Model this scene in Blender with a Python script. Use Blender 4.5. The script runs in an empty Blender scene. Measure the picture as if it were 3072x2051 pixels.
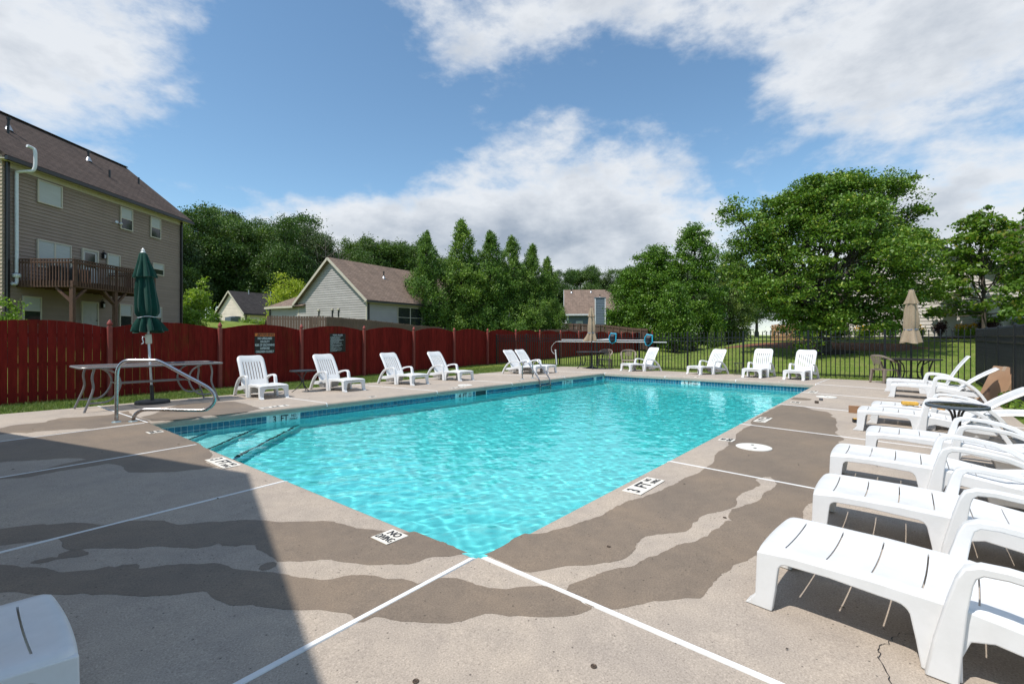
import bpy, bmesh, math, random
import numpy as np
from mathutils import Vector, Matrix
S = bpy.context.scene
COL = S.collection
R = math.radians
random.seed(7)
# ------------------------------------------------------------------ camera
# world frame: near pool corner at the origin, X along the long pool side, Y along the short one
CAM = (-2.051, -1.9586, 1.3); YAW = -50.34
cam = bpy.data.objects.new('camera', bpy.data.cameras.new('camera')); COL.objects.link(cam); S.camera = cam
cam.location = CAM; cam.rotation_euler = (R(90), 0, R(YAW))
cam.data.lens = 16.793; cam.data.sensor_width = 36; cam.data.shift_y = -0.00505
cam.data.clip_start = 0.05; cam.data.clip_end = 3000
# ------------------------------------------------------------------ sun and sky
SUNV = Vector((-0.543, 0.12, 1.0)).normalized()
sun = bpy.data.objects.new('sun', bpy.data.lights.new('sun', 'SUN')); COL.objects.link(sun)
sun.data.energy = 4.6; sun.data.angle = R(0.53); sun.data.color = (1.0, 0.95, 0.88)
sun.rotation_euler = SUNV.to_track_quat('Z', 'Y').to_euler(); sun.location = (-30, 6, 55)
sun.data.cycles.is_caustics_light = True
W = bpy.data.worlds.new('World'); S.world = W; W.use_nodes = True
S.view_settings.view_transform = 'Standard'; S.view_settings.look = 'None'
S.view_settings.exposure = 0.0; S.view_settings.gamma = 1.0
S.cycles.use_denoising = True
S.cycles.max_bounces = 10; S.cycles.transparent_max_bounces = 12
S.cycles.sample_clamp_indirect = 6.0

def build_sky():
    nt = W.node_tree; N = nt.nodes; L = nt.links; N.clear()
    out = N.new('ShaderNodeOutputWorld'); bg = N.new('ShaderNodeBackground'); L.new(bg.outputs[0], out.inputs[0])
    sk = N.new('ShaderNodeTexSky'); sk.sky_type = 'NISHITA'; sk.sun_disc = False
    sk.sun_elevation = R(61.5); sk.sun_rotation = R(282.5); sk.air_density = 1.0; sk.dust_density = 0.25; sk.ozone_density = 1.6
    tc = N.new('ShaderNodeTexCoord'); sep = N.new('ShaderNodeSeparateXYZ'); L.new(tc.outputs['Generated'], sep.inputs[0])
    def m(op, a, b=None, c=None, clamp=False):
        n = N.new('ShaderNodeMath'); n.operation = op; n.use_clamp = clamp
        for i, q in enumerate((a, b, c)):
            if q is None: continue
            if isinstance(q, (int, float)): n.inputs[i].default_value = q
            else: L.new(q, n.inputs[i])
        return n.outputs[0]
    # cloud layer: direction projected on a flat sheet high above, so clouds flatten towards the horizon
    zc = m('MAXIMUM', sep.outputs[2], 0.0)
    zz = m('ADD', zc, 0.24)
    px = m('DIVIDE', sep.outputs[0], zz); py = m('DIVIDE', sep.outputs[1], zz)
    cmb = N.new('ShaderNodeCombineXYZ'); L.new(px, cmb.inputs[0]); L.new(py, cmb.inputs[1])
    def noise(scale, det, rough, off, src=cmb, dist=0.0):
        mp = N.new('ShaderNodeMapping'); mp.inputs['Location'].default_value = off; L.new(src.outputs[0], mp.inputs[0])
        n = N.new('ShaderNodeTexNoise'); n.inputs['Scale'].default_value = scale; n.inputs['Detail'].default_value = det
        n.inputs['Roughness'].default_value = rough; n.inputs['Distortion'].default_value = dist
        L.new(mp.outputs[0], n.inputs['Vector']); return n.outputs[0]
    big = noise(0.75, 3, 0.5, (SKY['off'][0], SKY['off'][1], 0))
    drn = N.new('ShaderNodeCombineXYZ'); L.new(sep.outputs[0], drn.inputs[0]); L.new(sep.outputs[1], drn.inputs[1]); L.new(m('MULTIPLY', zc, 1.9), drn.inputs[2])
    mid = m('ADD', m('MULTIPLY', noise(1.7, 8, 0.56, (3.1, 1.7, 0.4), dist=0.5), 0.4), m('MULTIPLY', noise(5.2, 9, 0.57, (1.9, 0.7, 2.4), src=drn, dist=0.25), 0.6))
    det = noise(22.0, 6, 0.6, (0.3, 8.2, 1.1), src=drn)
    # broad weather: where banks of cloud stand and where the sky is open
    cov = None
    for (az, el, waz, wel, amp) in SKY['banks']:
        d = Vector((math.sin(R(az)) * math.cos(R(el)), math.cos(R(az)) * math.cos(R(el)), math.sin(R(el))))
        d.rotate(Matrix.Rotation(R(YAW), 3, 'Z'))
        e1 = Vector((math.cos(R(az)), -math.sin(R(az)), 0)); e1.rotate(Matrix.Rotation(R(YAW), 3, 'Z')); e2 = d.cross(e1) * -1
        def dot(v):
            n = N.new('ShaderNodeVectorMath'); n.operation = 'DOT_PRODUCT'; L.new(tc.outputs['Generated'], n.inputs[0]); n.inputs[1].default_value = v; return n.outputs['Value']
        a = m('DIVIDE', dot(e1), math.sin(R(waz))); b = m('DIVIDE', dot(e2), math.sin(R(wel)))
        r2 = m('ADD', m('MULTIPLY', a, a), m('MULTIPLY', b, b))
        front = m('GREATER_THAN', dot(d), 0.0)
        g = m('MULTIPLY', m('MULTIPLY', m('EXPONENT', m('MULTIPLY', r2, -1.0)), amp), front)
        cov = g if cov is None else m('ADD', cov, g)
    dens = m('ADD', m('ADD', m('MULTIPLY', m('SUBTRACT', big, 0.5), 0.75), m('MULTIPLY', m('SUBTRACT', mid, 0.5), 2.0)), m('MULTIPLY', m('SUBTRACT', det, 0.5), 0.5))
    dens = m('ADD', m('ADD', dens, cov), SKY['bias'])
    mask = N.new('ShaderNodeMapRange'); mask.interpolation_type = 'SMOOTHSTEP'
    mask.inputs['From Min'].default_value = -0.16; mask.inputs['From Max'].default_value = 0.34
    L.new(dens, mask.inputs[0])
    mk = m('MULTIPLY', mask.outputs[0], SKY['opac'])
    # brightness inside the cloud: thin edges bright, thick parts greyer
    sh = noise(6.0, 6, 0.55, (5.3, 2.2, 3.0), src=drn)
    thick = N.new('ShaderNodeMapRange'); thick.inputs['From Min'].default_value = 0.30; thick.inputs['From Max'].default_value = 1.15
    L.new(m('ADD', dens, m('MULTIPLY', m('SUBTRACT', sh, 0.45), 1.5)), thick.inputs[0])
    cc = N.new('ShaderNodeMix'); cc.data_type = 'RGBA'; L.new(thick.outputs[0], cc.inputs[0])
    cc.inputs[6].default_value = SKY['lit']; cc.inputs[7].default_value = SKY['grey']
    sc = N.new('ShaderNodeMix'); sc.data_type = 'RGBA'; sc.blend_type = 'MULTIPLY'; sc.inputs[0].default_value = 1
    L.new(sk.outputs[0], sc.inputs[6]); s_ = SKY['strength']; sc.inputs[7].default_value = (s_ * SKY['tint'][0], s_ * SKY['tint'][1], s_ * SKY['tint'][2], 1)
    mx = N.new('ShaderNodeMix'); mx.data_type = 'RGBA'; L.new(mk, mx.inputs[0]); L.new(sc.outputs[2], mx.inputs[6]); L.new(cc.outputs[2], mx.inputs[7])
    L.new(mx.outputs[2], bg.inputs[0]); bg.inputs[1].default_value = 1.0
# banks: azimuth right of the view axis, elevation, half widths, strength
SKY = dict(off=(1.3, 0.4), bias=-0.08, opac=0.95, strength=0.15, tint=(0.98, 1.14, 1.13), lit=(0.83, 0.86, 0.90, 1), grey=(0.36, 0.42, 0.51, 1),
  banks=[(-45, 27, 12, 11, 0.62), (-33, 25, 3, 3, 0.20), (-10, 12, 19, 5.5, 0.62), (8, 12, 12, 8, 0.42), (4, 22, 7, 7, 0.18), (16, 36, 18, 7, 0.30), (42, 25, 13, 12, 0.42), (29, 26, 3, 7, 0.22), (40, 9, 16, 6, 0.32), (0, 3, 70, 7, 0.34),
         (-7, 32, 9, 6, 0.46), (-20, 26, 12, 8, -0.80), (-34, 12, 6, 7, -0.32), (12, 27, 9, 4, -0.30), (27, 17, 5, 9, -0.30)])
build_sky()
# ------------------------------------------------------------------ helpers
cY, sY = math.cos(R(YAW)), math.sin(R(YAW))
def cw(X, d):
    "ground point X metres right of and d metres ahead of the photographer"
    return (CAM[0] + X * cY - d * sY, CAM[1] + X * sY + d * cY)
def lin(c): return tuple(((v / 255 + 0.055) / 1.055) ** 2.4 if v > 10 else v / 255 / 12.92 for v in c)
PL = 13.4
def PW(s): return 6.9 - 0.03 * s
def deckz(s, t): return -0.02 * max(-s, s - PL, -t, t - PW(s), 0)
def sst(a, b, x):
    x = min(1, max(0, (x - a) / (b - a))); return x * x * (3 - 2 * x)
class MB:
    def __init__(s): s.v = []; s.f = []
    def add(s, v, f):
        n = len(s.v); s.v += [tuple(p) for p in v]; s.f += [tuple(i + n for i in q) for q in f]; return s
    def box(s, x0, x1, y0, y1, z0, z1):
        return s.add([(x0,y0,z0),(x1,y0,z0),(x1,y1,z0),(x0,y1,z0),(x0,y0,z1),(x1,y0,z1),(x1,y1,z1),(x0,y1,z1)],
                     [(3,2,1,0),(4,5,6,7),(0,1,5,4),(1,2,6,5),(2,3,7,6),(3,0,4,7)])
    def bar(s, a, b, w, h, up=(0,0,1)):
        a = Vector(a); b = Vector(b); d = (b - a).normalized(); u = Vector(up)
        if abs(d.dot(u)) > 0.95: u = Vector((1, 0, 0))
        r = d.cross(u).normalized(); u = r.cross(d)
        v = []
        for p in (a, b):
            for i, j in ((-1,-1),(1,-1),(1,1),(-1,1)): v.append(p + r * (w/2*i) + u * (h/2*j))
        return s.add(v, [(0,1,2,3),(7,6,5,4),(0,4,5,1),(1,5,6,2),(2,6,7,3),(3,7,4,0)])
    def prism(s, poly, fn, d0, d1):
        "poly of 2-D points; fn(a, b, d) -> 3-D"
        n = len(poly); v = [fn(a, b, d0) for a, b in poly] + [fn(a, b, d1) for a, b in poly]
        return s.add(v, [tuple(range(n))[::-1], tuple(range(n, 2*n))] + [(i, (i+1)%n, n+(i+1)%n, n+i) for i in range(n)])
    def tube(s, path, r, n=8, caps=True):
        P = [Vector(p) for p in path]; m = len(P); rr = r if isinstance(r, (list, tuple)) else [r]*m
        v = []; pu = None
        for i, p in enumerate(P):
            d = (P[min(i+1, m-1)] - P[max(i-1, 0)]).normalized()
            if pu is None: u = d.orthogonal().normalized()
            else:
                u = pu - d * pu.dot(d)
                u = u.normalized() if u.length > 1e-6 else d.orthogonal().normalized()
            pu = u; w = d.cross(u)
            for k in range(n):
                a = 2*math.pi*k/n; v.append(p + (u*math.cos(a) + w*math.sin(a))*rr[i])
        f = [(i*n+k, i*n+(k+1)%n, (i+1)*n+(k+1)%n, (i+1)*n+k) for i in range(m-1) for k in range(n)]
        if caps: f += [tuple(range(n))[::-1], tuple(range((m-1)*n, m*n))]
        return s.add(v, f)
    def lathe(s, prof, n=24, c=(0,0,0), wob=None, caps=True):
        v = []; m = len(prof)
        for r, z in prof:
            for k in range(n):
                a = 2*math.pi*k/n; q = r*(wob(a, z) if wob else 1); v.append((c[0]+q*math.cos(a), c[1]+q*math.sin(a), c[2]+z))
        f = [(i*n+k, i*n+(k+1)%n, (i+1)*n+(k+1)%n, (i+1)*n+k) for i in range(m-1) for k in range(n)]
        if caps: f += [tuple(range(n))[::-1], tuple(range((m-1)*n, m*n))]
        else: f += [((m-1)*n+k, (m-1)*n+(k+1)%n, (k+1)%n, k) for k in range(n)]
        return s.add(v, f)
    def mesh(s, name, mat):
        me = bpy.data.meshes.new(name); me.from_pydata([tuple(p) for p in s.v], [], s.f)
        if mat: me.materials.append(mat)
        return me
    def build(s, name, mat, parent=None, smooth=False, bevel=0, seg=2, loc=(0,0,0), rz=0):
        return ob(name, s.mesh(name, mat), parent, loc, rz, smooth, bevel, seg)
def ob(name, me, parent=None, loc=(0,0,0), rz=0, smooth=False, bevel=0, seg=2):
    o = bpy.data.objects.new(name, me); COL.objects.link(o); o.parent = parent; o.location = loc
    o.rotation_euler = (0, 0, rz) if not isinstance(rz, tuple) else rz
    if smooth: sm(me)
    if bevel:
        b = o.modifiers.new('bevel', 'BEVEL'); b.width = bevel; b.segments = seg; b.limit_method = 'ANGLE'; b.angle_limit = R(40)
    return o
def sm(me, angle=40):
    for p in me.polygons: p.use_smooth = True
    try: me.set_sharp_from_angle(angle=R(angle))
    except Exception: pass
def empty(name, loc, rz=0, parent=None):
    o = bpy.data.objects.new(name, None); COL.objects.link(o); o.location = loc; o.rotation_euler = (0, 0, rz); o.parent = parent
    o.empty_display_size = 0.1; return o
def tag(o, label=None, cat=None, group=None, kind=None):
    if label: o['label'] = label
    if cat: o['category'] = cat
    if group: o['group'] = group
    if kind: o['kind'] = kind
    return o
def copy_tree(o, parent=None):
    c = o.copy(); COL.objects.link(c); c.parent = parent
    for ch in list(o.children): copy_tree(ch, c)
    return c
def npmesh(name, v, f, mat, smooth=False):
    "fast mesh from numpy arrays; f is (n,3) or (n,4)"
    me = bpy.data.meshes.new(name); v = np.asarray(v, np.float32); f = np.asarray(f, np.int32); k = f.shape[1]
    me.vertices.add(len(v)); me.vertices.foreach_set('co', v.ravel())
    me.loops.add(f.size); me.loops.foreach_set('vertex_index', f.ravel())
    me.polygons.add(len(f)); me.polygons.foreach_set('loop_start', np.arange(0, f.size, k, dtype=np.int32))
    try: me.polygons.foreach_set('loop_total', np.full(len(f), k, np.int32))
    except Exception: pass
    if smooth: me.polygons.foreach_set('use_smooth', np.ones(len(f), bool))
    me.materials.append(mat); me.update(calc_edges=True); return me
def spline(pts, n=8):
    "Catmull-Rom through the points"
    P = [Vector(p) for p in pts]; P = [P[0]*2-P[1]] + P + [P[-1]*2-P[-2]]; o = []
    for i in range(1, len(P)-2):
        for k in range(n):
            t = k/n; a, b, c, d = P[i-1], P[i], P[i+1], P[i+2]
            o.append(0.5*((2*b)+(c-a)*t+(2*a-5*b+4*c-d)*t*t+(3*b-a-3*c+d)*t*t*t))
    o.append(P[-2]); return o
# ------------------------------------------------------------------ materials
MATS = {}
def nodes(name):
    m = bpy.data.materials.new(name); m.use_nodes = True; nt = m.node_tree
    return m, nt, nt.nodes['Principled BSDF'], nt.nodes['Material Output']
def nnoise(nt, scale, det=4, rough=0.55, vec=None, dist=0):
    n = nt.nodes.new('ShaderNodeTexNoise'); n.inputs['Scale'].default_value = scale; n.inputs['Detail'].default_value = det
    n.inputs['Roughness'].default_value = rough; n.inputs['Distortion'].default_value = dist
    if vec is not None: nt.links.new(vec, n.inputs['Vector'])
    return n.outputs[0]
def coords(nt, kind='Object', scale=(1,1,1), rot=(0,0,0)):
    if kind == 'World':
        t = nt.nodes.new('ShaderNodeNewGeometry'); o = t.outputs['Position']
    else:
        t = nt.nodes.new('ShaderNodeTexCoord'); o = t.outputs[kind]
    mp = nt.nodes.new('ShaderNodeMapping'); mp.inputs['Scale'].default_value = scale; mp.inputs['Rotation'].default_value = rot
    nt.links.new(o, mp.inputs[0]); return mp.outputs[0]
def ramp(nt, fac, stops):
    r = nt.nodes.new('ShaderNodeValToRGB'); e = r.color_ramp.elements
    while len(e) < len(stops): e.new(0.5)
    for i, (p, c) in enumerate(stops):
        e[i].position = p; e[i].color = (*c, 1) if len(c) == 3 else c
    nt.links.new(fac, r.inputs[0]); return r.outputs[0]
def mix(nt, fac, a, b, mode='MIX'):
    n = nt.nodes.new('ShaderNodeMix'); n.data_type = 'RGBA'; n.blend_type = mode
    for i, q in ((0, fac), (6, a), (7, b)):
        if isinstance(q, (int, float)): n.inputs[i].default_value = q
        elif isinstance(q, (tuple, list)): n.inputs[i].default_value = (*q[:3], 1)
        else: nt.links.new(q, n.inputs[i])
    return n.outputs[2]
def bumpn(nt, b, h, strength, dist=0.01):
    n = nt.nodes.new('ShaderNodeBump'); n.inputs['Strength'].default_value = strength; n.inputs['Distance'].default_value = dist
    nt.links.new(h, n.inputs['Height']); nt.links.new(n.outputs[0], b.inputs['Normal'])
def sc_(c, k): return tuple(min(1, v*k) for v in c)
def plain(name, col, rough=0.6, var=0.12, vs=6, bump=0.0, bs=60, metal=0.0, spec=0.5, kind='Object', vscale=(1,1,1), rnd=0.0):
    "painted or moulded surface: base colour with uneven tone and fine relief"
    if name in MATS: return MATS[name]
    m, nt, b, o = nodes(name); L = nt.links
    v = coords(nt, kind, vscale)
    n = nnoise(nt, vs, 5, 0.6, v)
    c = ramp(nt, n, [(0.25, sc_(col, 1-var)), (0.75, sc_(col, 1+var))])
    if rnd:
        oi = nt.nodes.new('ShaderNodeObjectInfo')
        c = mix(nt, 1.0, c, ramp(nt, oi.outputs['Random'], [(0, (1-rnd,)*3), (1, (1,)*3)]), 'MULTIPLY')
    L.new(c, b.inputs['Base Color'])
    L.new(ramp(nt, nnoise(nt, vs*2.3, 4, 0.6, v), [(0.2, (max(0.02, rough-0.1),)*3), (0.8, (min(1, rough+0.1),)*3)]), b.inputs['Roughness'])
    b.inputs['Metallic'].default_value = metal; b.inputs['Specular IOR Level'].default_value = spec
    if bump: bumpn(nt, b, nnoise(nt, bs, 4, 0.6, v), bump)
    MATS[name] = m; return m
STAINS = {
'a':[(-1.938,3.031),(-1.766,2.906),(-1.689,2.866),(-1.557,2.769),(-1.386,2.585),(-1.307,2.429),(-1.202,2.385),(-1.079,2.271),(-1.000,2.156),(-0.962,1.985),(-0.860,1.908),(-0.708,1.776),(-0.589,1.641),(-0.526,1.522),(-0.404,1.358),(-0.254,1.165),(-0.223,0.936),(-0.126,0.744),(-0.065,0.622),(-0.010,0.583),(0.027,0.537),(0.015,0.391),(0.003,0.219),(-0.002,0.087),(-0.111,0.141),(-0.187,0.221),(-0.315,0.250),(-0.367,0.307),(-0.467,0.428),(-0.523,0.548),(-0.565,0.662),(-0.603,0.710),(-0.692,0.779),(-0.776,0.883),(-0.772,0.993),(-0.784,1.143),(-0.760,1.220),(-0.809,1.289),(-0.846,1.292),(-0.898,1.373),(-0.899,1.433),(-0.938,1.425),(-1.031,1.487),(-1.111,1.617),(-1.174,1.712),(-1.283,1.808),(-1.359,1.905),(-1.446,2.010),(-1.501,2.044),(-1.532,2.125),(-1.526,2.265),(-1.535,2.363),(-1.668,2.447),(-1.789,2.512),(-1.948,2.600)],
'blob':[(-1.696,2.029),(-1.675,2.053),(-1.606,2.034),(-1.582,1.998),(-1.570,2.050),(-1.509,2.069),(-1.468,2.022),(-1.448,1.935),(-1.458,1.893),(-1.508,1.909),(-1.570,1.953),(-1.591,1.971),(-1.625,1.963),(-1.666,1.983)],
'dot':[(-0.880,0.882),(-0.857,0.913),(-0.819,0.920),(-0.790,0.901),(-0.784,0.869),(-0.805,0.835),(-0.845,0.826),(-0.877,0.848)],
'b':[(-1.953,2.356),(-1.811,2.145),(-1.782,2.101),(-1.734,1.991),(-1.677,1.926),(-1.641,1.861),(-1.621,1.801),(-1.598,1.731),(-1.569,1.704),(-1.520,1.665),(-1.473,1.619),(-1.412,1.607),(-1.392,1.563),(-1.356,1.566),(-1.301,1.514),(-1.296,1.471),(-1.311,1.430),(-1.278,1.404),(-1.198,1.358),(-1.099,1.257),(-1.012,1.159),(-0.984,1.086),(-0.969,0.995),(-0.943,0.939),(-0.895,0.855),(-0.834,0.739),(-0.781,0.599),(-0.678,0.445),(-0.620,0.423),(-0.548,0.355),(-0.512,0.295),(-0.493,0.213),(-0.439,0.150),(-0.421,0.086),(-0.421,0.044),(-0.332,0.024),(-0.245,-0.110),(-0.237,-0.204),(-0.215,-0.281),(-0.165,-0.355),(-0.094,-0.400),(-0.013,-0.473),(0.014,-0.541),(0.029,-0.595),(-0.013,-0.775),(-0.030,-0.780),(-0.093,-0.761),(-0.166,-0.713),(-0.224,-0.656),(-0.272,-0.593),(-0.334,-0.520),(-0.365,-0.451),(-0.391,-0.420),(-0.431,-0.403),(-0.497,-0.380),(-0.549,-0.343),(-0.610,-0.262),(-0.658,-0.186),(-0.691,-0.129),(-0.709,-0.075),(-0.733,-0.029),(-0.793,-0.022),(-0.812,0.003),(-0.795,0.073),(-0.834,0.158),(-0.865,0.227),(-0.897,0.264),(-0.929,0.301),(-0.992,0.403),(-1.051,0.535),(-1.126,0.615),(-1.148,0.715),(-1.151,0.848),(-1.167,0.872),(-1.228,0.919),(-1.280,0.953),(-1.339,1.022),(-1.401,1.100),(-1.468,1.208),(-1.537,1.281),(-1.563,1.343),(-1.603,1.374),(-1.694,1.499),(-1.837,1.699),(-1.964,1.860)],
'c':[(0.041,-0.008),(0.137,-0.016),(0.270,-0.013),(0.436,-0.007),(0.544,-0.109),(0.690,-0.148),(0.924,-0.210),(1.135,-0.231),(1.332,-0.242),(1.481,-0.241),(1.616,-0.302),(1.732,-0.310),(1.936,-0.343),(2.095,-0.361),(2.242,-0.357),(2.553,-0.393),(2.741,-0.406),(2.874,-0.407),(3.142,-0.392),(3.392,-0.329),(3.666,-0.297),(4.044,-0.304),(4.193,-0.251),(4.539,-0.253),(4.763,-0.195),(5.036,-0.168),(5.410,-0.165),(5.706,-0.172),(5.844,-0.125),(6.147,-0.079),(6.751,-0.071),(7.443,-0.069),(8.270,-0.084),(8.397,-0.249),(8.326,-0.465),(8.038,-0.630),(7.933,-0.865),(7.578,-0.984),(7.481,-0.962),(7.230,-1.073),(6.630,-1.123),(6.119,-1.186),(5.904,-1.180),(5.465,-1.321),(5.213,-1.283),(4.918,-1.356),(4.365,-1.372),(3.697,-1.415),(3.288,-1.401),(2.996,-1.372),(2.702,-1.357),(2.462,-1.372),(2.370,-1.346),(2.205,-1.342),(2.017,-1.366),(1.844,-1.328),(1.345,-1.283),(1.016,-1.228),(0.904,-1.178),(0.659,-1.158),(0.419,-1.148),(0.343,-1.073),(0.307,-1.043),(0.242,-0.981),(0.175,-0.949),(0.084,-0.893),(0.024,-0.843),(-0.006,-0.776),(0.031,-0.598),(0.087,-0.578),(0.155,-0.599),(0.227,-0.619),(0.394,-0.676),(0.508,-0.746),(0.615,-0.759),(0.877,-0.821),(1.137,-0.912),(1.208,-0.939),(1.308,-0.931),(1.441,-0.951),(1.586,-0.964),(1.594,-0.988),(1.654,-0.945),(1.772,-0.929),(1.840,-0.919),(1.939,-0.959),(2.061,-1.003),(2.261,-1.034),(2.398,-1.022),(2.641,-1.051),(2.770,-1.054),(2.887,-1.013),(2.968,-0.960),(2.923,-0.911),(2.797,-0.876),(2.649,-0.946),(2.586,-0.946),(2.407,-0.905),(2.251,-0.881),(2.121,-0.879),(2.012,-0.911),(1.955,-0.922),(1.846,-0.909),(1.761,-0.883),(1.620,-0.811),(1.546,-0.793),(1.426,-0.801),(1.370,-0.784),(1.297,-0.805),(1.174,-0.794),(1.109,-0.749),(1.015,-0.670),(0.931,-0.628),(0.833,-0.633),(0.708,-0.660),(0.841,-0.617),(0.757,-0.651),(0.649,-0.668),(0.545,-0.664),(0.453,-0.623),(0.347,-0.549),(0.248,-0.451),(0.151,-0.401),(0.054,-0.342),(0.036,-0.284),(0.044,-0.190)],
'd':[(-1.847,7.062),(-1.531,6.919),(-1.301,6.943),(-1.130,6.965),(-0.665,6.950),(0.011,6.942),(0.047,6.858),(-0.002,6.525),(-0.003,6.002),(0.000,5.520),(0.001,5.120),(-0.003,4.690),(-0.067,4.072),(-0.177,3.776),(-0.251,3.694),(-0.245,3.393),(-0.349,3.422),(-0.539,3.516),(-0.706,3.674),(-0.844,3.863),(-0.856,4.054),(-0.841,4.181),(-0.869,4.356),(-0.922,4.458),(-1.053,4.461),(-1.240,4.490),(-1.509,4.472),(-1.667,4.596),(-1.902,4.619),(-1.901,4.676),(-1.662,4.685),(-1.332,4.741),(-1.218,4.818),(-1.095,4.847),(-1.010,4.867),(-1.039,4.956),(-1.160,5.126),(-1.347,5.247),(-1.560,5.463),(-1.616,5.464),(-1.879,5.630)],
'e':[(-1.825,8.002),(-1.455,8.210),(-1.286,8.402),(-0.969,8.390),(-0.905,8.579),(-0.731,8.782),(-0.500,8.635),(-0.169,8.547),(-0.060,8.675),(0.163,8.902),(0.067,8.094),(0.064,7.032),(-0.652,7.035),(-0.715,7.166),(-1.160,7.425),(-1.246,7.376),(-1.371,7.587),(-1.837,7.509)],
'f':[(0.751,8.779),(1.032,9.201),(1.451,9.111),(1.894,8.813),(1.864,8.098),(1.754,7.413),(1.736,7.096),(1.228,6.775),(0.763,6.938),(0.446,6.833),(0.088,6.997),(0.096,7.754),(0.321,7.974)],
'g':[(9.719,-0.060),(9.760,-0.132),(9.767,-0.295),(9.724,-0.377),(9.664,-0.409),(9.512,-0.411),(9.412,-0.372),(9.299,-0.203),(9.299,-0.085)],
}
# ------------------------------------------------------------------ terrain
def gz(s, t):
    z = -0.09 - 0.25*sst(10.0, 14.8, t)
    z += 0.115*min(max(t-15.2, 0), 14.5) + 0.022*min(max(t-29.7, 0), 70)
    k = 0.098*(1-sst(3.5, 12.5, t))
    z += k*min(max(s-18.0, 0), 14) + 0.02*k/0.098*min(max(s-32, 0), 30)
    hx, hy = cw(-27.5, 40); z += 1.2*math.exp(-((s-hx)**2+(t-hy)**2)/75)
    return z
DX0, DX1, DY0, DY1 = -14.0, 16.5, -3.35, 10.4
def concrete(name, col, wet=False):
    m, nt, b, o = nodes(name); L = nt.links; v = coords(nt, 'World')
    agg = nnoise(nt, 130, 3, 0.7, v); blot = nnoise(nt, 1.1, 6, 0.62, v); spot = nnoise(nt, 9, 4, 0.6, v)
    c = ramp(nt, agg, [(0.28, sc_(col, 0.55)), (0.44, sc_(col, 0.93)), (0.58, sc_(col, 1.05)), (0.74, sc_(col, 1.5))])
    c = mix(nt, 0.85, c, ramp(nt, blot, [(0.28, (0.74, 0.75, 0.78) if wet else (0.80, 0.80, 0.82)), (0.5, (0.97, 0.96, 0.95)), (0.72, (1.18, 1.13, 1.06) if wet else (1.08, 1.05, 1.0))]), 'MULTIPLY')
    c = mix(nt, 0.6, c, ramp(nt, spot, [(0.3, (0.86, 0.85, 0.85)), (0.7, (1.06, 1.05, 1.04))]), 'MULTIPLY')
    # sparse dark grit and pale chips
    vo = nt.nodes.new('ShaderNodeTexVoronoi'); vo.inputs['Scale'].default_value = 55; L.new(v, vo.inputs['Vector'])
    wn = nt.nodes.new('ShaderNodeTexWhiteNoise'); L.new(vo.outputs['Position'], wn.inputs['Vector'])
    g1 = ramp(nt, wn.outputs['Value'], [(0.0, (1, 1, 1)), (0.03, (1, 1, 1)), (0.031, (0, 0, 0)), (1, (0, 0, 0))])
    near = ramp(nt, vo.outputs['Distance'], [(0.0, (1, 1, 1)), (0.22, (1, 1, 1)), (0.3, (0, 0, 0)), (1, (0, 0, 0))])
    gm = mix(nt, 1.0, g1, near, 'MULTIPLY')
    c = mix(nt, gm, c, sc_(col, 0.35))
    L.new(c, b.inputs['Base Color'])
    b.inputs['Roughness'].default_value = 0.62 if wet else 0.85; b.inputs['Specular IOR Level'].default_value = 0.35 if wet else 0.25
    bumpn(nt, b, agg, 0.35 if wet else 0.5, 0.003)
    MATS[name] = m; return m
M_dry = concrete('dry_concrete', (0.425, 0.366, 0.306))
M_wet = concrete('damp_concrete', (0.215, 0.170, 0.128), True)
def lawn_mat(name, dark, mid, dry):
    m, nt, b, o = nodes(name); L = nt.links; v = coords(nt, 'World')
    n1 = nnoise(nt, 0.35, 5, 0.6, v); n2 = nnoise(nt, 26, 5, 0.75, v); n3 = nnoise(nt, 2.3, 5, 0.6, v)
    c = ramp(nt, n2, [(0.3, dark), (0.52, mid), (0.72, sc_(mid, 1.5))])
    c = mix(nt, ramp(nt, n3, [(0.42, (0, 0, 0)), (0.75, (0.65,)*3)]), c, dry)
    c = mix(nt, 0.7, c, ramp(nt, n1, [(0.3, (0.75, 0.8, 0.7)), (0.7, (1.15, 1.1, 1.0))]), 'MULTIPLY')
    L.new(c, b.inputs['Base Color']); b.inputs['Roughness'].default_value = 0.95; b.inputs['Specular IOR Level'].default_value = 0.1
    bumpn(nt, b, n2, 0.9, 0.04); MATS[name] = m; return m
M_lawn = lawn_mat('lawn', (0.075, 0.125, 0.020), (0.155, 0.225, 0.042), (0.30, 0.28, 0.11))
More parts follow.
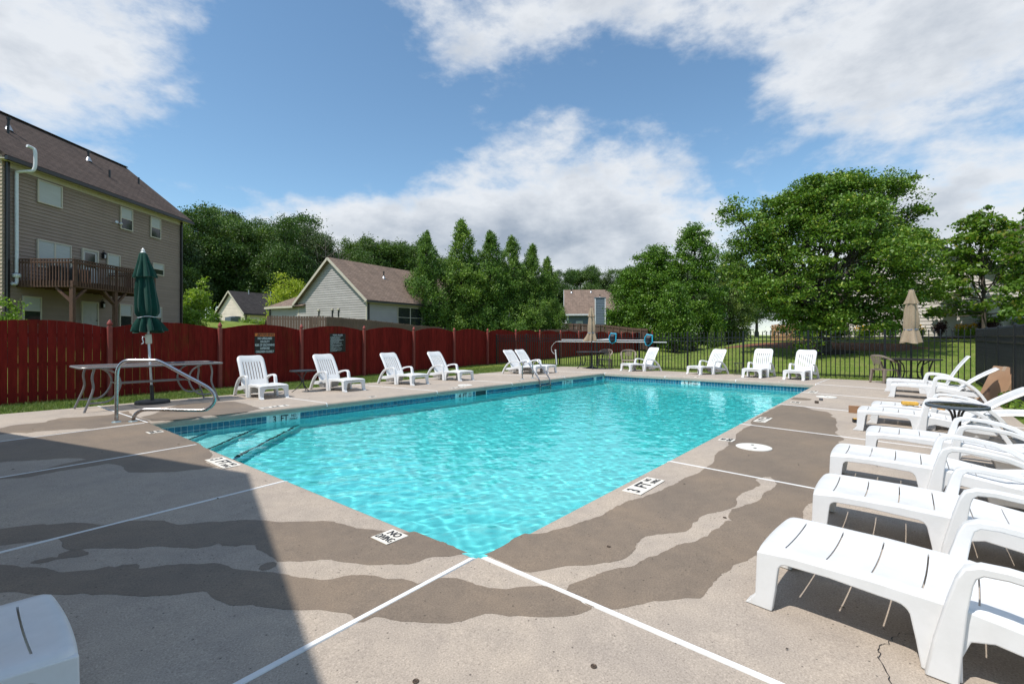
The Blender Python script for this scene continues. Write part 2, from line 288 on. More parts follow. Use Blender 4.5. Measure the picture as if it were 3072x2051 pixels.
def terrain():
    def axis(lo, hi, dense0, dense1, step, must):
        a = list(np.arange(dense0, dense1, step)); x = dense1; d = step
        while x < hi: a.append(x); d *= 1.22; x += d
        x = dense0; d = step
        while x > lo: d *= 1.22; x -= d; a.append(x)
        a = [q for q in a if all(abs(q-m_) > 0.3 for m_ in must)] + list(must); return np.array(sorted(a))
    xs = axis(-700, 1500, -16, 62, 1.0, (DX0, DX1)); ys = axis(-700, 1500, -14, 62, 1.0, (DY0, DY1))
    V = []; 
    for x in xs:
        for y in ys:
            z = gz(x, y)
            if DX0 <= x <= DX1 and DY0 <= y <= DY1: z = deckz(x, y) - 0.035
            elif DX0-1.3 < x < DX1+1.3 and DY0-1.3 < y < DY1+1.3: z = 0.5*z + 0.5*(deckz(x, y) - 0.03)
            V.append((x, y, z))
    F = []; n = len(ys)
    for i in range(len(xs)-1):
        for j in range(n-1):
            if xs[i] >= DX0-1e-6 and xs[i+1] <= DX1+1e-6 and ys[j] >= DY0-1e-6 and ys[j+1] <= DY1+1e-6: continue
            F.append((i*n+j, (i+1)*n+j, (i+1)*n+j+1, i*n+j+1))
    o = ob('ground', npmesh('ground', V, F, M_lawn, True)); tag(o, kind='structure')
terrain()
# ------------------------------------------------------------------ deck slabs, joints, damp stains
deck = empty('pool_deck', (0, 0, 0)); tag(deck, 'grey concrete pool deck with white joints and damp stains', kind='structure')
SX = [0, 2.85, 5.63, 8.35, 10.93, PL]; SY = [0, 2.37, 4.66, 6.98]
M_joint = plain('white_joint', (0.74, 0.74, 0.73), 0.6, 0.10, 3, 0.2, 40)
GAP = 0.007
def edge_profile(w):
    # (distance outward from pool edge, z); bullnose towards the water
    p = [(w, -0.02*w), (0.05, -0.001)]
    for k in range(1, 7):
        a = math.pi/2*k/6; p.append((0.05-0.05*math.sin(a), -0.05+0.05*math.cos(a) - 0.001*(6-k)/6))
    p += [(0.0, -0.104), (0.045, -0.104), (0.06, -0.19), (w, -0.19-0.02*w)]; return p
def edge_slab(a0, a1, w, fn):
    mb = MB(); n = 6
    pr = edge_profile(w); m_ = len(pr); v = []; f = []
    for i in range(n+1):
        a = a0 + (a1-a0)*i/n; v += [fn(a, q[0], q[1]) for q in pr]
    for i in range(n): f += [(i*m_+k, i*m_+(k+1)%m_, (i+1)*m_+(k+1)%m_, (i+1)*m_+k) for k in range(m_)]
    f += [tuple(range(m_))[::-1], tuple(range(n*m_, (n+1)*m_))]
    mb.add(v, f); o = mb.build('slab', M_dry, deck); sm(o.data, 30)
    bm = bmesh.new(); bm.from_mesh(o.data); bmesh.ops.recalc_face_normals(bm, faces=bm.faces); bm.to_mesh(o.data); bm.free()
def corner_slab(cx, cy, ex, ey):
    "corner slab folded along its diagonal: (cx, cy) at the pool corner, (ex, ey) the outer corner"
    sx, sy = (1 if ex > cx else -1), (1 if ey > cy else -1); k = min(abs(ex-cx), abs(ey-cy))
    F = (cx+sx*k, cy+sy*k); A = (cx, ey); B = (ex, cy); P = [(cx, cy), A] + ([F] if abs(F[0]-ex) > 1e-6 or abs(F[1]-ey) > 1e-6 else []) + [(ex, ey), B]
    if abs(ex-cx) < abs(ey-cy): P = [(cx, cy), A, (ex, ey), F, B]
    zz = lambda p: -0.02*max(abs(p[0]-cx), abs(p[1]-cy))
    n = len(P); v = [(p[0], p[1], zz(p)) for p in P] + [(p[0], p[1], zz(p)-0.19) for p in P]; fi = P.index(F) if F in P else P.index((ex, ey))
    f = [tuple(range(0, fi+1)), tuple([0]+list(range(fi, n)))] + [(i, i+n, (i+1) % n+n, (i+1) % n) for i in range(n)]
    bm = bmesh.new(); vs = [bm.verts.new(q) for q in v]
    for q in f: bm.faces.new([vs[i] for i in q])
    bmesh.ops.recalc_face_normals(bm, faces=bm.faces); 
    me = bpy.data.meshes.new('slab'); bm.to_mesh(me); bm.free(); me.materials.append(M_dry)
    top = [p for p in me.polygons if p.index < 2]
    if top and top[0].normal.z < 0: me.flip_normals()
    ob('slab', me, deck)
g_ = GAP
R_fn = lambda a, w, z: (a, -w, z)
L_fn = lambda a, w, z: (a, PW(a)+w, z)
N_fn = lambda a, w, z: (-w, a, z)
B_fn = lambda a, w, z: (PL+w, a, z)
for i in range(5):
    edge_slab(SX[i]+g_, SX[i+1]-g_, -DY0, R_fn)
    x0, x1 = SX[i]+g_, SX[i+1]-g_
    edge_slab(x0, x1, DY1-PW((x0+x1)/2), L_fn)
for j in range(3): edge_slab(SY[j]+g_, (SY[j+1] if j < 2 else 6.9)-g_, -DX0, N_fn)
BY = [0, 2.06, 4.26, PW(PL)]
for j in range(3): edge_slab(BY[j]+g_, BY[j+1]-g_, DX1-PL, B_fn)
corner_slab(-g_, -g_, DX0, DY0); corner_slab(-g_, 6.9+g_, DX0, DY1); corner_slab(PL+g_, -g_, DX1, DY0); corner_slab(PL+g_, PW(PL)+g_, DX1, DY1)
def joint(a, b, w=0.026, over=True):
    "strip laid in the gap between two slabs, a little proud, bent over the pool edge"
    ax, ay = a; bx, by = b; d = Vector((bx-ax, by-ay, 0)); Ln = d.length; d.normalize(); nrm = Vector((-d.y, d.x, 0))
    P = []
    if over: P += [Vector((ax, ay, 0)) - d*0.004 + Vector((0, 0, -0.07)), Vector((ax, ay, 0)) + d*0.004 + Vector((0, 0, -0.028)), Vector((ax, ay, 0)) + d*0.018 + Vector((0, 0, -0.006)), Vector((ax, ay, 0)) + d*0.05 + Vector((0, 0, 0.004))]
    n = max(2, int(Ln/0.5))
    for i in range(0 if not over else 1, n+1):
        q = Vector((ax, ay, 0)) + d*(Ln*i/n) if not (over and i == 0) else None
        P.append(Vector((q.x, q.y, deckz(q.x, q.y)+0.005)))
    v = []; f = []
    rnd = random.Random(int(ax*100+ay*37))
    for p in P:
        ww = w*(1+rnd.uniform(-0.1, 0.1)); v += [p-nrm*ww/2+Vector((0,0,-0.012)), p-nrm*ww*0.38, p+nrm*ww*0.38, p+nrm*ww/2+Vector((0,0,-0.012))]
    for i in range(len(P)-1): f += [(4*i+k, 4*i+k+1, 4*i+5+k, 4*i+4+k) for k in range(3)]
    MB().add(v, f).build('joint_strip', M_joint, deck)
for i in range(1, 5): joint((SX[i], 0), (SX[i], DY0)); joint((SX[i], PW(SX[i])), (SX[i], DY1), 0.022)
joint((0.012, 0.0), (0.012, DY0), 0.034); joint((0, 0.012), (-13.5, 0.012), 0.034)
for y in SY[1:3]: joint((0, y), (-13.5, y), 0.030)
joint((0.0, 6.9), (-13.5, 7.0), 0.028); joint((0.0, 6.9), (0.0, DY1), 0.026)
joint((PL, 0), (DX1, 0), 0.024); joint((PL, PW(PL)), (DX1, PW(PL)), 0.022); joint((PL, PW(PL)), (PL, DY1), 0.022)
for y in BY[1:3]: joint((PL, y), (DX1, y), 0.022)
joint((PL, 0), (PL, DY0), 0.022)
from mathutils.geometry import tessellate_polygon
def stain(poly):
    rnd = random.Random(len(poly)); P = []
    for i in range(len(poly)):
        a = Vector(poly[i]); b = Vector(poly[(i+1) % len(poly)]); d = (b-a).length; n = max(1, min(40, int(d/0.028)))
        for k in range(n):
            q = a.lerp(b, k/n)
            if k: q += Vector((rnd.uniform(-1, 1), rnd.uniform(-1, 1)))*min(0.006, d*0.03) + Vector((math.sin(37*q.x+11*q.y), math.sin(29*q.y-13*q.x)))*min(0.008, d*0.05)
            # stay off the water
            if q.x > 0.004 and q.y > 0.004 and q.x < PL and q.y < PW(q.x)-0.0:
                if q.x < q.y: q.x = -0.006
                else: q.y = -0.006
            P.append(q)
    T = tessellate_polygon([[Vector((p.x, p.y, 0)) for p in P]])
    bm = bmesh.new(); vs = [bm.verts.new((p.x, p.y, 0)) for p in P]
    for t in T:
        try: bm.faces.new([vs[i] for i in t])
        except ValueError: pass
    # cut where the deck slopes fold, then lay the film on the concrete
    for co, no in (((0, 0, 0), (1, 0, 0)), ((0, 0, 0), (0, 1, 0)), ((0, 0, 0), (1, -1, 0)), ((0, 6.9, 0), (0.03, 1, 0)), ((0, 6.9, 0), (1, 1, 0))):
        bmesh.ops.bisect_plane(bm, geom=bm.verts[:]+bm.edges[:]+bm.faces[:], plane_co=co, plane_no=no)
    bmesh.ops.triangulate(bm, faces=bm.faces[:])
    for q in bm.verts: q.co.z = deckz(q.co.x, q.co.y)+0.0012
    bmesh.ops.recalc_face_normals(bm, faces=bm.faces)
    for f in bm.faces:
        if f.normal.z < 0: f.normal_flip()
    me = bpy.data.meshes.new('damp_stain'); bm.to_mesh(me); bm.free(); me.materials.append(M_wet); ob('damp_stain', me, deck)
for k_, p_ in STAINS.items(): stain(p_)
# ------------------------------------------------------------------ pool basin, tiles, water
pool = empty('swimming_pool', (0, 0, 0)); tag(pool, 'rectangular swimming pool basin with blue waterline tiles', kind='structure')
m, nt, b, o = nodes('pool_plaster'); v = coords(nt, 'World')
c = ramp(nt, nnoise(nt, 1.6, 5, 0.6, v), [(0.3, (0.64, 0.74, 0.74)), (0.7, (0.72, 0.80, 0.79))]); nt.links.new(c, b.inputs['Base Color']); b.inputs['Roughness'].default_value = 0.8
M_plaster = m
WZ = -0.235; SB = 0.04
def fl(s): return -1.13 - 0.5*s/PL
def basin_pt(s, e, z): return (s, (PW(s)+SB if e else -SB), z)
mb = MB(); n = 24; v = []
for i in range(n+1):
    s = -SB + (PL+2*SB)*i/n
    v += [basin_pt(s, 0, -0.106), basin_pt(s, 0, fl(s)), basin_pt(s, 1, fl(s)), basin_pt(s, 1, -0.106)]
f = []
for i in range(n): f += [(4*i+k, 4*i+4+k, 4*i+5+k, 4*i+1+k) for k in range(3)]
f += [(0, 1, 2, 3), (4*n+3, 4*n+2, 4*n+1, 4*n)]
basin = mb.add(v, f).build('basin', M_plaster, pool); basin.cycles.is_caustics_receiver = True
M_stepline = plain('step_edge_tile', (0.006, 0.011, 0.02), 0.4, 0.2, 20)
for k, (a, z) in enumerate(((0.86, -0.46), (1.60, -0.68), (2.34, -0.90))):
    c0 = PW(0)+SB
    fn = lambda p, q, d: (p, q, d)
    tri = [(-SB, c0), (-SB, c0-a), (a, PW(a)+SB)]
    st = MB().prism(tri, fn, -1.5, z).build('step', M_plaster, pool); st.cycles.is_caustics_receiver = True
    e0 = Vector((-SB, c0-a, z+0.004)); e1 = Vector((a, PW(a)+SB, z+0.004)); d = (e1-e0).normalized(); nn = Vector((-d.y, d.x, 0))
    MB().add([e0+nn*0.01, e1+nn*0.01, e1+nn*0.065, e0+nn*0.065], [(0, 1, 2, 3)]).build('step_edge', M_stepline, st)
TP = 0.0866
M_tile = None
m, nt, b, o = nodes('blue_tile'); oi = nt.nodes.new('ShaderNodeObjectInfo'); v = coords(nt, 'World')
c = ramp(nt, oi.outputs['Random'], [(0, (0.012, 0.095, 0.17)), (0.5, (0.018, 0.13, 0.22)), (1, (0.03, 0.18, 0.28))])
c = mix(nt, 0.5, c, ramp(nt, nnoise(nt, 40, 3, 0.6, v), [(0.3, (0.7, 0.75, 0.8)), (0.7, (1.3, 1.25, 1.2))]), 'MULTIPLY')
nt.links.new(c, b.inputs['Base Color']); b.inputs['Roughness'].default_value = 0.16; M_tile = m
M_caulk = plain('pale_caulk', (0.62, 0.66, 0.62), 0.6, 0.15, 4)
tg = TP/2-0.0046
tile_me = MB().box(-tg, tg, -0.004, 0.006, -tg, tg).mesh('tile', M_tile)
ZR = (-0.122-TP/2, -0.122-1.5*TP)
def wall_band(name, p0, p1, skip):
    "one side of the waterline band: caulk line, two rows of tiles; skip = stretches taken by the depth markers"
    a = Vector((*p0, 0)); d = Vector((*p1, 0))-a; Ln = d.length; d.normalize(); inn = Vector((d.y, -d.x, 0)); rz = math.atan2(d.y, d.x)+math.pi
    w = empty(name, (0, 0, 0), 0, pool)
    q0 = a+inn*0.002; q1 = a+d*Ln+inn*0.002
    MB().bar((q0.x, q0.y, -0.113), (q1.x, q1.y, -0.113), 0.014, 0.014).build('caulk_line', M_caulk, w)
    n = int(Ln/TP); left = []
    for r_ in (0, 1):
        for i in range(n):
            x = (i+0.5)*TP
            if any(s0-TP*0.45 < x < s1+TP*0.45 for s0, s1 in skip): continue
            p = a+d*x
            if i < 148: ob('tile', tile_me, w, (p.x+inn.x*0.002, p.y+inn.y*0.002, ZR[r_]), rz)
            else: left.append((p, r_))
    if left:
        mb = MB()
        for p, r_ in left:
            c0 = p + inn*0.003; mb.bar((c0.x-d.x*tg, c0.y-d.y*tg, ZR[r_]), (c0.x+d.x*tg, c0.y+d.y*tg, ZR[r_]), 0.010, 2*tg)
        tag(mb.build('far_tiles', M_tile, w), kind='stuff')
    return w, a, d, inn, rz
left_band = wall_band('left_waterline_band', (0, PW(0)+SB), (PL, PW(PL)+SB), [(1.78, 2.30), (6.30, 6.82), (6.95, 7.35), (10.85, 11.37), (12.75, 12.84)])
end_band = wall_band('end_waterline_band', (PL+SB, PW(PL)), (PL+SB, 0), [(PW(PL)-3.70, PW(PL)-3.18)])
mb = MB()
for (p0, p1, inn) in (((0, -SB), (PL, -SB), Vector((0, 1, 0))), ((-SB, 0), (-SB, 6.9), Vector((1, 0, 0)))):
    a = Vector((*p0, 0)); d = Vector((*p1, 0))-a; Ln = d.length; d.normalize()
    for i in range(int(Ln/TP)):
        for r_ in (0, 1):
            c0 = a+d*((i+0.5)*TP)+inn*0.003; mb.bar((c0.x-d.x*tg, c0.y-d.y*tg, ZR[r_]), (c0.x+d.x*tg, c0.y+d.y*tg, ZR[r_]), 0.010, 2*tg)
tag(mb.build('near_side_tiles', M_tile, pool), kind='stuff')
# water
def water():
    nx, ny = 900, 460; xs = np.linspace(-SB+0.002, PL+SB-0.002, nx); fy = np.linspace(0, 1, ny)
    X, FY = np.meshgrid(xs, fy, indexing='ij'); Y = -SB+0.002 + FY*((6.9-0.03*X)+2*SB-0.004)
    rng = np.random.default_rng(11); Z = np.zeros_like(X)
    for i in range(90):
        lam = 0.09*2**rng.uniform(0, 2.8); k = 2*math.pi/lam; th = rng.normal(0.75, 0.8)
        amp = WAVE*lam/(2*math.pi)/math.sqrt(90)*1.414*(1 if lam < 0.55 else 0.6)
        ph = rng.uniform(0, 6.28)
        Z += amp*np.sin(k*(X*math.cos(th)+Y*math.sin(th))+ph+0.9*np.sin(0.6*X+0.8*Y+i))
    Z += WZ
    v = np.stack([X, Y, Z], -1).reshape(-1, 3); idx = np.arange(nx*ny).reshape(nx, ny)
    q = np.stack([idx[:-1, :-1], idx[1:, :-1], idx[1:, 1:], idx[:-1, 1:]], -1).reshape(-1, 4)
    m, nt, b, o = nodes('pool_water'); nt.nodes.remove(b)
    g = nt.nodes.new('ShaderNodeBsdfGlass'); g.inputs['IOR'].default_value = 1.333; g.inputs['Roughness'].default_value = 0.0
    g.inputs['Color'].default_value = WCOL; nt.links.new(g.outputs[0], o.inputs[0])
    w = ob('pool_water', npmesh('pool_water', v, q, m, True)); tag(w, 'clear turquoise rippling water filling the pool', kind='structure')
    w.cycles.is_caustics_caster = True
    # the body of the water: absorbs red, so that it deepens in colour with depth and distance
    m2, nt2, b2, o2 = nodes('water_body'); nt2.nodes.remove(b2); va = nt2.nodes.new('ShaderNodeVolumeAbsorption'); va.inputs['Color'].default_value = WABS[0]; va.inputs['Density'].default_value = WABS[1]; nt2.links.new(va.outputs[0], o2.inputs['Volume'])
    q0, q1 = -SB-0.02, PL+SB+0.02
    MB().prism([(q0, q0), (q1, q0), (q1, PW(PL)+SB+0.02), (q0, PW(0)+SB+0.02)], lambda a, b_, d: (a, b_, d), -2.2, WZ+0.025).build('water_body', m2, w)
WABS = ((0.0, 0.925, 0.945, 1), 0.95)
WAVE = 0.028; WCOL = (0.93, 0.99, 0.99, 1)
water()
# ------------------------------------------------------------------ sun loungers
m, nt, b, o = nodes('white_plastic'); v = coords(nt, 'Object')
c = ramp(nt, nnoise(nt, 5, 6, 0.65, v), [(0.25, (0.66, 0.66, 0.65)), (0.55, (0.74, 0.74, 0.735)), (0.8, (0.78, 0.78, 0.78))])
st = nnoise(nt, 60, 4, 0.7, coords(nt, 'Object', (0.2, 1.6, 1)))
c = mix(nt, ramp(nt, st, [(0.62, (0, 0, 0)), (0.8, (0.25,)*3)]), c, (0.62, 0.60, 0.56))
nt.links.new(c, b.inputs['Base Color']); nt.links.new(ramp(nt, nnoise(nt, 9, 4, 0.6, v), [(0.3, (0.30,)*3), (0.7, (0.48,)*3)]), b.inputs['Roughness'])
bumpn(nt, b, nnoise(nt, 240, 2, 0.5, v), 0.06, 0.002); M_white = m
def grid_faces(xs, ys, hole, P):
    v = [P(x, y) for x in xs for y in ys]; n = len(ys); f = []
    for i in range(len(xs)-1):
        for j in range(n-1):
            if hole((xs[i]+xs[i+1])/2, (ys[j]+ys[j+1])/2): continue
            f.append((i*n+j, (i+1)*n+j, (i+1)*n+j+1, i*n+j+1))
    return v, f
def solid(o, t):
    s = o.modifiers.new('thickness', 'SOLIDIFY'); s.thickness = t; s.offset = -1
    e = o.modifiers.new('crisp edges', 'EDGE_SPLIT'); e.split_angle = R(45)
def make_lounger():
    root = empty('sun_lounger', (0, 0, 0))
    # seat with cross slots
    slots = [0.105, 0.275, 0.445, 0.615, 0.785, 0.945]; hw = 0.0034
    xs = [0.0, 0.004, 0.014, 0.03, 0.055]; 
    for s in slots: xs += [s-hw, s+hw]
    xs += [0.19, 0.36, 0.53, 0.70, 0.865, 1.02, 1.07, 1.12]; xs = sorted(xs)
    ys = [-0.299, -0.297, -0.290, -0.275, -0.25, -0.215, -0.17, -0.11, -0.04, 0.04, 0.11, 0.17, 0.215, 0.25, 0.275, 0.290, 0.297, 0.299]
    def P(x, y):
        e = max(0, abs(y)-0.262)/0.037; z = 0.292 + 0.008*math.sin(math.pi*min(x, 0.75)/0.75) - 0.045*sst(0.75, 1.12, x)
        z -= 0.015*(1-min(1, abs(y)/0.25)**2)*sst(0.0, 0.25, x)
        z -= 0.02*(1-math.sqrt(max(0, 1-e*e)))*1.6
        q = max(0, 0.05-x)/0.05; z -= 0.022*(1-math.sqrt(max(0, 1-q*q)))
        yy = y*(1-0.06*q**3)
        return (x-0.012*(1-(y/0.3)**2)*(1 if x < 0.06 else 0) + 0.004*max(0, 1-(y/0.25)**2)*sst(0.03, 0.09, x)*(1-sst(1.0, 1.07, x)), yy, z)
    v, f = grid_faces(xs, ys, lambda x, y: any(abs(x-s) < hw for s in slots) and abs(y) < 0.213, P)
    o = MB().add(v, f).build('seat', M_white, root, smooth=True); solid(o, 0.012)
    # side frames: foot leg, arch, middle leg, rear skirt
    def arc(cx, cz, r, a0, a1, n=5): return [(cx+r*math.cos(R(a0+(a1-a0)*k/n)), cz+r*math.sin(R(a0+(a1-a0)*k/n))) for k in range(n+1)]
    poly = [(-0.02, 0.0), (0.072, 0.0), (0.085, 0.10)] + [(0.091, 0.17)] + arc(0.131, 0.205, 0.036, 180, 95) + [(0.30, 0.246), (0.47, 0.237)] + arc(0.535, 0.185, 0.05, 85, 5) + [(0.604, 0.10), (0.622, 0.0), (0.745, 0.0), (0.742, 0.10), (0.765, 0.17), (0.83, 0.19), (1.0, 0.165), (1.2, 0.135), (1.40, 0.13), (1.425, 0.16), (1.40, 0.21), (1.12, 0.236), (0.95, 0.262), (0.75, 0.287), (0.45, 0.294), (0.15, 0.288), (0.0, 0.272), (-0.004, 0.06), (-0.022, 0.035)]
    for s in (-1, 1):
        mb = MB().prism(poly, lambda a, b_, d: (a, d, b_), s*0.264 if s > 0 else -0.2995, s*0.2995 if s > 0 else -0.264)
        mb.build('side_frame', M_white, root, bevel=0.006)
    # foot rail with its arch
    fp = [(-0.299, 0.0), (-0.222, 0.0), (-0.212, 0.13), (-0.195, 0.185), (-0.15, 0.213), (-0.07, 0.208), (0.07, 0.208), (0.15, 0.213), (0.195, 0.185), (0.212, 0.13), (0.222, 0.0), (0.299, 0.0), (0.2985, 0.272), (0.2, 0.262), (0.07, 0.250), (-0.07, 0.250), (-0.2, 0.262), (-0.2985, 0.272)]
    MB().prism(fp, lambda a, b_, d: (d, a, b_), 0.002, 0.032).build('foot_rail', M_white, root, bevel=0.005)
    for s in (-1, 1):
        MB().prism([(-0.05, 0.0), (0.02, 0.0), (0.02, 0.045), (-0.008, 0.045), (-0.03, 0.02)], lambda a, b_, d: (a, d, b_), s*0.225, s*0.297).build('foot', M_white, root, bevel=0.004)
    # arms: post, arm, curved rear leg
    path = [(0.685, 0.0), (0.70, 0.14), (0.722, 0.30), (0.742, 0.405), (0.757, 0.443), (0.79, 0.463), (0.86, 0.468), (0.98, 0.458), (1.09, 0.440), (1.19, 0.405), (1.28, 0.350), (1.365, 0.27), (1.44, 0.17), (1.505, 0.06), (1.535, 0.0)]
    th = [0.10, 0.085, 0.062, 0.05, 0.046, 0.036, 0.034, 0.035, 0.038, 0.042, 0.045, 0.047, 0.048, 0.048, 0.05]
    for s in (-1, 1):
        v = []; n = len(path)
        for i, (x, z) in enumerate(path):
            a = Vector(path[max(0, i-1)]); b_ = Vector(path[min(n-1, i+1)]); d = (b_-a).normalized(); nr = Vector((-d.y, d.x))
            if i in (0, n-1): nr = Vector((-1, 0)) if i == 0 else Vector((1, 0))
            w0, w1 = (0.272, 0.336)
            lo = 0.0 if 4 < i < 9 else 0.0
            for (q, y) in ((th[i]/2, w0), (th[i]/2+0.004, (w0+w1)/2), (th[i]/2, w1), (-th[i]/2, w1), (-th[i]/2, w0)):
                v.append((x+nr.x*q, s*y, z+nr.y*q+lo))
        f = [(i*5+k, i*5+(k+1) % 5, (i+1)*5+(k+1) % 5, (i+1)*5+k) for i in range(n-1) for k in range(5)] + [(4, 3, 2, 1, 0), tuple((n-1)*5+k for k in range(5))]
        o = MB().add(v, f).build('armrest', M_white, root, smooth=True, bevel=0.006)
        bm = bmesh.new(); bm.from_mesh(o.data); bmesh.ops.recalc_face_normals(bm, faces=bm.faces); bm.to_mesh(o.data); bm.free()
    # storage box under the back
    MB().add([(0.98,-0.2,0.21),(1.38,-0.2,0.20),(1.38,0.2,0.20),(0.98,0.2,0.21),(1.02,-0.17,0.055),(1.34,-0.17,0.055),(1.34,0.17,0.055),(1.02,0.17,0.055)],
             [(0,1,2,3),(7,6,5,4),(0,4,5,1),(1,5,6,2),(2,6,7,3),(3,7,4,0)]).build('storage_box', M_white, root, bevel=0.015)
    # backrest hinged behind the seat
    hs = 0.0078; sy = [-0.165, -0.11, -0.055, 0.0, 0.055, 0.11, 0.165]
    KY = 1.12
    yy = [-0.265, -0.262, -0.25, -0.225, -0.20]
    for s in sy: yy += [s-hs, s+hs]
    yy += [0.20, 0.225, 0.25, 0.262, 0.265]
    xx = [-0.03, 0.0, 0.06, 0.15, 0.3, 0.45, 0.60, 0.65, 0.69, 0.72, 0.745, 0.762, 0.772, 0.777]
    def Q(x, y):
        k = max(0, (x-0.65)/0.127); yl = 1-0.30*(1-math.sqrt(max(0, 1-k*k)))
        e = max(0, abs(y)-0.235)/0.03; z = 0.028*math.sin(math.pi*x/0.78) - 0.018*(1-(y/0.265)**2) - 0.03*min(1, e)**2
        if abs(y) < 0.195 and 0.1 < x < 0.63: z -= 0.012
        if x > 0.755: z -= 0.03*((x-0.755)/0.022)**2*0.6
        return (x, y*yl*KY, z)
    v, f = grid_faces(xx, yy, lambda x, y: any(abs(y-s) < hs for s in sy) and 0.15 < x < 0.60, Q)
    o = MB().add(v, f).build('backrest', M_white, root, smooth=True); solid(o, 0.014)
    o.location = (1.08, 0, 0.245)
    return root
LOUNGERS = [ # foot centre, heading, backrest angle, label, group
 (2.63, 8.60, 87, 62, 'white sun lounger nearest the green umbrella, in front of the warning sign', 'A'),
 (4.52, 8.51, 91, 60, 'white sun lounger right of the little round black table', 'A'),
 (6.54, 8.47, 90, 58, 'white sun lounger third from the green umbrella, below the fence right of the pool rules', 'A'),
 (8.29, 8.41, 90, 57, 'white sun lounger fourth from the green umbrella, standing alone before the pair', 'A'),
 (11.70, 8.11, 90, 55, 'left lounger of the touching pair behind the pool ladder', 'A'),
 (12.39, 8.11, 90, 55, 'right lounger of the touching pair behind the pool ladder', 'A'),
 (15.10, 6.52, -25, 64, 'white sun lounger turned sideways beside the brown plastic chairs', 'B'),
 (15.12, 3.90, -19, 60, 'white sun lounger left of the small wire stand at the back fence', 'B'),
 (14.83, 1.95, -3, 66, 'white sun lounger facing straight on, right of the small wire stand', 'B'),
 (14.77, 0.75, -6, 63, 'white sun lounger at the far right pool corner, rightmost along the back fence', 'B'),
 (13.05, -1.55, -90, 62, 'farthest lounger of the right row, its back raised steeply', 'C'),
 (11.74, -1.66, -91, 40, 'right row lounger with back raised halfway, next to the cardboard carton', 'C'),
 (7.42, -1.52, -90, 8, 'right row lounger carrying the yellow sponge and pliers', 'C'),
 (6.58, -1.40, -90, 39, 'right row lounger with raised slatted back behind the round glass table', 'C'),
 (4.70, -1.60, -90, 6, 'right row lounger just on the near side of the round glass table', 'C'),
 (3.32, -1.42, -90, 6, 'third lounger from the front of the right row', 'C'),
 (2.02, -1.46, -90, 6, 'second lounger from the front of the right row', 'C'),
 (0.83, -1.40, -94, 6, 'nearest lounger of the right row, large in the lower right corner', 'C'),
 (-1.745, 0.47, 180, 6, 'shaded white lounger foot cut off at the lower left edge', None)]
GR = {'A': 'loungers along the red fence', 'B': 'loungers along the back fence', 'C': 'row of loungers on the right deck'}
proto = make_lounger()
for i, (x, y, h, ba, lab, g) in enumerate(LOUNGERS):
    L_ = proto if i == 0 else copy_tree(proto)
    L_.location = (x, y, deckz(x, y)+0.002); L_.rotation_euler = (0, 0, R(h))
    if g in ('B', 'A'): # the deck falls away from the pool under the lounger
        L_.rotation_euler = (0, R(1.1), R(h))
    if g == 'C': L_.rotation_euler = (0, R(1.1), R(h))
    for ch in L_.children:
        if ch.name.startswith('backrest'): ch.rotation_euler = (0, -R(ba), 0)
    tag(L_, lab, 'sun lounger', GR.get(g))
# ------------------------------------------------------------------ text and plates
def text(s, size, mat, parent, loc, rot, sx=1.0, off=0.0, align='CENTER', name='lettering', line=1.0):
    c = bpy.data.curves.new(name, 'FONT'); c.body = s; c.size = size; c.align_x = align; c.align_y = 'CENTER'; c.extrude = 0.0004; c.offset = off; c.space_line = line
    c.materials.append(mat); c.resolution_u = 3
    o = bpy.data.objects.new(name, c); COL.objects.link(o); o.parent = parent; o.location = loc; o.rotation_euler = rot; o.scale = (sx, 1, 1); return o
M_black = plain('black_print', (0.015, 0.015, 0.018), 0.5, 0.1)
M_cream = plain('cream_plate', (0.74, 0.70, 0.62), 0.5, 0.10, 8, 0.1)
M_wtile = plain('white_tile', (0.62, 0.66, 0.64), 0.25, 0.14, 9)
def deck_plate(cx, cy, rz, kind):
    "painted plate let into the deck; local x = reading direction, y = towards the pool"
    w = 0.51 if kind != 'ND' else 0.17; z = deckz(cx, cy)
    p = empty('depth_plate', (cx, cy, z+0.006), rz, deck)
    MB().box(-w/2, w/2, -0.085, 0.085, -0.004, 0.0).build('plate', M_cream, p)
    if kind == 'ND':
        text('NO', 0.082, M_black, p, (0, 0.038, 0.002), (0, 0, 0), 0.85, 0.0016); text('DIVING', 0.082, M_black, p, (0, -0.038, 0.002), (0, 0, 0), 0.56, 0.0008)
    else:
        text(kind, 0.16, M_black, p, (-0.19, 0, 0.002), (0, 0, 0), 0.75, 0.004); text('FT', 0.155, M_black, p, (-0.005, 0, 0.002), (0, 0, 0), 0.92, 0.004)
        text('NO', 0.07, M_black, p, (0.165, 0.036, 0.002), (0, 0, 0), 0.85, 0.001); text('DIVING', 0.07, M_black, p, (0.165, -0.036, 0.002), (0, 0, 0), 0.62, 0.0004)
for cx, cy, rz, k in [(1.905, -0.18, 0, '3'), (4.33, -0.195, 0, 'ND'), (6.24, -0.205, 0, '4'), (8.85, -0.24, 0, 'ND'), (11.15, -0.235, 0, '5'),
                      (-0.165, 0.64, -90, 'ND'), (-0.155, 3.50, -90, '3'), (-0.14, 5.96, -90, 'ND'), (1.98, 7.13, 180, '3'), (4.0, 7.02, 180, 'ND'), (6.5, 6.95, 180, '4'), (8.9, 6.86, 180, 'ND'), (11.05, 6.8, 180, '5'),
                      (13.62, 3.45, 90, '5'), (13.62, 0.85, 90, 'ND')]:
    deck_plate(cx, cy, R(rz), k)
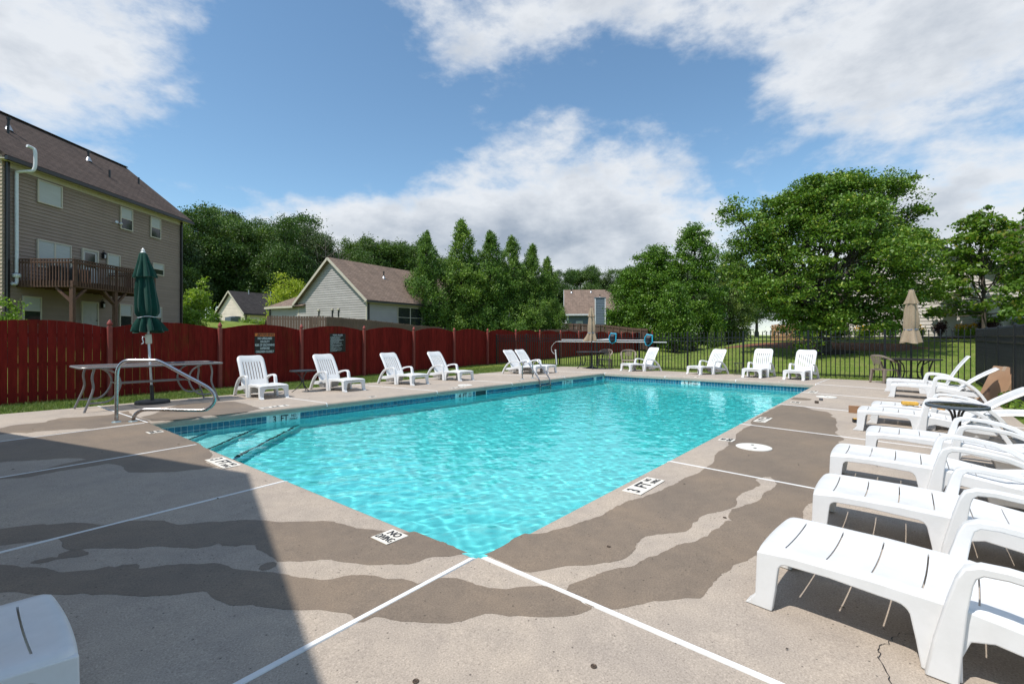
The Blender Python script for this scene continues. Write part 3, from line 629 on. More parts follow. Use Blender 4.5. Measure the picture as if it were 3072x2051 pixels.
def wall_marker(band, s0, num):
    w, a, d, inn, rz = band; out = empty('depth_marker', (0, 0, 0), 0, w)
    rot = (R(90), 0, rz+math.pi) if False else (R(90), 0, math.atan2(d.y, d.x))
    for k, t in enumerate((num, 'FT', 'NO')):
        c0 = a + d*(s0+0.0866+k*0.1735) + inn*0.002; z = -0.122-TP
        q = MB().box(-0.0845, 0.0845, -0.004, 0.006, -TP+0.003, TP-0.001).build('white_tile', M_wtile, out, loc=(c0.x, c0.y, z), rz=rz)
        e = c0 + inn*0.0072
        if k < 2: text(t, 0.165, M_black, out, (e.x, e.y, z+0.008), rot, 0.8 if k else 0.85, 0.004)
        else:
            text('NO', 0.075, M_black, out, (e.x, e.y, z+0.045), rot, 0.8, 0.0014); text('DIVING', 0.075, M_black, out, (e.x, e.y, z-0.028), rot, 0.58, 0.0014)
for s0, n_ in ((1.78, '3'), (6.30, '4'), (10.85, '5')): wall_marker(left_band, s0, n_)
wall_marker(end_band, PW(PL)-3.70, '5')
w_, a_, d_, in_, rz_ = left_band
c0 = a_+d_*12.8+in_*0.003; MB().box(-0.042, 0.042, -0.004, 0.006, -TP, TP).build('white_tile', M_wtile, w_, loc=(c0.x, c0.y, -0.122-TP), rz=rz_)
# skimmer mouth
c0 = a_+d_*7.15+in_*0.004
sk_ = MB().box(-0.2, 0.2, -0.004, 0.004, -0.09, 0.075).build('skimmer_mouth', plain('dark_recess', (0.01, 0.03, 0.035), 0.6), w_, loc=(c0.x, c0.y, -0.122-TP+0.01), rz=rz_)
MB().box(-0.2, -0.17, 0.004, 0.010, -0.09, 0.075).build('skimmer_rim', M_wtile, sk_)
M_lid = plain('skimmer_lid', (0.74, 0.72, 0.66), 0.45, 0.1, 8)
for x, y in ((7.08, 7.26), (10.33, -0.59), (4.14, -0.55)):
    l = MB().lathe([(0.0, 0.008), (0.185, 0.008), (0.195, 0.004), (0.195, -0.006), (0.0, -0.006)], 32).build('skimmer_lid', M_lid, deck, loc=(x, y, deckz(x, y)+0.004))
    for q in (-0.08, 0.08): MB().lathe([(0, 0.002), (0.018, 0.002), (0.018, 0.0), (0, 0)], 10).build('finger_hole', M_black, l, loc=(q, q*0.4, 0.0075))
M_bolt = plain('brown_bolt', (0.10, 0.07, 0.05), 0.5, 0.2, 40, metal=0.4)
for x, y in ((-0.88, -0.51), (-0.37, -0.99), (0.63, -0.52), (1.62, -0.93)):
    q = MB().lathe([(0, 0.004), (0.005, 0.004), (0.006, 0.001), (0.012, 0.001), (0.016, 0.005), (0.019, 0.004), (0.021, 0), (0, -0.004)], 14).build('deck_anchor', M_bolt, deck, loc=(x, y, deckz(x, y)+0.003)); q.scale = (0.62, 0.62, 0.62)
rl = random.Random(5); M_leaf_dead = plain('dead_leaf', (0.06, 0.045, 0.03), 0.8, 0.3, 20)
lf = MB().add([(-0.02, 0, 0), (0, 0.009, 0.006), (0.022, 0.002, 0.002), (0, -0.008, 0.004)], [(0, 3, 2, 1)]).mesh('leaf_litter', M_leaf_dead)
for k in range(46):
    s = rl.choice(((-3, 0, 0, 7), (0, 12, -2.6, -0.1), (-2, 14, 7.2, 10)));x = rl.uniform(s[0], s[1]); y = rl.uniform(s[2], s[3])
    if -0.05 < x < PL+.1 and -0.05 < y < PW(x)+.1: continue
    q = ob('leaf_litter', lf, deck, (x, y, deckz(x, y)+0.006), rl.uniform(0, 6)); q.scale = [rl.uniform(0.3, 0.9)]*3
crk = [(0.78, -2.0), (0.72, -1.93), (0.63, -1.90), (0.55, -1.87), (0.45, -1.86), (0.34, -1.91), (0.22, -1.90), (0.13, -1.92), (0.02, -1.90), (-0.06, -1.95), (-0.16, -1.94), (-0.3, -2.0), (-0.6, -2.1)]
rc = random.Random(3); P_ = []
for i in range(len(crk)-1):
    for k in range(5):
        t = k/5; P_.append(Vector((crk[i][0]*(1-t)+crk[i+1][0]*t+rc.uniform(-.008, .008), crk[i][1]*(1-t)+crk[i+1][1]*t+rc.uniform(-.008, .008))))
v = []
for i, p in enumerate(P_):
    w = rc.uniform(0.0008, 0.0028); z = deckz(p.x, p.y)+0.0042; v += [(p.x, p.y-w, z), (p.x, p.y+w, z)]
MB().add(v, [(2*i, 2*i+2, 2*i+3, 2*i+1) for i in range(len(P_)-1)]).build('crack', M_black, deck)
# ------------------------------------------------------------------ metal rails
m, nt, b, o = nodes('steel_tube'); v = coords(nt, 'Object'); geo = nt.nodes.new('ShaderNodeNewGeometry'); sp = nt.nodes.new('ShaderNodeSeparateXYZ'); nt.links.new(geo.outputs['Position'], sp.inputs[0])
zf = ramp(nt, sp.outputs[2], [(0.0, (1, 1, 1)), (0.55, (0, 0, 0))])
rs = mix(nt, 1.0, zf, ramp(nt, nnoise(nt, 14, 5, 0.7, v), [(0.35, (0, 0, 0)), (0.6, (1, 1, 1))]), 'MULTIPLY')
nt.links.new(mix(nt, rs, (0.55, 0.55, 0.56), (0.14, 0.085, 0.055)), b.inputs['Base Color']); b.inputs['Metallic'].default_value = 0.9; b.inputs['Roughness'].default_value = 0.26
bumpn(nt, b, nnoise(nt, 90, 3, 0.6, v), 0.1, 0.002); M_steel = m
M_flange = plain('chrome_flange', (0.45, 0.55, 0.56), 0.3, 0.2, 20, metal=0.7)
hr = empty('pool_handrail', (-0.28, 7.40, deckz(-0.28, 7.4))); tag(hr, 'stainless steel handrail loop over the corner steps of the pool', 'handrail')
pth = [(0, -0.01), (0, 0.30), (0.004, 0.60), (0.012, 0.78), (0.045, 0.87), (0.10, 0.925), (0.17, 0.945), (0.30, 0.945), (0.50, 0.945), (0.57, 0.93), (0.66, 0.885), (0.95, 0.705), (1.20, 0.555), (1.30, 0.48), (1.36, 0.40), (1.375, 0.32), (1.345, 0.235), (1.28, 0.175), (1.20, 0.15), (1.0, 0.155), (0.70, 0.17), (0.42, 0.18), (0.33, 0.165), (0.265, 0.12), (0.235, 0.06), (0.225, -0.01)]
DH = Vector((0.772, -0.636, 0)); sp_ = spline([(DH.x*a, DH.y*a, z) for a, z in pth], 4)
MB().tube(sp_, 0.0255, 14).build('rail', M_steel, hr, smooth=True)
for a in (0, 0.225): MB().lathe([(0.03, 0.02), (0.055, 0.012), (0.062, 0.0), (0.0, 0.0)][::-1], 20, (DH.x*a, DH.y*a, 0.002)).build('flange', M_flange, hr, smooth=True)
ld = empty('pool_ladder', (9.57, 7.26, deckz(9.57, 7.26))); tag(ld, 'stainless steel pool ladder with two hooped rails and treads', 'ladder')
for dx in (0, 0.53):
    p = spline([(dx, -t, z) for t, z in [(0, -0.01), (0, 0.2), (0, 0.38), (0.03, 0.47), (0.09, 0.535), (0.16, 0.55), (0.24, 0.51), (0.31, 0.42), (0.5, 0.20), (0.62, 0.06), (0.67, -0.04), (0.69, -0.2), (0.69, -1.0)]], 4)
    MB().tube(p, 0.021, 12).build('rail', M_steel, ld, smooth=True)
    MB().lathe([(0.0, 0.0), (0.055, 0.0), (0.05, 0.012), (0.03, 0.02)], 16, (dx, 0, 0.002)).build('flange', M_flange, ld, smooth=True)
for z in (-0.17, -0.42, -0.67): MB().box(0.0, 0.53, -0.735, -0.66, z-0.012, z+0.012).build('tread', M_steel, ld, bevel=0.005)
# ------------------------------------------------------------------ umbrellas
def cloth(name, col, weave=260):
    m, nt, b, o = nodes(name); v = coords(nt, 'Object')
    w = nt.nodes.new('ShaderNodeTexNoise'); w.inputs['Scale'].default_value = 30; nt.links.new(coords(nt, 'Object', (1, 1, 12)), w.inputs['Vector'])
    c = ramp(nt, w.outputs[0], [(0.3, sc_(col, 0.8)), (0.7, sc_(col, 1.2))]); c = mix(nt, 0.6, c, ramp(nt, nnoise(nt, 3, 4, 0.6, v), [(0.3, (0.8,)*3), (0.7, (1.12,)*3)]), 'MULTIPLY')
    nt.links.new(c, b.inputs['Base Color']); b.inputs['Roughness'].default_value = 0.9; b.inputs['Specular IOR Level'].default_value = 0.15
    b.inputs['Sheen Weight'].default_value = 0.15; bumpn(nt, b, nnoise(nt, weave, 2, 0.5, v), 0.25, 0.002); return m
def closed_umbrella(root, prof, folds, seed, mat, top_mat, pole_mat, pole_r, z0, ztop, tie_z, tie_mat, flap=None):
    "folded canopy: a pleated lathe hanging round the pole"
    rnd = random.Random(seed); ph = [rnd.uniform(0, 6.28) for _ in range(6)]; am = [rnd.uniform(0.7, 1.3) for _ in range(folds)]
    n = folds*8; v = []
    for (r, z, d) in prof:
        for k in range(n):
            a = 2*math.pi*k/n; fl_ = int(k/8) % folds
            w = 1 + d*am[fl_]*math.cos(folds*a+0.6*math.sin(z*3+ph[0])) + 0.10*math.sin(2*a+ph[1]+z*1.5)*min(1, d*3) + 0.04*math.sin(5*a+z*9+ph[2])
            if z < tie_z and flap: w *= 1+flap*max(0, math.cos(a-ph[3]))**3*(tie_z-z)/0.35
            v.append((r*w*math.cos(a), r*w*math.sin(a), z+0.02*math.sin(folds*a*0.5+ph[4])*(1 if z < tie_z else 0.2)))
    m_ = len(prof); f = [(i*n+k, i*n+(k+1) % n, (i+1)*n+(k+1) % n, (i+1)*n+k) for i in range(m_-1) for k in range(n)]
    o = MB().add(v, f).build('canopy', mat, root, smooth=True); solid(o, 0.006)
    MB().tube([(0, 0, z0), (0, 0, ztop)], pole_r, 12).build('pole', pole_mat, root, smooth=True)
    tz = [p for p in prof if abs(p[1]-tie_z) < 0.03][0]
    MB().tube([((tz[0]*1.13)*math.cos(2*math.pi*k/20), (tz[0]*1.13)*math.sin(2*math.pi*k/20), tie_z+0.01*math.sin(k)) for k in range(21)], 0.008, 6).build('tie', tie_mat, o)
M_green = cloth('green_canvas', (0.006, 0.048, 0.034)); M_tan = cloth('tan_canvas', (0.33, 0.255, 0.175))
M_alu = plain('white_pole', (0.62, 0.65, 0.68), 0.35, 0.12, 6, metal=0.2); M_bpole = plain('black_pole', (0.02, 0.022, 0.025), 0.4, 0.3, 12)
M_finial = plain('white_finial', (0.72, 0.72, 0.70), 0.4)
um = empty('patio_umbrella', (0.78, 9.94, deckz(0.78, 9.94))); tag(um, 'closed dark green umbrella on a white pole by the red fence', 'umbrella', 'closed umbrellas')
um.rotation_euler = (R(-3.2), R(-2.2), 0)
gp = [(0.03, 3.02, 0), (0.075, 2.96, 0.12), (0.115, 2.80, 0.2), (0.175, 2.62, 0.22), (0.205, 2.52, 0.25), (0.21, 2.50, 0.25), (0.15, 2.50, 0.2), (0.165, 2.40, 0.2), (0.185, 2.25, 0.2), (0.205, 2.05, 0.2), (0.215, 1.9, 0.2), (0.205, 1.78, 0.22), (0.165, 1.72, 0.2), (0.145, 1.70, 0.18), (0.17, 1.64, 0.28), (0.215, 1.53, 0.36), (0.235, 1.44, 0.4), (0.24, 1.41, 0.4)]
gp = [(r*0.84, 1.41+(z-1.41)*1.02+0.06, d) for r, z, d in gp]
closed_umbrella(um, gp, 8, 4, M_green, None, M_alu, 0.021, 0.30, 3.05, gp[13][1], M_alu, flap=1.1)
MB().lathe([(0.0, 0.12), (0.012, 0.11), (0.02, 0.09), (0.035, 0.075), (0.028, 0.05), (0.045, 0.03), (0.05, 0.0), (0.0, 0.0)][::-1], 16, (0, 0, 3.07)).build('finial', M_finial, um, smooth=True)
ck = MB().box(-0.05, 0.05, -0.04, 0.04, 1.22, 1.42).build('crank_housing', plain('cream_plastic', (0.6, 0.56, 0.44), 0.5), um, bevel=0.015)
MB().tube(spline([(-0.06, -0.02, 1.36), (-0.10, -0.05, 1.37), (-0.115, -0.06, 1.32), (-0.10, -0.05, 1.25), (-0.14, -0.09, 1.22)], 4), 0.009, 8).build('crank_handle', M_alu, ck, smooth=True)
MB().tube([(0, 0, 0.05), (0, 0, 0.38)], [0.036, 0.033], 14).build('base_sleeve', M_bpole, um, smooth=True)
M_stone = plain('dark_base_stone', (0.045, 0.045, 0.048), 0.75, 0.25, 14, 0.5, 90)
bs = MB().lathe([(0.0, -0.004), (0.29, -0.004), (0.298, 0.01), (0.295, 0.05), (0.28, 0.064), (0.06, 0.07), (0.0, 0.07)], 36).build('base', M_stone, um, smooth=True)
bs.rotation_euler = (R(3.2), R(2.2), 0)
M_blue = plain('blue_cord', (0.06, 0.20, 0.42), 0.6)
def tan_umbrella(x, y, h, zb, seed, lab, lean=0):
    u = empty('patio_umbrella', (x, y, deckz(x, y))); tag(u, lab, 'umbrella', 'closed umbrellas'); u.rotation_euler = (0, R(lean), R(seed*40))
    s = (h-zb)/1.45
    pr = [(0.03, 1.45, 0), (0.055, 1.43, 0.1), (0.08, 1.32, 0.2), (0.115, 1.19, 0.28), (0.145, 1.09, 0.36), (0.15, 1.07, 0.38), (0.115, 1.07, 0.24), (0.135, 0.95, 0.22), (0.155, 0.82, 0.20), (0.17, 0.62, 0.20), (0.172, 0.48, 0.20), (0.165, 0.40, 0.18), (0.160, 0.36, 0.16), (0.172, 0.30, 0.24), (0.19, 0.17, 0.30), (0.205, 0.05, 0.34), (0.21, 0.0, 0.36)]
    pr = [(r*0.88, zb+z*s, d) for r, z, d in pr]
    closed_umbrella(u, pr, 6, seed, M_tan, None, M_bpole, 0.022, 0.04, h, pr[12][1], M_blue, flap=0.8)
    MB().lathe([(0, 0), (0.04, 0), (0.035, 0.02), (0, 0.035)], 12, (0, 0, h)).build('finial', M_bpole, u)
    MB().lathe([(0.0, 0.0), (0.25, 0.0), (0.255, 0.02), (0.2, 0.05), (0.08, 0.09), (0.035, 0.11), (0.03, 0.28), (0.0, 0.28)], 28).build('base', M_stone, u, smooth=True)
tan_umbrella(15.74, 8.40, 2.58, 1.16, 2, 'closed tan umbrella over the round table at the far pool corner')
tan_umbrella(15.90, -2.02, 2.70, 1.18, 5, 'closed tan umbrella with blue cord over the table at right', 1.0)
# ------------------------------------------------------------------ tables
M_grey = plain('grey_metal', (0.23, 0.22, 0.215), 0.42, 0.15, 20, 0.1, 120, metal=0.35)
m, nt, b, o = nodes('smoked_glass'); b.inputs['Base Color'].default_value = (0.03, 0.024, 0.018, 1); b.inputs['Roughness'].default_value = 0.06; b.inputs['Alpha'].default_value = 0.88; b.inputs['Specular IOR Level'].default_value = 0.3; M_glass = m
lt = empty('patio_table', (0.70, 9.72, deckz(0.7, 9.72))); tag(lt, 'long grey metal patio table with curved legs round the green umbrella', 'table', 'patio tables')
def rrect(a, b_, r, n=5):
    P = []
    for cx, cy, s0 in ((a-r, b_-r, 0), (-a+r, b_-r, 90), (-a+r, -b_+r, 180), (a-r, -b_+r, 270)):
        P += [(cx+r*math.cos(R(s0+90*k/n)), cy+r*math.sin(R(s0+90*k/n))) for k in range(n+1)]
    return P
TZ = 0.80
rp = rrect(1.14, 0.52, 0.12)
P3 = [(a, b_, TZ) for a, b_ in rp]; P3.append(P3[0]); P3.append(P3[1])
MB().tube(P3, 0.019, 8, caps=False).build('rim', M_grey, lt, smooth=True)
m, nt, b, o = nodes('tinted_glass_top'); b.inputs['Base Color'].default_value = (0.30, 0.26, 0.25, 1); b.inputs['Roughness'].default_value = 0.15; b.inputs['Alpha'].default_value = 0.55
MB().prism(rrect(1.125, 0.505, 0.11), lambda a, b_, d: (a, b_, d), TZ-0.004, TZ+0.004).build('glass_top', m, lt)
for sx in (-1, 1):
    for sy in (-1, 1):
        x0 = sx*0.93; y0 = sy*0.40; x1 = sx*0.80
        MB().tube(spline([(x0, y0, TZ-0.02), (x0+sx*0.03, y0, TZ-0.18), (x0+sx*0.015, y0*1.02, 0.42), (x0+sx*0.08, y0*1.08, 0.20), (x0+sx*0.15, y0*1.14, 0.0)], 4), 0.019, 8).build('leg', M_grey, lt, smooth=True)
        MB().tube(spline([(x1-sx*0.02, y0*0.9, TZ-0.02), (x1-sx*0.18, y0*0.9, TZ-0.12), (x1-sx*0.25, y0*0.9, 0.50), (x1-sx*0.19, y0*0.93, 0.30), (x1-sx*0.05, y0*0.96, 0.17), (x0+sx*0.085, y0*1.07, 0.165)], 5), 0.017, 8).build('hoop', M_grey, lt, smooth=True)
    MB().tube([(sx*0.555, -0.36, 0.47), (sx*0.555, 0.36, 0.47)], 0.014, 8).build('cross_bar', M_grey, lt, smooth=True)
for y in (-0.12, 0.12): MB().tube([(-0.555, y, 0.47), (0.555, y, 0.47)], 0.014, 8).build('stretcher', M_grey, lt, smooth=True)
# little bistro table
M_dark = plain('dark_metal', (0.030, 0.029, 0.030), 0.45, 0.25, 20, 0.1, 100)
bt = empty('side_table', (3.73, 9.55, deckz(3.73, 9.55))); tag(bt, 'small round black side table between two loungers at the red fence', 'table', 'small side tables')
def bistro(t, r, h, m_, rim):
    MB().lathe([(0, h-0.016), (r-0.01, h-0.016), (r, h-0.012), (r, h+0.012), (r-0.018, h+0.014), (r-0.02, h+0.004), (0, h+0.004)], 36).build('table_top', rim, t, smooth=True)
    for k in range(3):
        a = 2*math.pi*k/3+0.5; q = lambda rr, z: (rr*math.cos(a), rr*math.sin(a), z)
        MB().tube(spline([q(r*0.62, h-0.02), q(r*0.45, h-0.06), q(0.05, h*0.70), q(0.028, h*0.5), q(0.05, h*0.34), q(r*0.5, 0.07), q(r*0.82, 0.0)], 5), 0.010, 7).build('leg', m_, t, smooth=True)
    MB().lathe([(0, h*0.45), (0.036, h*0.45), (0.036, h*0.58), (0, h*0.58)], 12).build('collar', m_, t)
bistro(bt, 0.30, 0.52, M_dark, M_dark)
gt = empty('side_table', (5.62, -2.40, deckz(5.62, -2.4))); tag(gt, 'round smoked glass side table between loungers of the right row', 'table', 'small side tables')
M_bluegrey = plain('blue_grey_rim', (0.10, 0.125, 0.15), 0.5, 0.15, 12)
R_ = 0.285; Hg = 0.54
MB().lathe([(R_-0.012, Hg+0.014), (R_, Hg+0.010), (R_+0.002, Hg-0.012), (R_-0.006, Hg-0.024), (R_-0.02, Hg-0.02), (R_-0.018, Hg+0.012)], 40, caps=False).build('rim', M_bluegrey, gt, smooth=True)
MB().lathe([(0, Hg-0.003), (R_-0.014, Hg-0.003), (R_-0.014, Hg+0.004), (0, Hg+0.004)], 40).build('glass_top', M_glass, gt)
M_rust = plain('worn_leg', (0.09, 0.07, 0.06), 0.6, 0.4, 18, 0.2)
for k in range(4):
    a = 2*math.pi*k/4+0.3; q = lambda rr, z: (rr*math.cos(a), rr*math.sin(a), z)
    MB().tube(spline([q(0.14, Hg-0.02), q(0.06, Hg-0.07), q(0.03, Hg*0.6), q(0.05, Hg*0.3), q(0.20, 0.0)], 5), 0.012, 8).build('leg', M_rust, gt, smooth=True)
M_mosaic = plain('dark_mosaic_top', (0.022, 0.020, 0.019), 0.5, 0.5, 26, spec=0.25)
def iron_table(x, y, rr, lab, rz, legs=4):
    t = empty('patio_table', (x, y, deckz(x, y)), rz); tag(t, lab, 'table', 'patio tables'); h = 0.705
    MB().lathe([(0, h-0.02), (rr-0.012, h-0.02), (rr, h-0.012), (rr, h+0.008), (rr-0.01, h+0.014), (0, h+0.016)], 40).build('table_top', M_mosaic, t, smooth=True)
    for k in range(legs):
        a = 2*math.pi*k/legs+0.4; q = lambda r_, z: (r_*math.cos(a), r_*math.sin(a), z)
        MB().tube(spline([q(rr*0.80, h-0.03), q(rr*0.72, h*0.75), q(rr*0.66, h*0.45), q(rr*0.72, h*0.2), q(rr*0.92, 0.0)], 5), 0.020, 8).build('leg', M_bpole, t, smooth=True)
        MB().tube(spline([q(rr*0.70, h-0.03), q(rr*0.45, h*0.78), q(rr*0.38, h*0.5), q(rr*0.48, h*0.25), q(rr*0.74, 0.12)], 5), 0.017, 8).build('hoop', M_bpole, t, smooth=True)
        MB().tube([q(0.0, h*0.5), q(rr*0.40, h*0.5)], 0.010, 6).build('stretcher', M_bpole, t)
iron_table(15.74, 8.40, 0.66, 'round dark iron table under the tan umbrella at the far pool corner', 0.2)
iron_table(15.90, -2.02, 0.70, 'round dark iron table under the tan umbrella at right', 0.6)
# ------------------------------------------------------------------ brown plastic chairs
M_brown = plain('brown_plastic', (0.235, 0.185, 0.145), 0.5, 0.12, 6, 0.05, 200)
def make_chair():
    t = empty('plastic_chair', (0, 0, 0))
    xs = [-0.22, -0.2, -0.1, 0, 0.1, 0.2, 0.24, 0.255]; ys = [-0.25, -0.24, -0.15, -0.05, 0.05, 0.15, 0.24, 0.25]
    def P(x, y): return (x, y*(0.86+0.14*(x+0.22)/0.475), 0.415-0.02*math.cos(y*5)+0.02*(x+0.1)-0.03*max(0, (x-0.235)/0.02)-0.03*max(0, (abs(y)-0.24)/0.01))
    v, f = grid_faces(xs, ys, lambda x, y: False, P); o = MB().add(v, f).build('seat', M_brown, t, smooth=True); solid(o, 0.02)
    for sx in (-1, 1):
        for sy in (-1, 1):
            fx = 0.22 if sx > 0 else -0.17; fy = 0.235 if sx > 0 else 0.2
            MB().add([(fx+dx, sy*fy+dy, 0.40) for dx, dy in ((-.045, -.03), (.045, -.03), (.045, .03), (-.045, .03))] + [(fx+sx*0.065+dx, sy*(fy+0.02)+dy, 0.0) for dx, dy in ((-.024, -.02), (.024, -.02), (.024, .02), (-.024, .02))],
                     [(3,2,1,0),(4,5,6,7),(0,1,5,4),(1,2,6,5),(2,3,7,6),(3,0,4,7)]).build('leg', M_brown, t, bevel=0.006)
    # rounded back hoop running down into the arms
    path = []
    for k in range(25):
        a = -90+180*k/24; u = abs(a)/90
        z = 0.80-0.19*u**2.6; x = -0.27+0.30*u**2.2*0.9+0.08*u**6; y = 0.30*math.sin(R(a))*(1.0)
        path.append((x, y, z))
    path = [(0.20, -0.285, 0.60), (0.10, -0.293, 0.605)] + path[2:-2] + [(0.10, 0.293, 0.605), (0.20, 0.285, 0.60)]
    P3 = spline(path, 3); v = []; n = len(P3)
    for i, p in enumerate(P3):
        d = (P3[min(i+1, n-1)]-P3[max(i-1, 0)]).normalized(); up = Vector((0, 0, 1)); r = d.cross(up).normalized(); u = r.cross(d); back = sst(0.0, 0.3, 1-abs(i/(n-1)-0.5)*2)
        for q, w in ((-0.012, -0.5), (0.012, -0.5), (0.012, 0.5), (-0.012, 0.5)):
            hgt = 0.055 if 1 else 0.05; flat = 0.055*(1-back)
            v.append(p + r*(q*(1+3*(1-back))) + u*(w*hgt*(0.35+0.65*back)))
    f = [(i*4+k, i*4+(k+1) % 4, (i+1)*4+(k+1) % 4, (i+1)*4+k) for i in range(n-1) for k in range(4)] + [(3, 2, 1, 0), tuple((n-1)*4+k for k in range(4))]
    MB().add(v, f).build('back_hoop', M_brown, t, smooth=True, bevel=0.005)
    for sy in (-1, 1): MB().bar((0.19, sy*0.285, 0.60), (0.235, sy*0.25, 0.39), 0.05, 0.03).build('arm_post', M_brown, t, bevel=0.006)
    # lattice splat, open diamonds between ribs
    mb = MB()
    def S_(a, b_): return (-0.205-0.075*b_, a*(0.085+0.075*b_**1.3), 0.41+0.37*b_)
    for a in (-1, -0.33, 0.33, 1): mb.tube([S_(a, q/6) for q in range(7)], 0.010, 6)
    for b_ in (0.42, 0.58, 0.74, 0.90):
        mb.tube([S_(a, b_) for a in (-1, -0.33, 0.33, 1)], 0.008, 6)
    for b0 in (0.42, 0.58, 0.74):
        for a0 in (-1, -0.33, 0.33):
            mb.tube([S_(a0, b0), S_(a0+0.66, b0+0.16)], 0.006, 5); mb.tube([S_(a0+0.66, b0), S_(a0, b0+0.16)], 0.006, 5)
    mb.build('back_splat', M_brown, t, smooth=True)
    return t
ch0 = make_chair()
for i, (x, y, h, lab) in enumerate([(16.42, 8.12, 192, 'brown plastic armchair right behind the round table at the far corner'), (16.38, 7.02, 205, 'brown plastic armchair between the round table and the sideways lounger'), (15.55, -1.42, -42, 'brown plastic armchair pulled up to the table at right')]):
    t = ch0 if i == 0 else copy_tree(ch0); t.location = (x, y, deckz(x, y)); t.rotation_euler = (0, 0, R(h)); tag(t, lab, 'chair', 'brown plastic chairs')
# small wire stand behind the loungers
ws = empty('wire_stand', (15.95, 2.62, deckz(15.95, 2.62))); tag(ws, 'low black wire stand between loungers at the back fence', 'stand')
for k in range(4):
    a = R(45+90*k); MB().tube([(0.17*math.cos(a), 0.17*math.sin(a), 0), (0.15*math.cos(a), 0.15*math.sin(a), 0.43)], 0.006, 6).build('leg', M_bpole, ws)
for z, q in ((0.43, 0.16), (0.06, 0.17)): MB().tube([(q*math.cos(R(10*k)), q*math.sin(R(10*k)), z) for k in range(37)], 0.007, 6, False).build('ring', M_bpole, ws)
for k in range(8):
    a = R(45*k); MB().tube(spline([(0.155*math.cos(a), 0.155*math.sin(a), 0.43), (0.10*math.cos(a+.4), 0.10*math.sin(a+.4), 0.25), (0.165*math.cos(a+.1), 0.165*math.sin(a+.1), 0.06)], 4), 0.004, 5).build('wire', M_bpole, ws)
# ------------------------------------------------------------------ odds and ends on the right
LZ = lambda x, y: deckz(x, y)
M_sponge = plain('yellow_sponge', (0.62, 0.36, 0.06), 0.95, 0.2, 30, 0.8, 150)
tin = MB().lathe([(0, 0), (0.05, 0), (0.052, 0.004), (0.052, 0.028), (0.05, 0.032), (0, 0.032)], 24).build('tin', plain('shiny_tin', (0.5, 0.56, 0.62), 0.2, 0.1, 12, metal=0.9), None, loc=(7.36, -1.98, LZ(7.3, -2.0)+0.272)); tag(tin, 'small shiny tin under the yellow sponge', 'tin')
spg = MB().box(-0.055, 0.055, -0.10, 0.10, 0, 0.055).build('sponge', M_sponge, None, bevel=0.018, seg=3, loc=(7.36, -1.98, LZ(7.3, -2)+0.306), rz=0.15); tag(spg, 'large yellow sponge lying on a white lounger', 'sponge')
pl = empty('pliers', (7.47, -2.24, LZ(7.4, -2.2)+0.300), R(75)); tag(pl, 'dark pliers with red grips on the lounger beside the sponge', 'pliers')
for s in (-1, 1):
    MB().tube(spline([(-0.10, s*0.004, 0.01), (-0.05, s*0.01, 0.012), (0, -s*0.004, 0.012), (0.06, -s*0.035, 0.012), (0.14, -s*0.030, 0.012)], 4), 0.008, 8).build('jaw', M_dark, pl, smooth=True)
    MB().tube(spline([(0.03, -s*0.02, 0.012), (0.06, -s*0.035, 0.013), (0.10, -s*0.034, 0.013)], 4), 0.012, 8).build('grip', plain('red_grip', (0.30, 0.03, 0.04), 0.5), pl, smooth=True)
lev = MB().box(-0.16, 0.16, -0.02, 0.02, 0, 0.018).build('paint_stick', plain('orange_wood', (0.55, 0.27, 0.04), 0.6, 0.2, 20), None, bevel=0.003, loc=(7.40, -2.22, LZ(7.4, -2.2)+0.274), rz=R(82)); tag(lev, 'orange wooden stick lying under the pliers on the lounger', 'stick')
M_board = plain('raw_board', (0.30, 0.165, 0.085), 0.8, 0.25, 7, 0.3, 60, vscale=(1, 6, 6))
bd = MB().box(0, 0.95, -0.012, 0.012, 0, 0.125).build('wooden_board', M_board, None, bevel=0.003, loc=(8.12, -1.16, LZ(8.1, -1.2)+0.002), rz=R(-80)); tag(bd, 'brown wooden board standing on edge beyond the sponge lounger', 'board')
tm = empty('tape_measure', (7.05, -1.33, LZ(7, -1.3)), R(20)); tag(tm, 'black and yellow tape measure on the deck beside the right loungers', 'tape measure')
MB().box(-0.04, 0.04, -0.035, 0.035, 0.0, 0.06).build('case', M_black, tm, bevel=0.012); MB().box(-0.041, 0.02, -0.03, 0.03, 0.052, 0.064).build('band', plain('yellow_band', (0.62, 0.33, 0.02), 0.5), tm, bevel=0.004); MB().box(-0.07, -0.03, -0.012, 0.012, 0.004, 0.008).build('blade', M_flange, tm)
for x, y, lab, mt in ((9.58, -0.58, 'upper of two small grey caps on the right deck', plain('grey_cap', (0.16, 0.16, 0.17), 0.4, 0.2, metal=0.5)), (9.05, -0.57, 'lower of two small caps on the right deck, brownish', plain('brown_cap', (0.10, 0.075, 0.055), 0.5, 0.3, metal=0.3))):
    q = MB().lathe([(0, 0), (0.034, 0), (0.036, 0.006), (0.036, 0.042), (0.03, 0.046), (0.024, 0.040), (0, 0.040)], 20).build('pipe_cap', mt, None, loc=(x, y, LZ(x, y)+0.002)); tag(q, lab, 'cap', 'caps on the right deck')
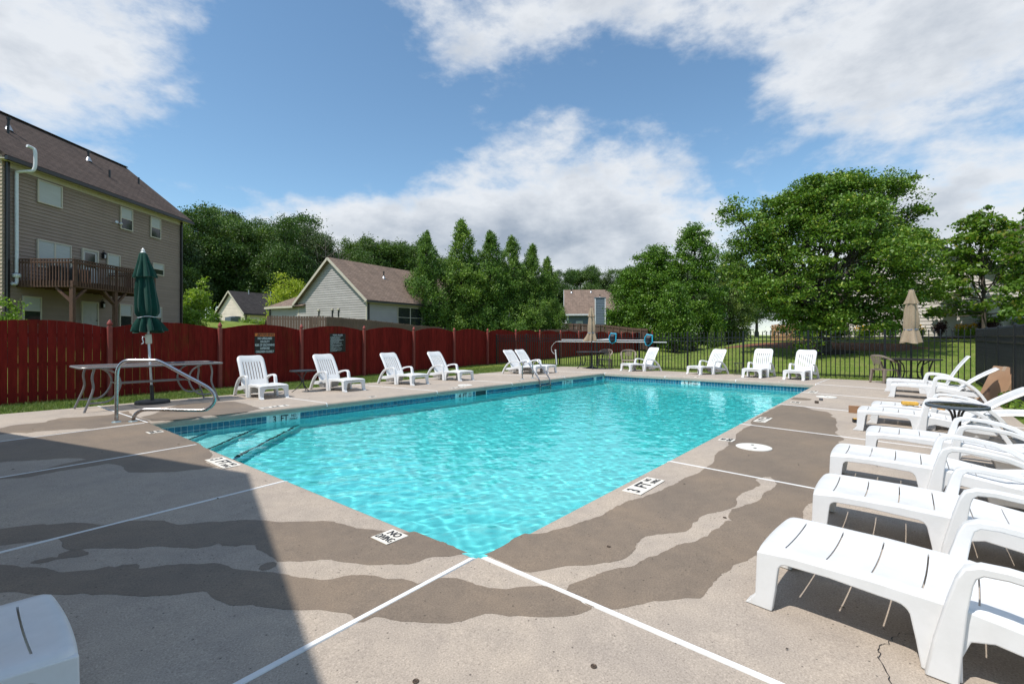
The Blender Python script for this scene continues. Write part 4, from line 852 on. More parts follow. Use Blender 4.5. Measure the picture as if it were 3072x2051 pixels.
# carton leaning on the right fence
M_card = plain('cardboard', (0.36, 0.215, 0.125), 0.85, 0.12, 5, 0.15, 90)
cb = empty('carton', (11.98, -3.24, LZ(12.4, -3.0)), R(28)); tag(cb, 'tall brown cardboard carton leaning on the black fence at right', 'box')
cb.rotation_euler = (R(22), 0, R(24))
MB().box(-0.36, 0.36, -0.14, 0.0, 0, 0.80).build('body', M_card, cb, bevel=0.006)
MB().box(-0.361, 0.361, -0.142, -0.10, 0.795, 0.806).build('flap', M_card, cb)
for x0, x1, z0, z1 in ((-0.05, 0.05, 0.70, 0.803), (-0.28, -0.2, 0.74, 0.802)): MB().box(x0, x1, -0.002, 0.003, z0, z1).build('tape', plain('packing_tape', (0.42, 0.30, 0.20), 0.25), cb)
MB().box(0.10, 0.17, -0.001, 0.003, 0.20, 0.28).build('mark', plain('carton_mark', (0.22, 0.12, 0.07), 0.8), cb)
# ------------------------------------------------------------------ red scalloped board fence
m, nt, b, o = nodes('red_boards'); v = coords(nt, 'World'); oi = nt.nodes.new('ShaderNodeObjectInfo')
base = ramp(nt, nnoise(nt, 3, 5, 0.65, coords(nt, 'World', (4, 4, 0.7))), [(0.28, (0.14, 0.012, 0.010)), (0.55, (0.21, 0.017, 0.014)), (0.8, (0.27, 0.028, 0.020))])
base = mix(nt, 1.0, base, ramp(nt, oi.outputs['Random'], [(0, (0.78, 0.80, 0.80)), (1, (1.12, 1.1, 1.1))]), 'MULTIPLY')
mild = mix(nt, 1.0, ramp(nt, nnoise(nt, 0.55, 4, 0.6, v), [(0.50, (0, 0, 0)), (0.68, (1, 1, 1))]), ramp(nt, nnoise(nt, 5, 5, 0.7, coords(nt, 'World', (5, 5, 0.55))), [(0.45, (0, 0, 0)), (0.7, (0.8,)*3)]), 'MULTIPLY')
base = mix(nt, mild, base, (0.075, 0.065, 0.012))
chip = ramp(nt, nnoise(nt, 30, 2, 0.5, coords(nt, 'World', (3, 3, 0.25))), [(0.80, (0, 0, 0)), (0.82, (1, 1, 1))])
base = mix(nt, mix(nt, 1.0, chip, ramp(nt, nnoise(nt, 1.3, 3, 0.5, v), [(0.5, (0, 0, 0)), (0.62, (1, 1, 1))]), 'MULTIPLY'), base, (0.42, 0.33, 0.27))
nt.links.new(base, b.inputs['Base Color']); b.inputs['Roughness'].default_value = 0.85; b.inputs['Specular IOR Level'].default_value = 0.1
bumpn(nt, b, nnoise(nt, 26, 5, 0.7, coords(nt, 'World', (5, 5, 0.3))), 0.35, 0.004); M_red = m
M_redpost = plain('red_posts', (0.25, 0.048, 0.038), 0.65, 0.22, 9, 0.2, 40)
RF0 = Vector((*cw(-10.92, 12.94), 0)); RFD = Vector((0.9964, 0.0842, 0)); RFS = 2.776; RFN = Vector((RFD.y, -RFD.x, 0)); RFA = math.atan2(RFD.y, RFD.x)
rf = empty('red_fence', (RF0.x, RF0.y, 0), RFA); tag(rf, 'dark red board fence with scalloped top and pointed posts behind the left deck', 'fence')
NB = 16; BP = RFS/NB
board_me = []
for k in range(NB):
    u0 = k/NB; u1 = (k+1)/NB; zt = lambda u: 1.535+0.185*math.sin(math.pi*min(1, max(0, u)))**0.9
    w = BP/2-0.0035
    mb = MB(); P = [(-w, -0.42), (w, -0.42), (w, zt(u1-0.002)), (0, zt((u0+u1)/2)+0.001), (-w, zt(u0+0.002))]
    mb.prism(P, lambda a, b_, d: (a, d, b_), -0.009, 0.009); board_me.append(mb.mesh('board', M_red))
post_mb = MB(); pw = 0.052
post_mb.prism([(-pw, -pw+0.012), (-pw+0.012, -pw), (pw-0.012, -pw), (pw, -pw+0.012), (pw, pw), (-pw, pw)], lambda a, b_, d: (a, b_, d), -0.45, 1.575)
pm = post_mb.mesh('post', M_redpost)
fin = MB().lathe([(0.0, 1.575), (0.048, 1.575), (0.040, 1.592), (0.040, 1.602), (0.062, 1.625), (0.066, 1.645), (0.055, 1.685), (0.028, 1.735), (0.006, 1.762), (0.0, 1.765)], 14)
fm = fin.mesh('finial', M_redpost); sm(fm, 30)
rail_me = MB().box(0, RFS, -0.02, 0.02, -0.045, 0.045).mesh('rail', M_red)
rf_r = random.Random(2)
for n in range(-2, 17):
    z = 0.0 if n < 15 else 0.1*(n-14)
    p = ob('post', pm, rf, (n*RFS, -0.066, z)); ob('finial', fm, p)
    if n == 16: break
    for k in range(NB):
        ob('board', board_me[k], rf, (n*RFS+(k+0.5)*BP, rf_r.uniform(-0.003, 0.003), z+rf_r.uniform(-0.006, 0.006)))
    for zz in (-0.1, 0.62, 1.34): ob('rail', rail_me, rf, (n*RFS, 0.032, zz+z))
# ------------------------------------------------------------------ signs on the fence
def on_fence(x): return (x-326.58)/(445.77-0.17614*x)*RFS
M_sign = plain('black_sign', (0.006, 0.006, 0.008), 0.35, 0.3, 8); M_orange = plain('orange_sign', (0.80, 0.20, 0.03), 0.45, 0.2, 8); M_print = plain('white_print', (0.62, 0.66, 0.70), 0.6, 0.2, 30)
def sign(name, x0, x1, z0, z1, lab):
    a0, a1 = on_fence(x0), on_fence(x1); t = empty(name, (RF0.x+RFD.x*(a0+a1)/2+RFN.x*0.02, RF0.y+RFD.y*(a0+a1)/2+RFN.y*0.02, (z0+z1)/2), RFA)
    tag(t, lab, 'sign', 'signs on the red fence'); w, h = (a1-a0)/2, (z1-z0)/2
    MB().box(-w, w, -0.004, 0.004, -h, h).build('panel', M_sign, t, bevel=0.002); return t, w, h
t, w, h = sign('warning_sign', 762.5, 823, 0.739, 1.432, 'black warning sign with orange header on the red fence')
MB().box(-w+0.006, w-0.006, -0.0065, -0.0045, h-0.115, h-0.012).build('header', M_orange, t)
Rt = (R(90), 0, 0)
text('WARNING', 0.105, M_black, t, (0.055, -0.0075, h-0.064), Rt, 1.05, 0.004)
MB().prism([(-0.045, -0.034), (0.045, -0.034), (0, 0.046)], lambda a, b_, d: (a-w+0.115, d, b_+h-0.066), -0.0085, -0.0066).build('triangle', M_black, t)
MB().prism([(-0.004, -0.012), (0.004, -0.012), (0.006, 0.020), (-0.006, 0.020)], lambda a, b_, d: (a-w+0.115, d, b_+h-0.066), -0.0105, -0.0088).build('exclamation', M_orange, t)
for k, (s_, sx) in enumerate((('NO LIFEGUARD', 0.66), ('ON DUTY', 0.66), ('RISK OF DROWNING', 0.66), ('SUPERVISE', 0.66), ('CHILDREN CLOSELY', 0.64))):
    text(s_, 0.106, M_print, t, (0, -0.0055, h-0.19-k*0.113), Rt, sx, 0.0035)
t, w, h = sign('rules_sign', 987.6, 1035, 0.704, 1.418, 'black pool rules sign with small white print on the red fence')
text('POOL RULES', 0.078, M_print, t, (0, -0.0055, h-0.055), Rt, 1.0, 0.002)
rules = ['1. SHOWER BEFORE ENTERING THE WATER.', '2. CHILDREN SHALL NOT USE POOL', 'WITHOUT AN ADULT IN ATTENDANCE.', '3. ADULTS SHOULD NOT SWIM ALONE.', '4. ALL CHILDREN UNDER SUPERVISION OF GUARDIAN.', 'PERSONS USING POOL DO SO AT OWN RISK.', 'MANAGEMENT IS NOT RESPONSIBLE.', '5. NO GLASS ARTICLES ALLOWED.', '6. DO NOT SWIM IF YOU HAVE OPEN SORES', 'OR INFECTIONS. DO NOT SWALLOW WATER.', 'NO DIVING.', '7. NO ANIMALS OR PETS ALLOWED IN THE POOL.', '8. DO NOT SWALLOW THE POOL WATER.', '9. DO NOT USE THE POOL WITHOUT', 'SHOWERING.', '10. NO FOOD OR DRINK IN THE POOL AREA.', 'KEEP GATE CLOSED.', '11. NO RUNNING OR ROUGH PLAY ON DECK.', 'POOL HOURS AND RULES MAY CHANGE', 'ALLOWED ON THE DECK.']
text('\n'.join(rules), 0.0285, M_print, t, (-w+0.025, -0.0055, -0.04), Rt, 0.86, 0.0006, 'LEFT', line=1.02)
# ------------------------------------------------------------------ black iron fence
M_iron = plain('black_iron', (0.008, 0.009, 0.011), 0.38, 0.3, 14)
def iron_fence(name, lab, p0, p1, bays, z0, z1, n0=0, per=16):
    a = Vector((*p0, 0)); d = Vector((*p1, 0))-a; sp = d.length/bays; d.normalize()
    t = empty(name, (a.x, a.y, 0), math.atan2(d.y, d.x)); tag(t, lab, 'fence', 'black iron pool fences')
    Hf = 1.60
    pk = MB(); q = 0.0125
    pk.box(-q, q, -q, q, 0.03, Hf-0.02).lathe([(0.0, Hf-0.02), (0.016, Hf-0.02), (0.019, Hf), (0.013, Hf+0.022), (0.0, Hf+0.034)], 6); pkm = pk.mesh('picket', M_iron)
    ps = MB().box(-0.031, 0.031, -0.031, 0.031, -0.05, Hf+0.02).box(-0.036, 0.036, -0.036, 0.036, Hf+0.02, Hf+0.04).add([(-.036,-.036,Hf+.04),(.036,-.036,Hf+.04),(.036,.036,Hf+.04),(-.036,.036,Hf+.04),(0,0,Hf+.065)], [(0,1,4),(1,2,4),(2,3,4),(3,0,4)]).mesh('post', M_iron)
    zf = lambda u: z0+(z1-z0)*u
    for i in range(bays+1):
        u = i/bays; ob('post', ps, t, (i*sp, 0, zf(u)))
        if i == bays: break
        for zz in (0.10, Hf-0.32, Hf-0.19):
            MB().bar((i*sp+0.02, 0, zf(u)+zz), ((i+1)*sp-0.02, 0, zf((i+1)/bays)+zz), 0.028, 0.028).build('rail', M_iron, t)
        for k in range(1, per):
            u = (i+k/per)/bays; ob('picket', pkm, t, ((i+k/per)*sp, 0, zf(u)))
    return t
iron_fence('iron_fence', 'black iron picket fence along the back of the deck, lawn behind it', cw(-0.86, 26.9), cw(13.82, 14.2), 9, -0.22, -0.10)
iron_fence('iron_fence', 'black iron picket fence running along the right edge towards the camera', cw(13.82, 14.2), (2.85, -3.62), 7, -0.10, -0.10)
# skimming poles hung on the back fence
BFs, BFe = Vector((*cw(-0.86, 26.9), 0)), Vector((*cw(13.82, 14.2), 0)); BFd = (BFe-BFs).normalized(); BFn = Vector((-BFd.y, BFd.x, 0))
if BFn.x > 0: BFn = -BFn
def on_back(x, y, off=0.06):
    r = (x-1536)/1433; d = Vector((-sY + r*cY, cY + r*sY, 0)); q = BFs+BFn*off
    den = d.x*BFd.y-d.y*BFd.x; k = ((q.x-CAM[0])*BFd.y-(q.y-CAM[1])*BFd.x)/den
    return Vector((CAM[0]+d.x*k, CAM[1]+d.y*k, 1.3-(y-1010)/1433*k))
c6 = lambda x, y, off=0.06: on_back(1450+x/3.915, 950+y/3.915, off)
M_polew = plain('white_pole_tube', (0.66, 0.67, 0.68), 0.35, 0.1, 6); M_net = plain('blue_net_frame', (0.03, 0.42, 0.62), 0.4, 0.15, 8)
m, nt, b, o = nodes('net_mesh'); b.inputs['Base Color'].default_value = (0.008, 0.012, 0.02, 1); b.inputs['Alpha'].default_value = 0.85; M_mesh = m
def skimmer(lab, p0, p1, net_at, netw):
    a, b_ = c6(*p0), c6(*p1); t = empty('skimming_net', tuple(a)); tag(t, lab, 'pool net', 'skimming nets on the back fence')
    MB().tube([Vector((0, 0, 0)), b_-a], 0.019, 8).build('pole', M_polew, t, smooth=True)
    if net_at:
        P = [c6(x, y, 0.10)-a for x, y in net_at]; P.append(P[0]); P.append(P[1])
        MB().tube(P, 0.032, 6, False).build('net_frame', M_net, t)
        c = sum(P[:-2], Vector())/len(P[:-2]); v = [tuple(q) for q in P[:-2]]; n = len(v); cc = c + BFn*0.10 + Vector((0, 0, -0.02))
        mid = [tuple(q.lerp(cc, 0.5)+BFn*0.06) for q in P[:-2]]
        MB().add(v+mid+[tuple(cc)], [(i, (i+1) % n, n+(i+1) % n, n+i) for i in range(n)]+[(n+i, n+(i+1) % n, 2*n) for i in range(n)]).build('net', M_mesh, t, smooth=True)
    return t
n1 = [(1500, 195), (1560, 200), (1555, 290), (1515, 312), (1492, 300), (1480, 270), (1482, 235)]
n2 = [(1920, 210), (1985, 218), (1985, 300), (1940, 340), (1912, 330), (1898, 290), (1900, 245)]
skimmer('white pole with the upper blue net hung on the back fence', (920, 270), (1885, 276), n2, 0.4)
t = skimmer('white pole with a blue net hung left on the back fence', (1235, 287), (1490, 258), n1, 0.4)
vp = skimmer('long white vacuum pole with a curled hose on the back fence', (882, 291), (2155, 301), None, 0)
hp = [c6(*p)-c6(882, 291) for p in ((882, 291), (850, 296), (815, 330), (800, 365), (805, 405), (835, 438))]
MB().tube(spline(hp, 6), 0.010, 6).build('hose', M_polew, vp, smooth=True)
pb = c6(866, 585, 0.25); pt = c6(848, 392, 0.25)
wp = empty('white_pipe', (pb.x, pb.y, pb.z)); tag(wp, 'white plastic pipe standing in the grass by the back fence', 'pipe')
MB().tube([(0, 0, -0.1), tuple(pt-pb)], 0.035, 10).build('tube', M_polew, wp, smooth=True); MB().tube([tuple((pt-pb)*0.96), tuple((pt-pb)*1.04)], 0.045, 10).build('cap', M_polew, wp, smooth=True)
# ------------------------------------------------------------------ neighbours' brown fences
def wood(name, col, along=(6, 6, 0.5)):
    m, nt, b, o = nodes(name); g = nnoise(nt, 5, 5, 0.7, coords(nt, 'World', along)); v = coords(nt, 'World')
    c = ramp(nt, g, [(0.25, sc_(col, 0.6)), (0.5, col), (0.8, sc_(col, 1.35))]); c = mix(nt, 0.7, c, ramp(nt, nnoise(nt, 0.8, 4, 0.6, v), [(0.3, (0.75,)*3), (0.7, (1.15,)*3)]), 'MULTIPLY')
    nt.links.new(c, b.inputs['Base Color']); b.inputs['Roughness'].default_value = 0.85; bumpn(nt, b, g, 0.4, 0.01); MATS[name] = m; return m
M_bf = wood('brown_pickets', (0.165, 0.105, 0.080)); M_bf2 = wood('dark_brown_pickets', (0.060, 0.038, 0.030))
def picket_run(t, pts, mat, flip=False, seed=1):
    "pts: (image x, depth, top z) of the run; pickets too fine to part singly are one piece"
    rnd = random.Random(seed); mb = MB(); rb = MB()
    P = [Vector((*cw((x-1536)/1433*d, d), z)) for x, d, z in pts]
    for a, b_ in zip(P[:-1], P[1:]):
        L = (b_-a).to_2d().length; n = max(1, int(L/0.146)); dv = (b_-a)/n; dd = (b_-a).to_2d().normalized(); nn = Vector((-dd.y, dd.x, 0))
        for i in range(n):
            c = a+dv*(i+0.5); h = c.z+rnd.uniform(-0.015, 0.02); w = 0.066; j = rnd.uniform(-0.006, 0.006); e = Vector((dd.x, dd.y, 0))
            q = lambda s, k, z: tuple(Vector((c.x, c.y, 0))+e*(s*w)+nn*(k+j)+Vector((0, 0, z)))
            v = []
            for k in (-0.009, 0.009): v += [q(-1, k, c.z-1.95), q(1, k, c.z-1.95), q(1, k, h-0.03), q(0.65, k, h), q(-0.65, k, h), q(-1, k, h-0.03)]
            mb.add(v, [(0,1,2,3,4,5), (11,10,9,8,7,6)]+[(k, k+6, (k+1) % 6+6, (k+1) % 6) for k in range(6)])
        s = -1 if flip else 1
        for zz in (-0.18, -1.0): rb.bar(tuple(a+nn*0.035*s+Vector((0, 0, zz))), tuple(b_+nn*0.035*s+Vector((0, 0, zz))), 0.04, 0.09)
        for i in range(int(L/2.4)+1):
            c = a+(b_-a)*min(1, i*2.4/L); c = c+nn*0.08*s
            rb.box(c.x-0.05, c.x+0.05, c.y-0.05, c.y+0.05, c.z-2.0, c.z-0.02)
    tag(mb.build('pickets', mat, t), kind='stuff'); rb.build('rails_and_posts', mat, t)
bf = empty('wooden_fence', (0, 0, 0)); tag(bf, 'weathered brown picket fence in front of the grey gabled house', 'fence', 'brown wooden fences')
picket_run(bf, [(803, 28.2, 2.54), (981, 29.0, 2.53), (1110, 33.6, 2.48), (1240, 39.5, 2.27), (1330, 42.5, 2.12), (1500, 47.5, 2.06)], M_bf)
bf = empty('wooden_fence', (0, 0, 0)); tag(bf, 'darker brown picket fence low behind the red fence, below the conifers', 'fence', 'brown wooden fences')
picket_run(bf, [(1500, 47.6, 2.04), (1610, 46.5, 2.02), (1705, 45.5, 2.02), (1745, 45, 2.0)], M_bf2, True, 4)
bf = empty('wooden_fence', (0, 0, 0)); tag(bf, 'brown wooden fence with posts showing, in front of the blue house', 'fence', 'brown wooden fences')
picket_run(bf, [(1660, 58, 2.95), (1740, 57, 2.88), (1813, 56, 2.70), (1860, 52, 2.42), (1900, 48, 2.18), (1943, 44, 2.05)], wood('brown_fence_back', (0.12, 0.07, 0.05)), True, 9)
bf = empty('wooden_fence', (0, 0, 0)); tag(bf, 'short dark fence and gate beside the cream house', 'fence', 'brown wooden fences')
picket_run(bf, [(596, 50, 3.05), (662, 52, 2.93), (697, 53, 2.85)], M_bf2, False, 12)
# ------------------------------------------------------------------ houses
def siding_mat(name, col):
    m, nt, b, o = nodes(name); v = coords(nt, 'World'); oi = nt.nodes.new('ShaderNodeObjectInfo')
    c = ramp(nt, nnoise(nt, 1.3, 5, 0.6, v), [(0.3, sc_(col, 0.92)), (0.7, sc_(col, 1.06))]); c = mix(nt, 1.0, c, ramp(nt, oi.outputs['Random'], [(0, (0.93,)*3), (1, (1.03,)*3)]), 'MULTIPLY')
    nt.links.new(c, b.inputs['Base Color']); b.inputs['Roughness'].default_value = 0.7; b.inputs['Specular IOR Level'].default_value = 0.3
    bumpn(nt, b, nnoise(nt, 14, 4, 0.6, coords(nt, 'World', (1, 1, 6))), 0.12, 0.01); return m
def shingle_mat(name, col, rz):
    m, nt, b, o = nodes(name); v = coords(nt, 'Object')
    br = nt.nodes.new('ShaderNodeTexBrick'); nt.links.new(v, br.inputs['Vector']); br.inputs['Scale'].default_value = 1.0; br.inputs['Brick Width'].default_value = 0.32; br.inputs['Row Height'].default_value = 0.14
    br.inputs['Mortar Size'].default_value = 0.012; br.inputs['Color1'].default_value = (*sc_(col, 0.82), 1); br.inputs['Color2'].default_value = (*sc_(col, 1.18), 1); br.inputs['Mortar'].default_value = (*sc_(col, 0.45), 1); br.offset = 0.37
    br.inputs['Bias'].default_value = 0.0
    c = mix(nt, 0.8, br.outputs['Color'], ramp(nt, nnoise(nt, 0.5, 5, 0.65, coords(nt, 'Object', (2.2, 0.6, 1))), [(0.3, (0.72, 0.73, 0.75)), (0.7, (1.2, 1.17, 1.15))]), 'MULTIPLY')
    c = mix(nt, 0.7, c, ramp(nt, nnoise(nt, 60, 2, 0.6, v), [(0.3, (0.75,)*3), (0.7, (1.25,)*3)]), 'MULTIPLY')
    nt.links.new(c, b.inputs['Base Color']); b.inputs['Roughness'].default_value = 0.95; b.inputs['Specular IOR Level'].default_value = 0.15; bumpn(nt, b, br.outputs['Fac'], -0.5, 0.01); return m
M_trim = plain('cream_trim', (0.52, 0.47, 0.38), 0.6, 0.08, 5); M_gut = plain('black_gutter', (0.012, 0.013, 0.014), 0.35, 0.2, 10); M_pane = None
m, nt, b, o = nodes('window_glass'); b.inputs['Base Color'].default_value = (0.022, 0.024, 0.028, 1); b.inputs['Roughness'].default_value = 0.06; b.inputs['Specular IOR Level'].default_value = 0.8; M_pane = m
M_blind = plain('white_blind', (0.42, 0.44, 0.43), 0.5, 0.1, 2, 0.0, vscale=(1, 1, 20)); M_door = plain('pale_door', (0.42, 0.41, 0.39), 0.5, 0.08); M_pvc = plain('white_pvc', (0.66, 0.68, 0.70), 0.4, 0.08); M_lamp = plain('black_lantern', (0.012, 0.012, 0.013), 0.4)
M_roofvent = plain('vent_metal', (0.45, 0.47, 0.5), 0.35, 0.2, metal=0.6)
def plank_wall(t, x0, x1, z0, z1, y, pitch, mat, clip=None, out=-1):
    "overlapping boards on the plane y = const, outward along out*y; clip(z) -> (x0, x1)"
    n = int(round((z1-z0)/pitch)); cache = {}
    for i in range(n):
        za = z0+i*pitch; a, b_ = (x0, x1) if not clip else clip(za+pitch*0.5)
        if b_-a < 0.05: continue
        key = round(b_-a, 3)
        if key not in cache:
            P = [(0.0, -0.012), (0.0, 0.040), (pitch+0.012, 0.010), (pitch+0.012, -0.012)]
            cache[key] = MB().prism(P, lambda p, q, d: (d, out*q, p), 0, b_-a).mesh('siding_board', mat)
        ob('siding_board', cache[key], t, (a, y, za))
def window(t, x0, x1, z0, z1, y, out=-1, blind=1.0, mull=0, name='window', rail=True, axis='x', panemat=None, trimw=0.055, trimmat=None):
    "framed window proud of the boards; axis x: on a plane y=const; axis y: on a plane x=const"
    T = (lambda a, d, z: (a, y+out*d, z)) if axis == 'x' else (lambda a, d, z: (y+out*d, a, z))
    w = empty(name, (0, 0, 0), 0, t); trimmat = trimmat or M_trim
    def bx(nm, a0, a1, d0, d1, c0, c1, mat):
        p, q = T(a0, d0, c0), T(a1, d1, c1); return MB().box(min(p[0], q[0]), max(p[0], q[0]), min(p[1], q[1]), max(p[1], q[1]), c0, c1).build(nm, mat, w)
    tw = trimw; fr = MB()
    for a0, a1, c0, c1 in ((x0-tw, x0, z0-tw, z1+tw), (x1, x1+tw, z0-tw, z1+tw), (x0, x1, z1, z1+tw), (x0, x1, z0-tw, z0)):
        p, q = T(a0, 0.0, c0), T(a1, 0.06, c1); fr.box(min(p[0], q[0]), max(p[0], q[0]), min(p[1], q[1]), max(p[1], q[1]), c0, c1)
    fr.build('frame', trimmat, w)
    n = mull+1
    for k in range(n):
        a0 = x0+(x1-x0)*k/n; a1 = x0+(x1-x0)*(k+1)/n
        if k: bx('mullion', a0-0.04, a0+0.04, 0.002, 0.055, z0, z1, trimmat)
        zm = (z0+z1)/2
        bx('pane', a0, a1, 0.028, 0.034, z0, z1, panemat or M_pane)
        if blind: bx('blind', a0+0.01, a1-0.01, 0.035, 0.038, z1-(z1-z0)*blind, z1, M_blind)
        if rail: bx('sash_rail', a0, a1, 0.036, 0.05, zm-0.02, zm+0.02, trimmat)
    return w
def slab3(pts, th=0.12):
    "roof plane given by its corner points, with thickness below"
    P = [Vector(p) for p in pts]; n = (P[1]-P[0]).cross(P[2]-P[0]).normalized()
    if n.z < 0: P.reverse(); n = -n
    k = len(P); return MB().add(P+[p-n*th for p in P], [tuple(range(k)), tuple(range(k, 2*k))[::-1]]+[(i, i+k, (i+1) % k+k, (i+1) % k) for i in range(k)])
def roof_plane(t, pts, mat, name='roof', th=0.12):
    "built in its own slope frame so that shingle rows run along the eave"
    P = [Vector(p) for p in pts]; e = (P[1]-P[0]).normalized(); n = e.cross(P[2]-P[0]).normalized()
    if n.z < 0: n = -n; e = -e
    u = n.cross(e); M4 = Matrix((e, u, n)).transposed().to_4x4(); M4.translation = P[0]; inv = M4.inverted()
    o = slab3([inv @ p for p in P], th).build(name, mat, t); o.matrix_local = M4; return o
def pipe_vent(t, p, h=0.45, flash=True, mat=None):
    v = empty('roof_vent', p, 0, t)
    MB().tube([(0, 0, -0.1), (0, 0, h)], 0.05, 10).build('pipe', mat or M_gut, v, smooth=True)
    if flash:
        MB().lathe([(0.16, -0.05), (0.07, 0.18), (0.05, 0.2)], 12).build('flashing', M_roofvent, v, smooth=True); MB().lathe([(0.0, h), (0.075, h), (0.075, h+0.1), (0, h+0.1)], 10).build('cap', M_gut, v)
# --- three storey taupe house on the left
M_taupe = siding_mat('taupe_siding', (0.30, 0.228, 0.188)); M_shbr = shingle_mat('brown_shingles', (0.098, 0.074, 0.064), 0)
hx, hy = cw(-20.35, 0); lh = empty('house', (hx, hy, 0), R(39.66)); tag(lh, 'tall taupe three storey house with wooden balcony at left', 'house', 'houses around the pool')
D0, D1, ZE, YR, ZRG = 19.09, 29.34, 8.74, 3.75, 11.75; GB = 0.6
MB().box(D0+0.03, D1-0.03, 0.03, 2*YR-0.03, GB, ZE).build('wall_core', M_taupe, lh)
plank_wall(lh, D0, D1, GB, ZE, 0.0, 0.151, M_taupe)
gab = empty('near_gable', (D0, 0, 0), R(90), lh)
M_taupe_lit = siding_mat('sunlit_taupe_siding', (0.43, 0.34, 0.25))  # lighter copy of the taupe siding: sunlight on the near gable put into its colour
plank_wall(gab, 0, 2*YR, GB, ZRG-0.1, 0.0, 0.151, M_taupe_lit, lambda z: (0, 2*YR) if z < ZE else ((z-ZE)/(ZRG-ZE)*YR, 2*YR-(z-ZE)/(ZRG-ZE)*YR), out=1)
MB().prism([(0, ZE), (2*YR, ZE), (YR, ZRG)], lambda a, b_, d: (d, a, b_), D0+0.03, D1-0.03).build('gable_core', M_taupe, lh)
sl = (ZRG-ZE)/YR; ov = 0.42
roof_plane(lh, [(D0-0.3, -ov, ZE-sl*ov+0.08), (D1+0.5, -ov, ZE-sl*ov+0.08), (D1+0.5, YR, ZRG+0.1), (D0-0.3, YR, ZRG+0.1)], M_shbr)
roof_plane(lh, [(D0-0.3, 2*YR+ov, ZE-sl*ov+0.08), (D1+0.5, 2*YR+ov, ZE-sl*ov+0.08), (D1+0.5, YR, ZRG+0.1), (D0-0.3, YR, ZRG+0.1)], M_shbr)
MB().bar((D0-0.3, YR, ZRG+0.12), (D1+0.5, YR, ZRG+0.12), 0.22, 0.05).build('ridge_cap', M_shbr, lh)
MB().box(D0-0.3, D1+0.5, -ov-0.09, -ov+0.03, ZE-sl*ov-0.12, ZE-sl*ov+0.03).build('gutter', M_gut, lh)
MB().box(D0-0.28, D1+0.45, -ov+0.035, 0.0, ZE-sl*ov-0.07, ZE-sl*ov-0.03).build('soffit', M_trim, lh)
MB().box(D0+0.1, D1-0.1, -0.05, -0.031, ZE-0.62, ZE-0.42).build('frieze', M_trim, lh)
for d_ in (D0+0.10, D1-0.06): MB().box(d_-0.05, d_+0.05, -0.14, -0.04, GB, ZE-0.35).build('downspout', M_gut, lh)
MB().box(D1-0.01, D1+0.06, -0.04, 0.06, GB, ZE-0.2).build('corner_board', M_gut, lh)
for d0, d1, z0, z1, bl, mu, rl_ in [(20.47, 21.48, 7.11, 7.99, 1.0, 0, False), (24.78, 25.48, 6.95, 8.0, 0.5, 0, True), (26.84, 27.52, 6.95, 8.0, 0.5, 0, True), (20.45, 21.92, 4.35, 5.43, 0.72, 1, False), (23.97, 24.66, 4.35, 5.43, 1.0, 0, False), (27.02, 27.76, 4.87, 5.45, 0.5, 0, True), (19.85, 20.53, 1.85, 2.95, 0.5, 0, True), (24.73, 25.43, 1.85, 2.95, 0.5, 0, True), (26.92, 27.6, 1.85, 2.95, 0.5, 0, True)]:
    window(lh, d0, d1, z0, z1, -0.041, -1, bl, mu, 'window', rl_)
def panel_door(t, x0, x1, z0, z1, y, lite):
    w = empty('door', (0, 0, 0), 0, t)
    fr = MB()
    for a0, a1, c0, c1 in ((x0-0.06, x0, z0, z1+0.07), (x1, x1+0.06, z0, z1+0.07), (x0, x1, z1, z1+0.07)): fr.box(a0, a1, y-0.07, y, c0, c1)
    fr.build('frame', M_trim, w); MB().box(x0, x1, y-0.035, y, z0, z1).build('leaf', M_door, w)
    if lite: MB().box(x0+0.13, x1-0.13, y-0.042, y-0.036, z0+1.0, z1-0.12).build('pane', M_pane, w)
    else:
        for k in range(2):
            for z_ in (z0+0.12, z0+0.75, z0+1.42): MB().box(x0+0.08+k*0.36, x0+0.37+k*0.36, y-0.041, y-0.036, z_, z_+(0.5 if z_ < z0+1.4 else 0.22)).build('panel', M_door, w, bevel=0.01)
    MB().lathe([(0, 0), (0.03, 0), (0.035, 0.03), (0, 0.05)], 10, (x1-0.07, y-0.08, z0+0.95)).build('handle', M_gut, w)
panel_door(lh, 22.58, 23.36, 3.62, 5.42, -0.031, True); panel_door(lh, 22.56, 23.36, 1.12, 2.92, -0.031, False)
def lantern(t, x, y, z):
    w = empty('wall_lantern', (x, y, z), 0, t); MB().box(-0.06, 0.06, -0.16, -0.04, -0.14, 0.10).build('cage', M_lamp, w, bevel=0.01); MB().lathe([(0.11, 0.10), (0.04, 0.18), (0.0, 0.2)], 10, (0, -0.1, 0)).build('cap', M_lamp, w)
    MB().tube(spline([(0, 0, -0.02), (0, -0.04, 0.22), (0, -0.1, 0.27), (0, -0.1, 0.19)], 4), 0.012, 6).build('bracket', M_lamp, w); MB().box(-0.045, 0.045, -0.165, -0.161, -0.11, 0.06).build('glass', M_roofvent, w)
lantern(lh, 23.68, -0.03, 5.30); lantern(lh, 23.62, -0.03, 2.86)
fl_ = empty('floodlight', (24.5, -0.05, 7.1), 0, lh)
for s in (-1, 1): MB().lathe([(0.02, 0), (0.06, 0.02), (0.07, 0.14), (0, 0.14)], 10).build('lamp_head', M_pvc, fl_, loc=(s*0.09, -0.08, 0), rz=(R(70), 0, R(s*40)))
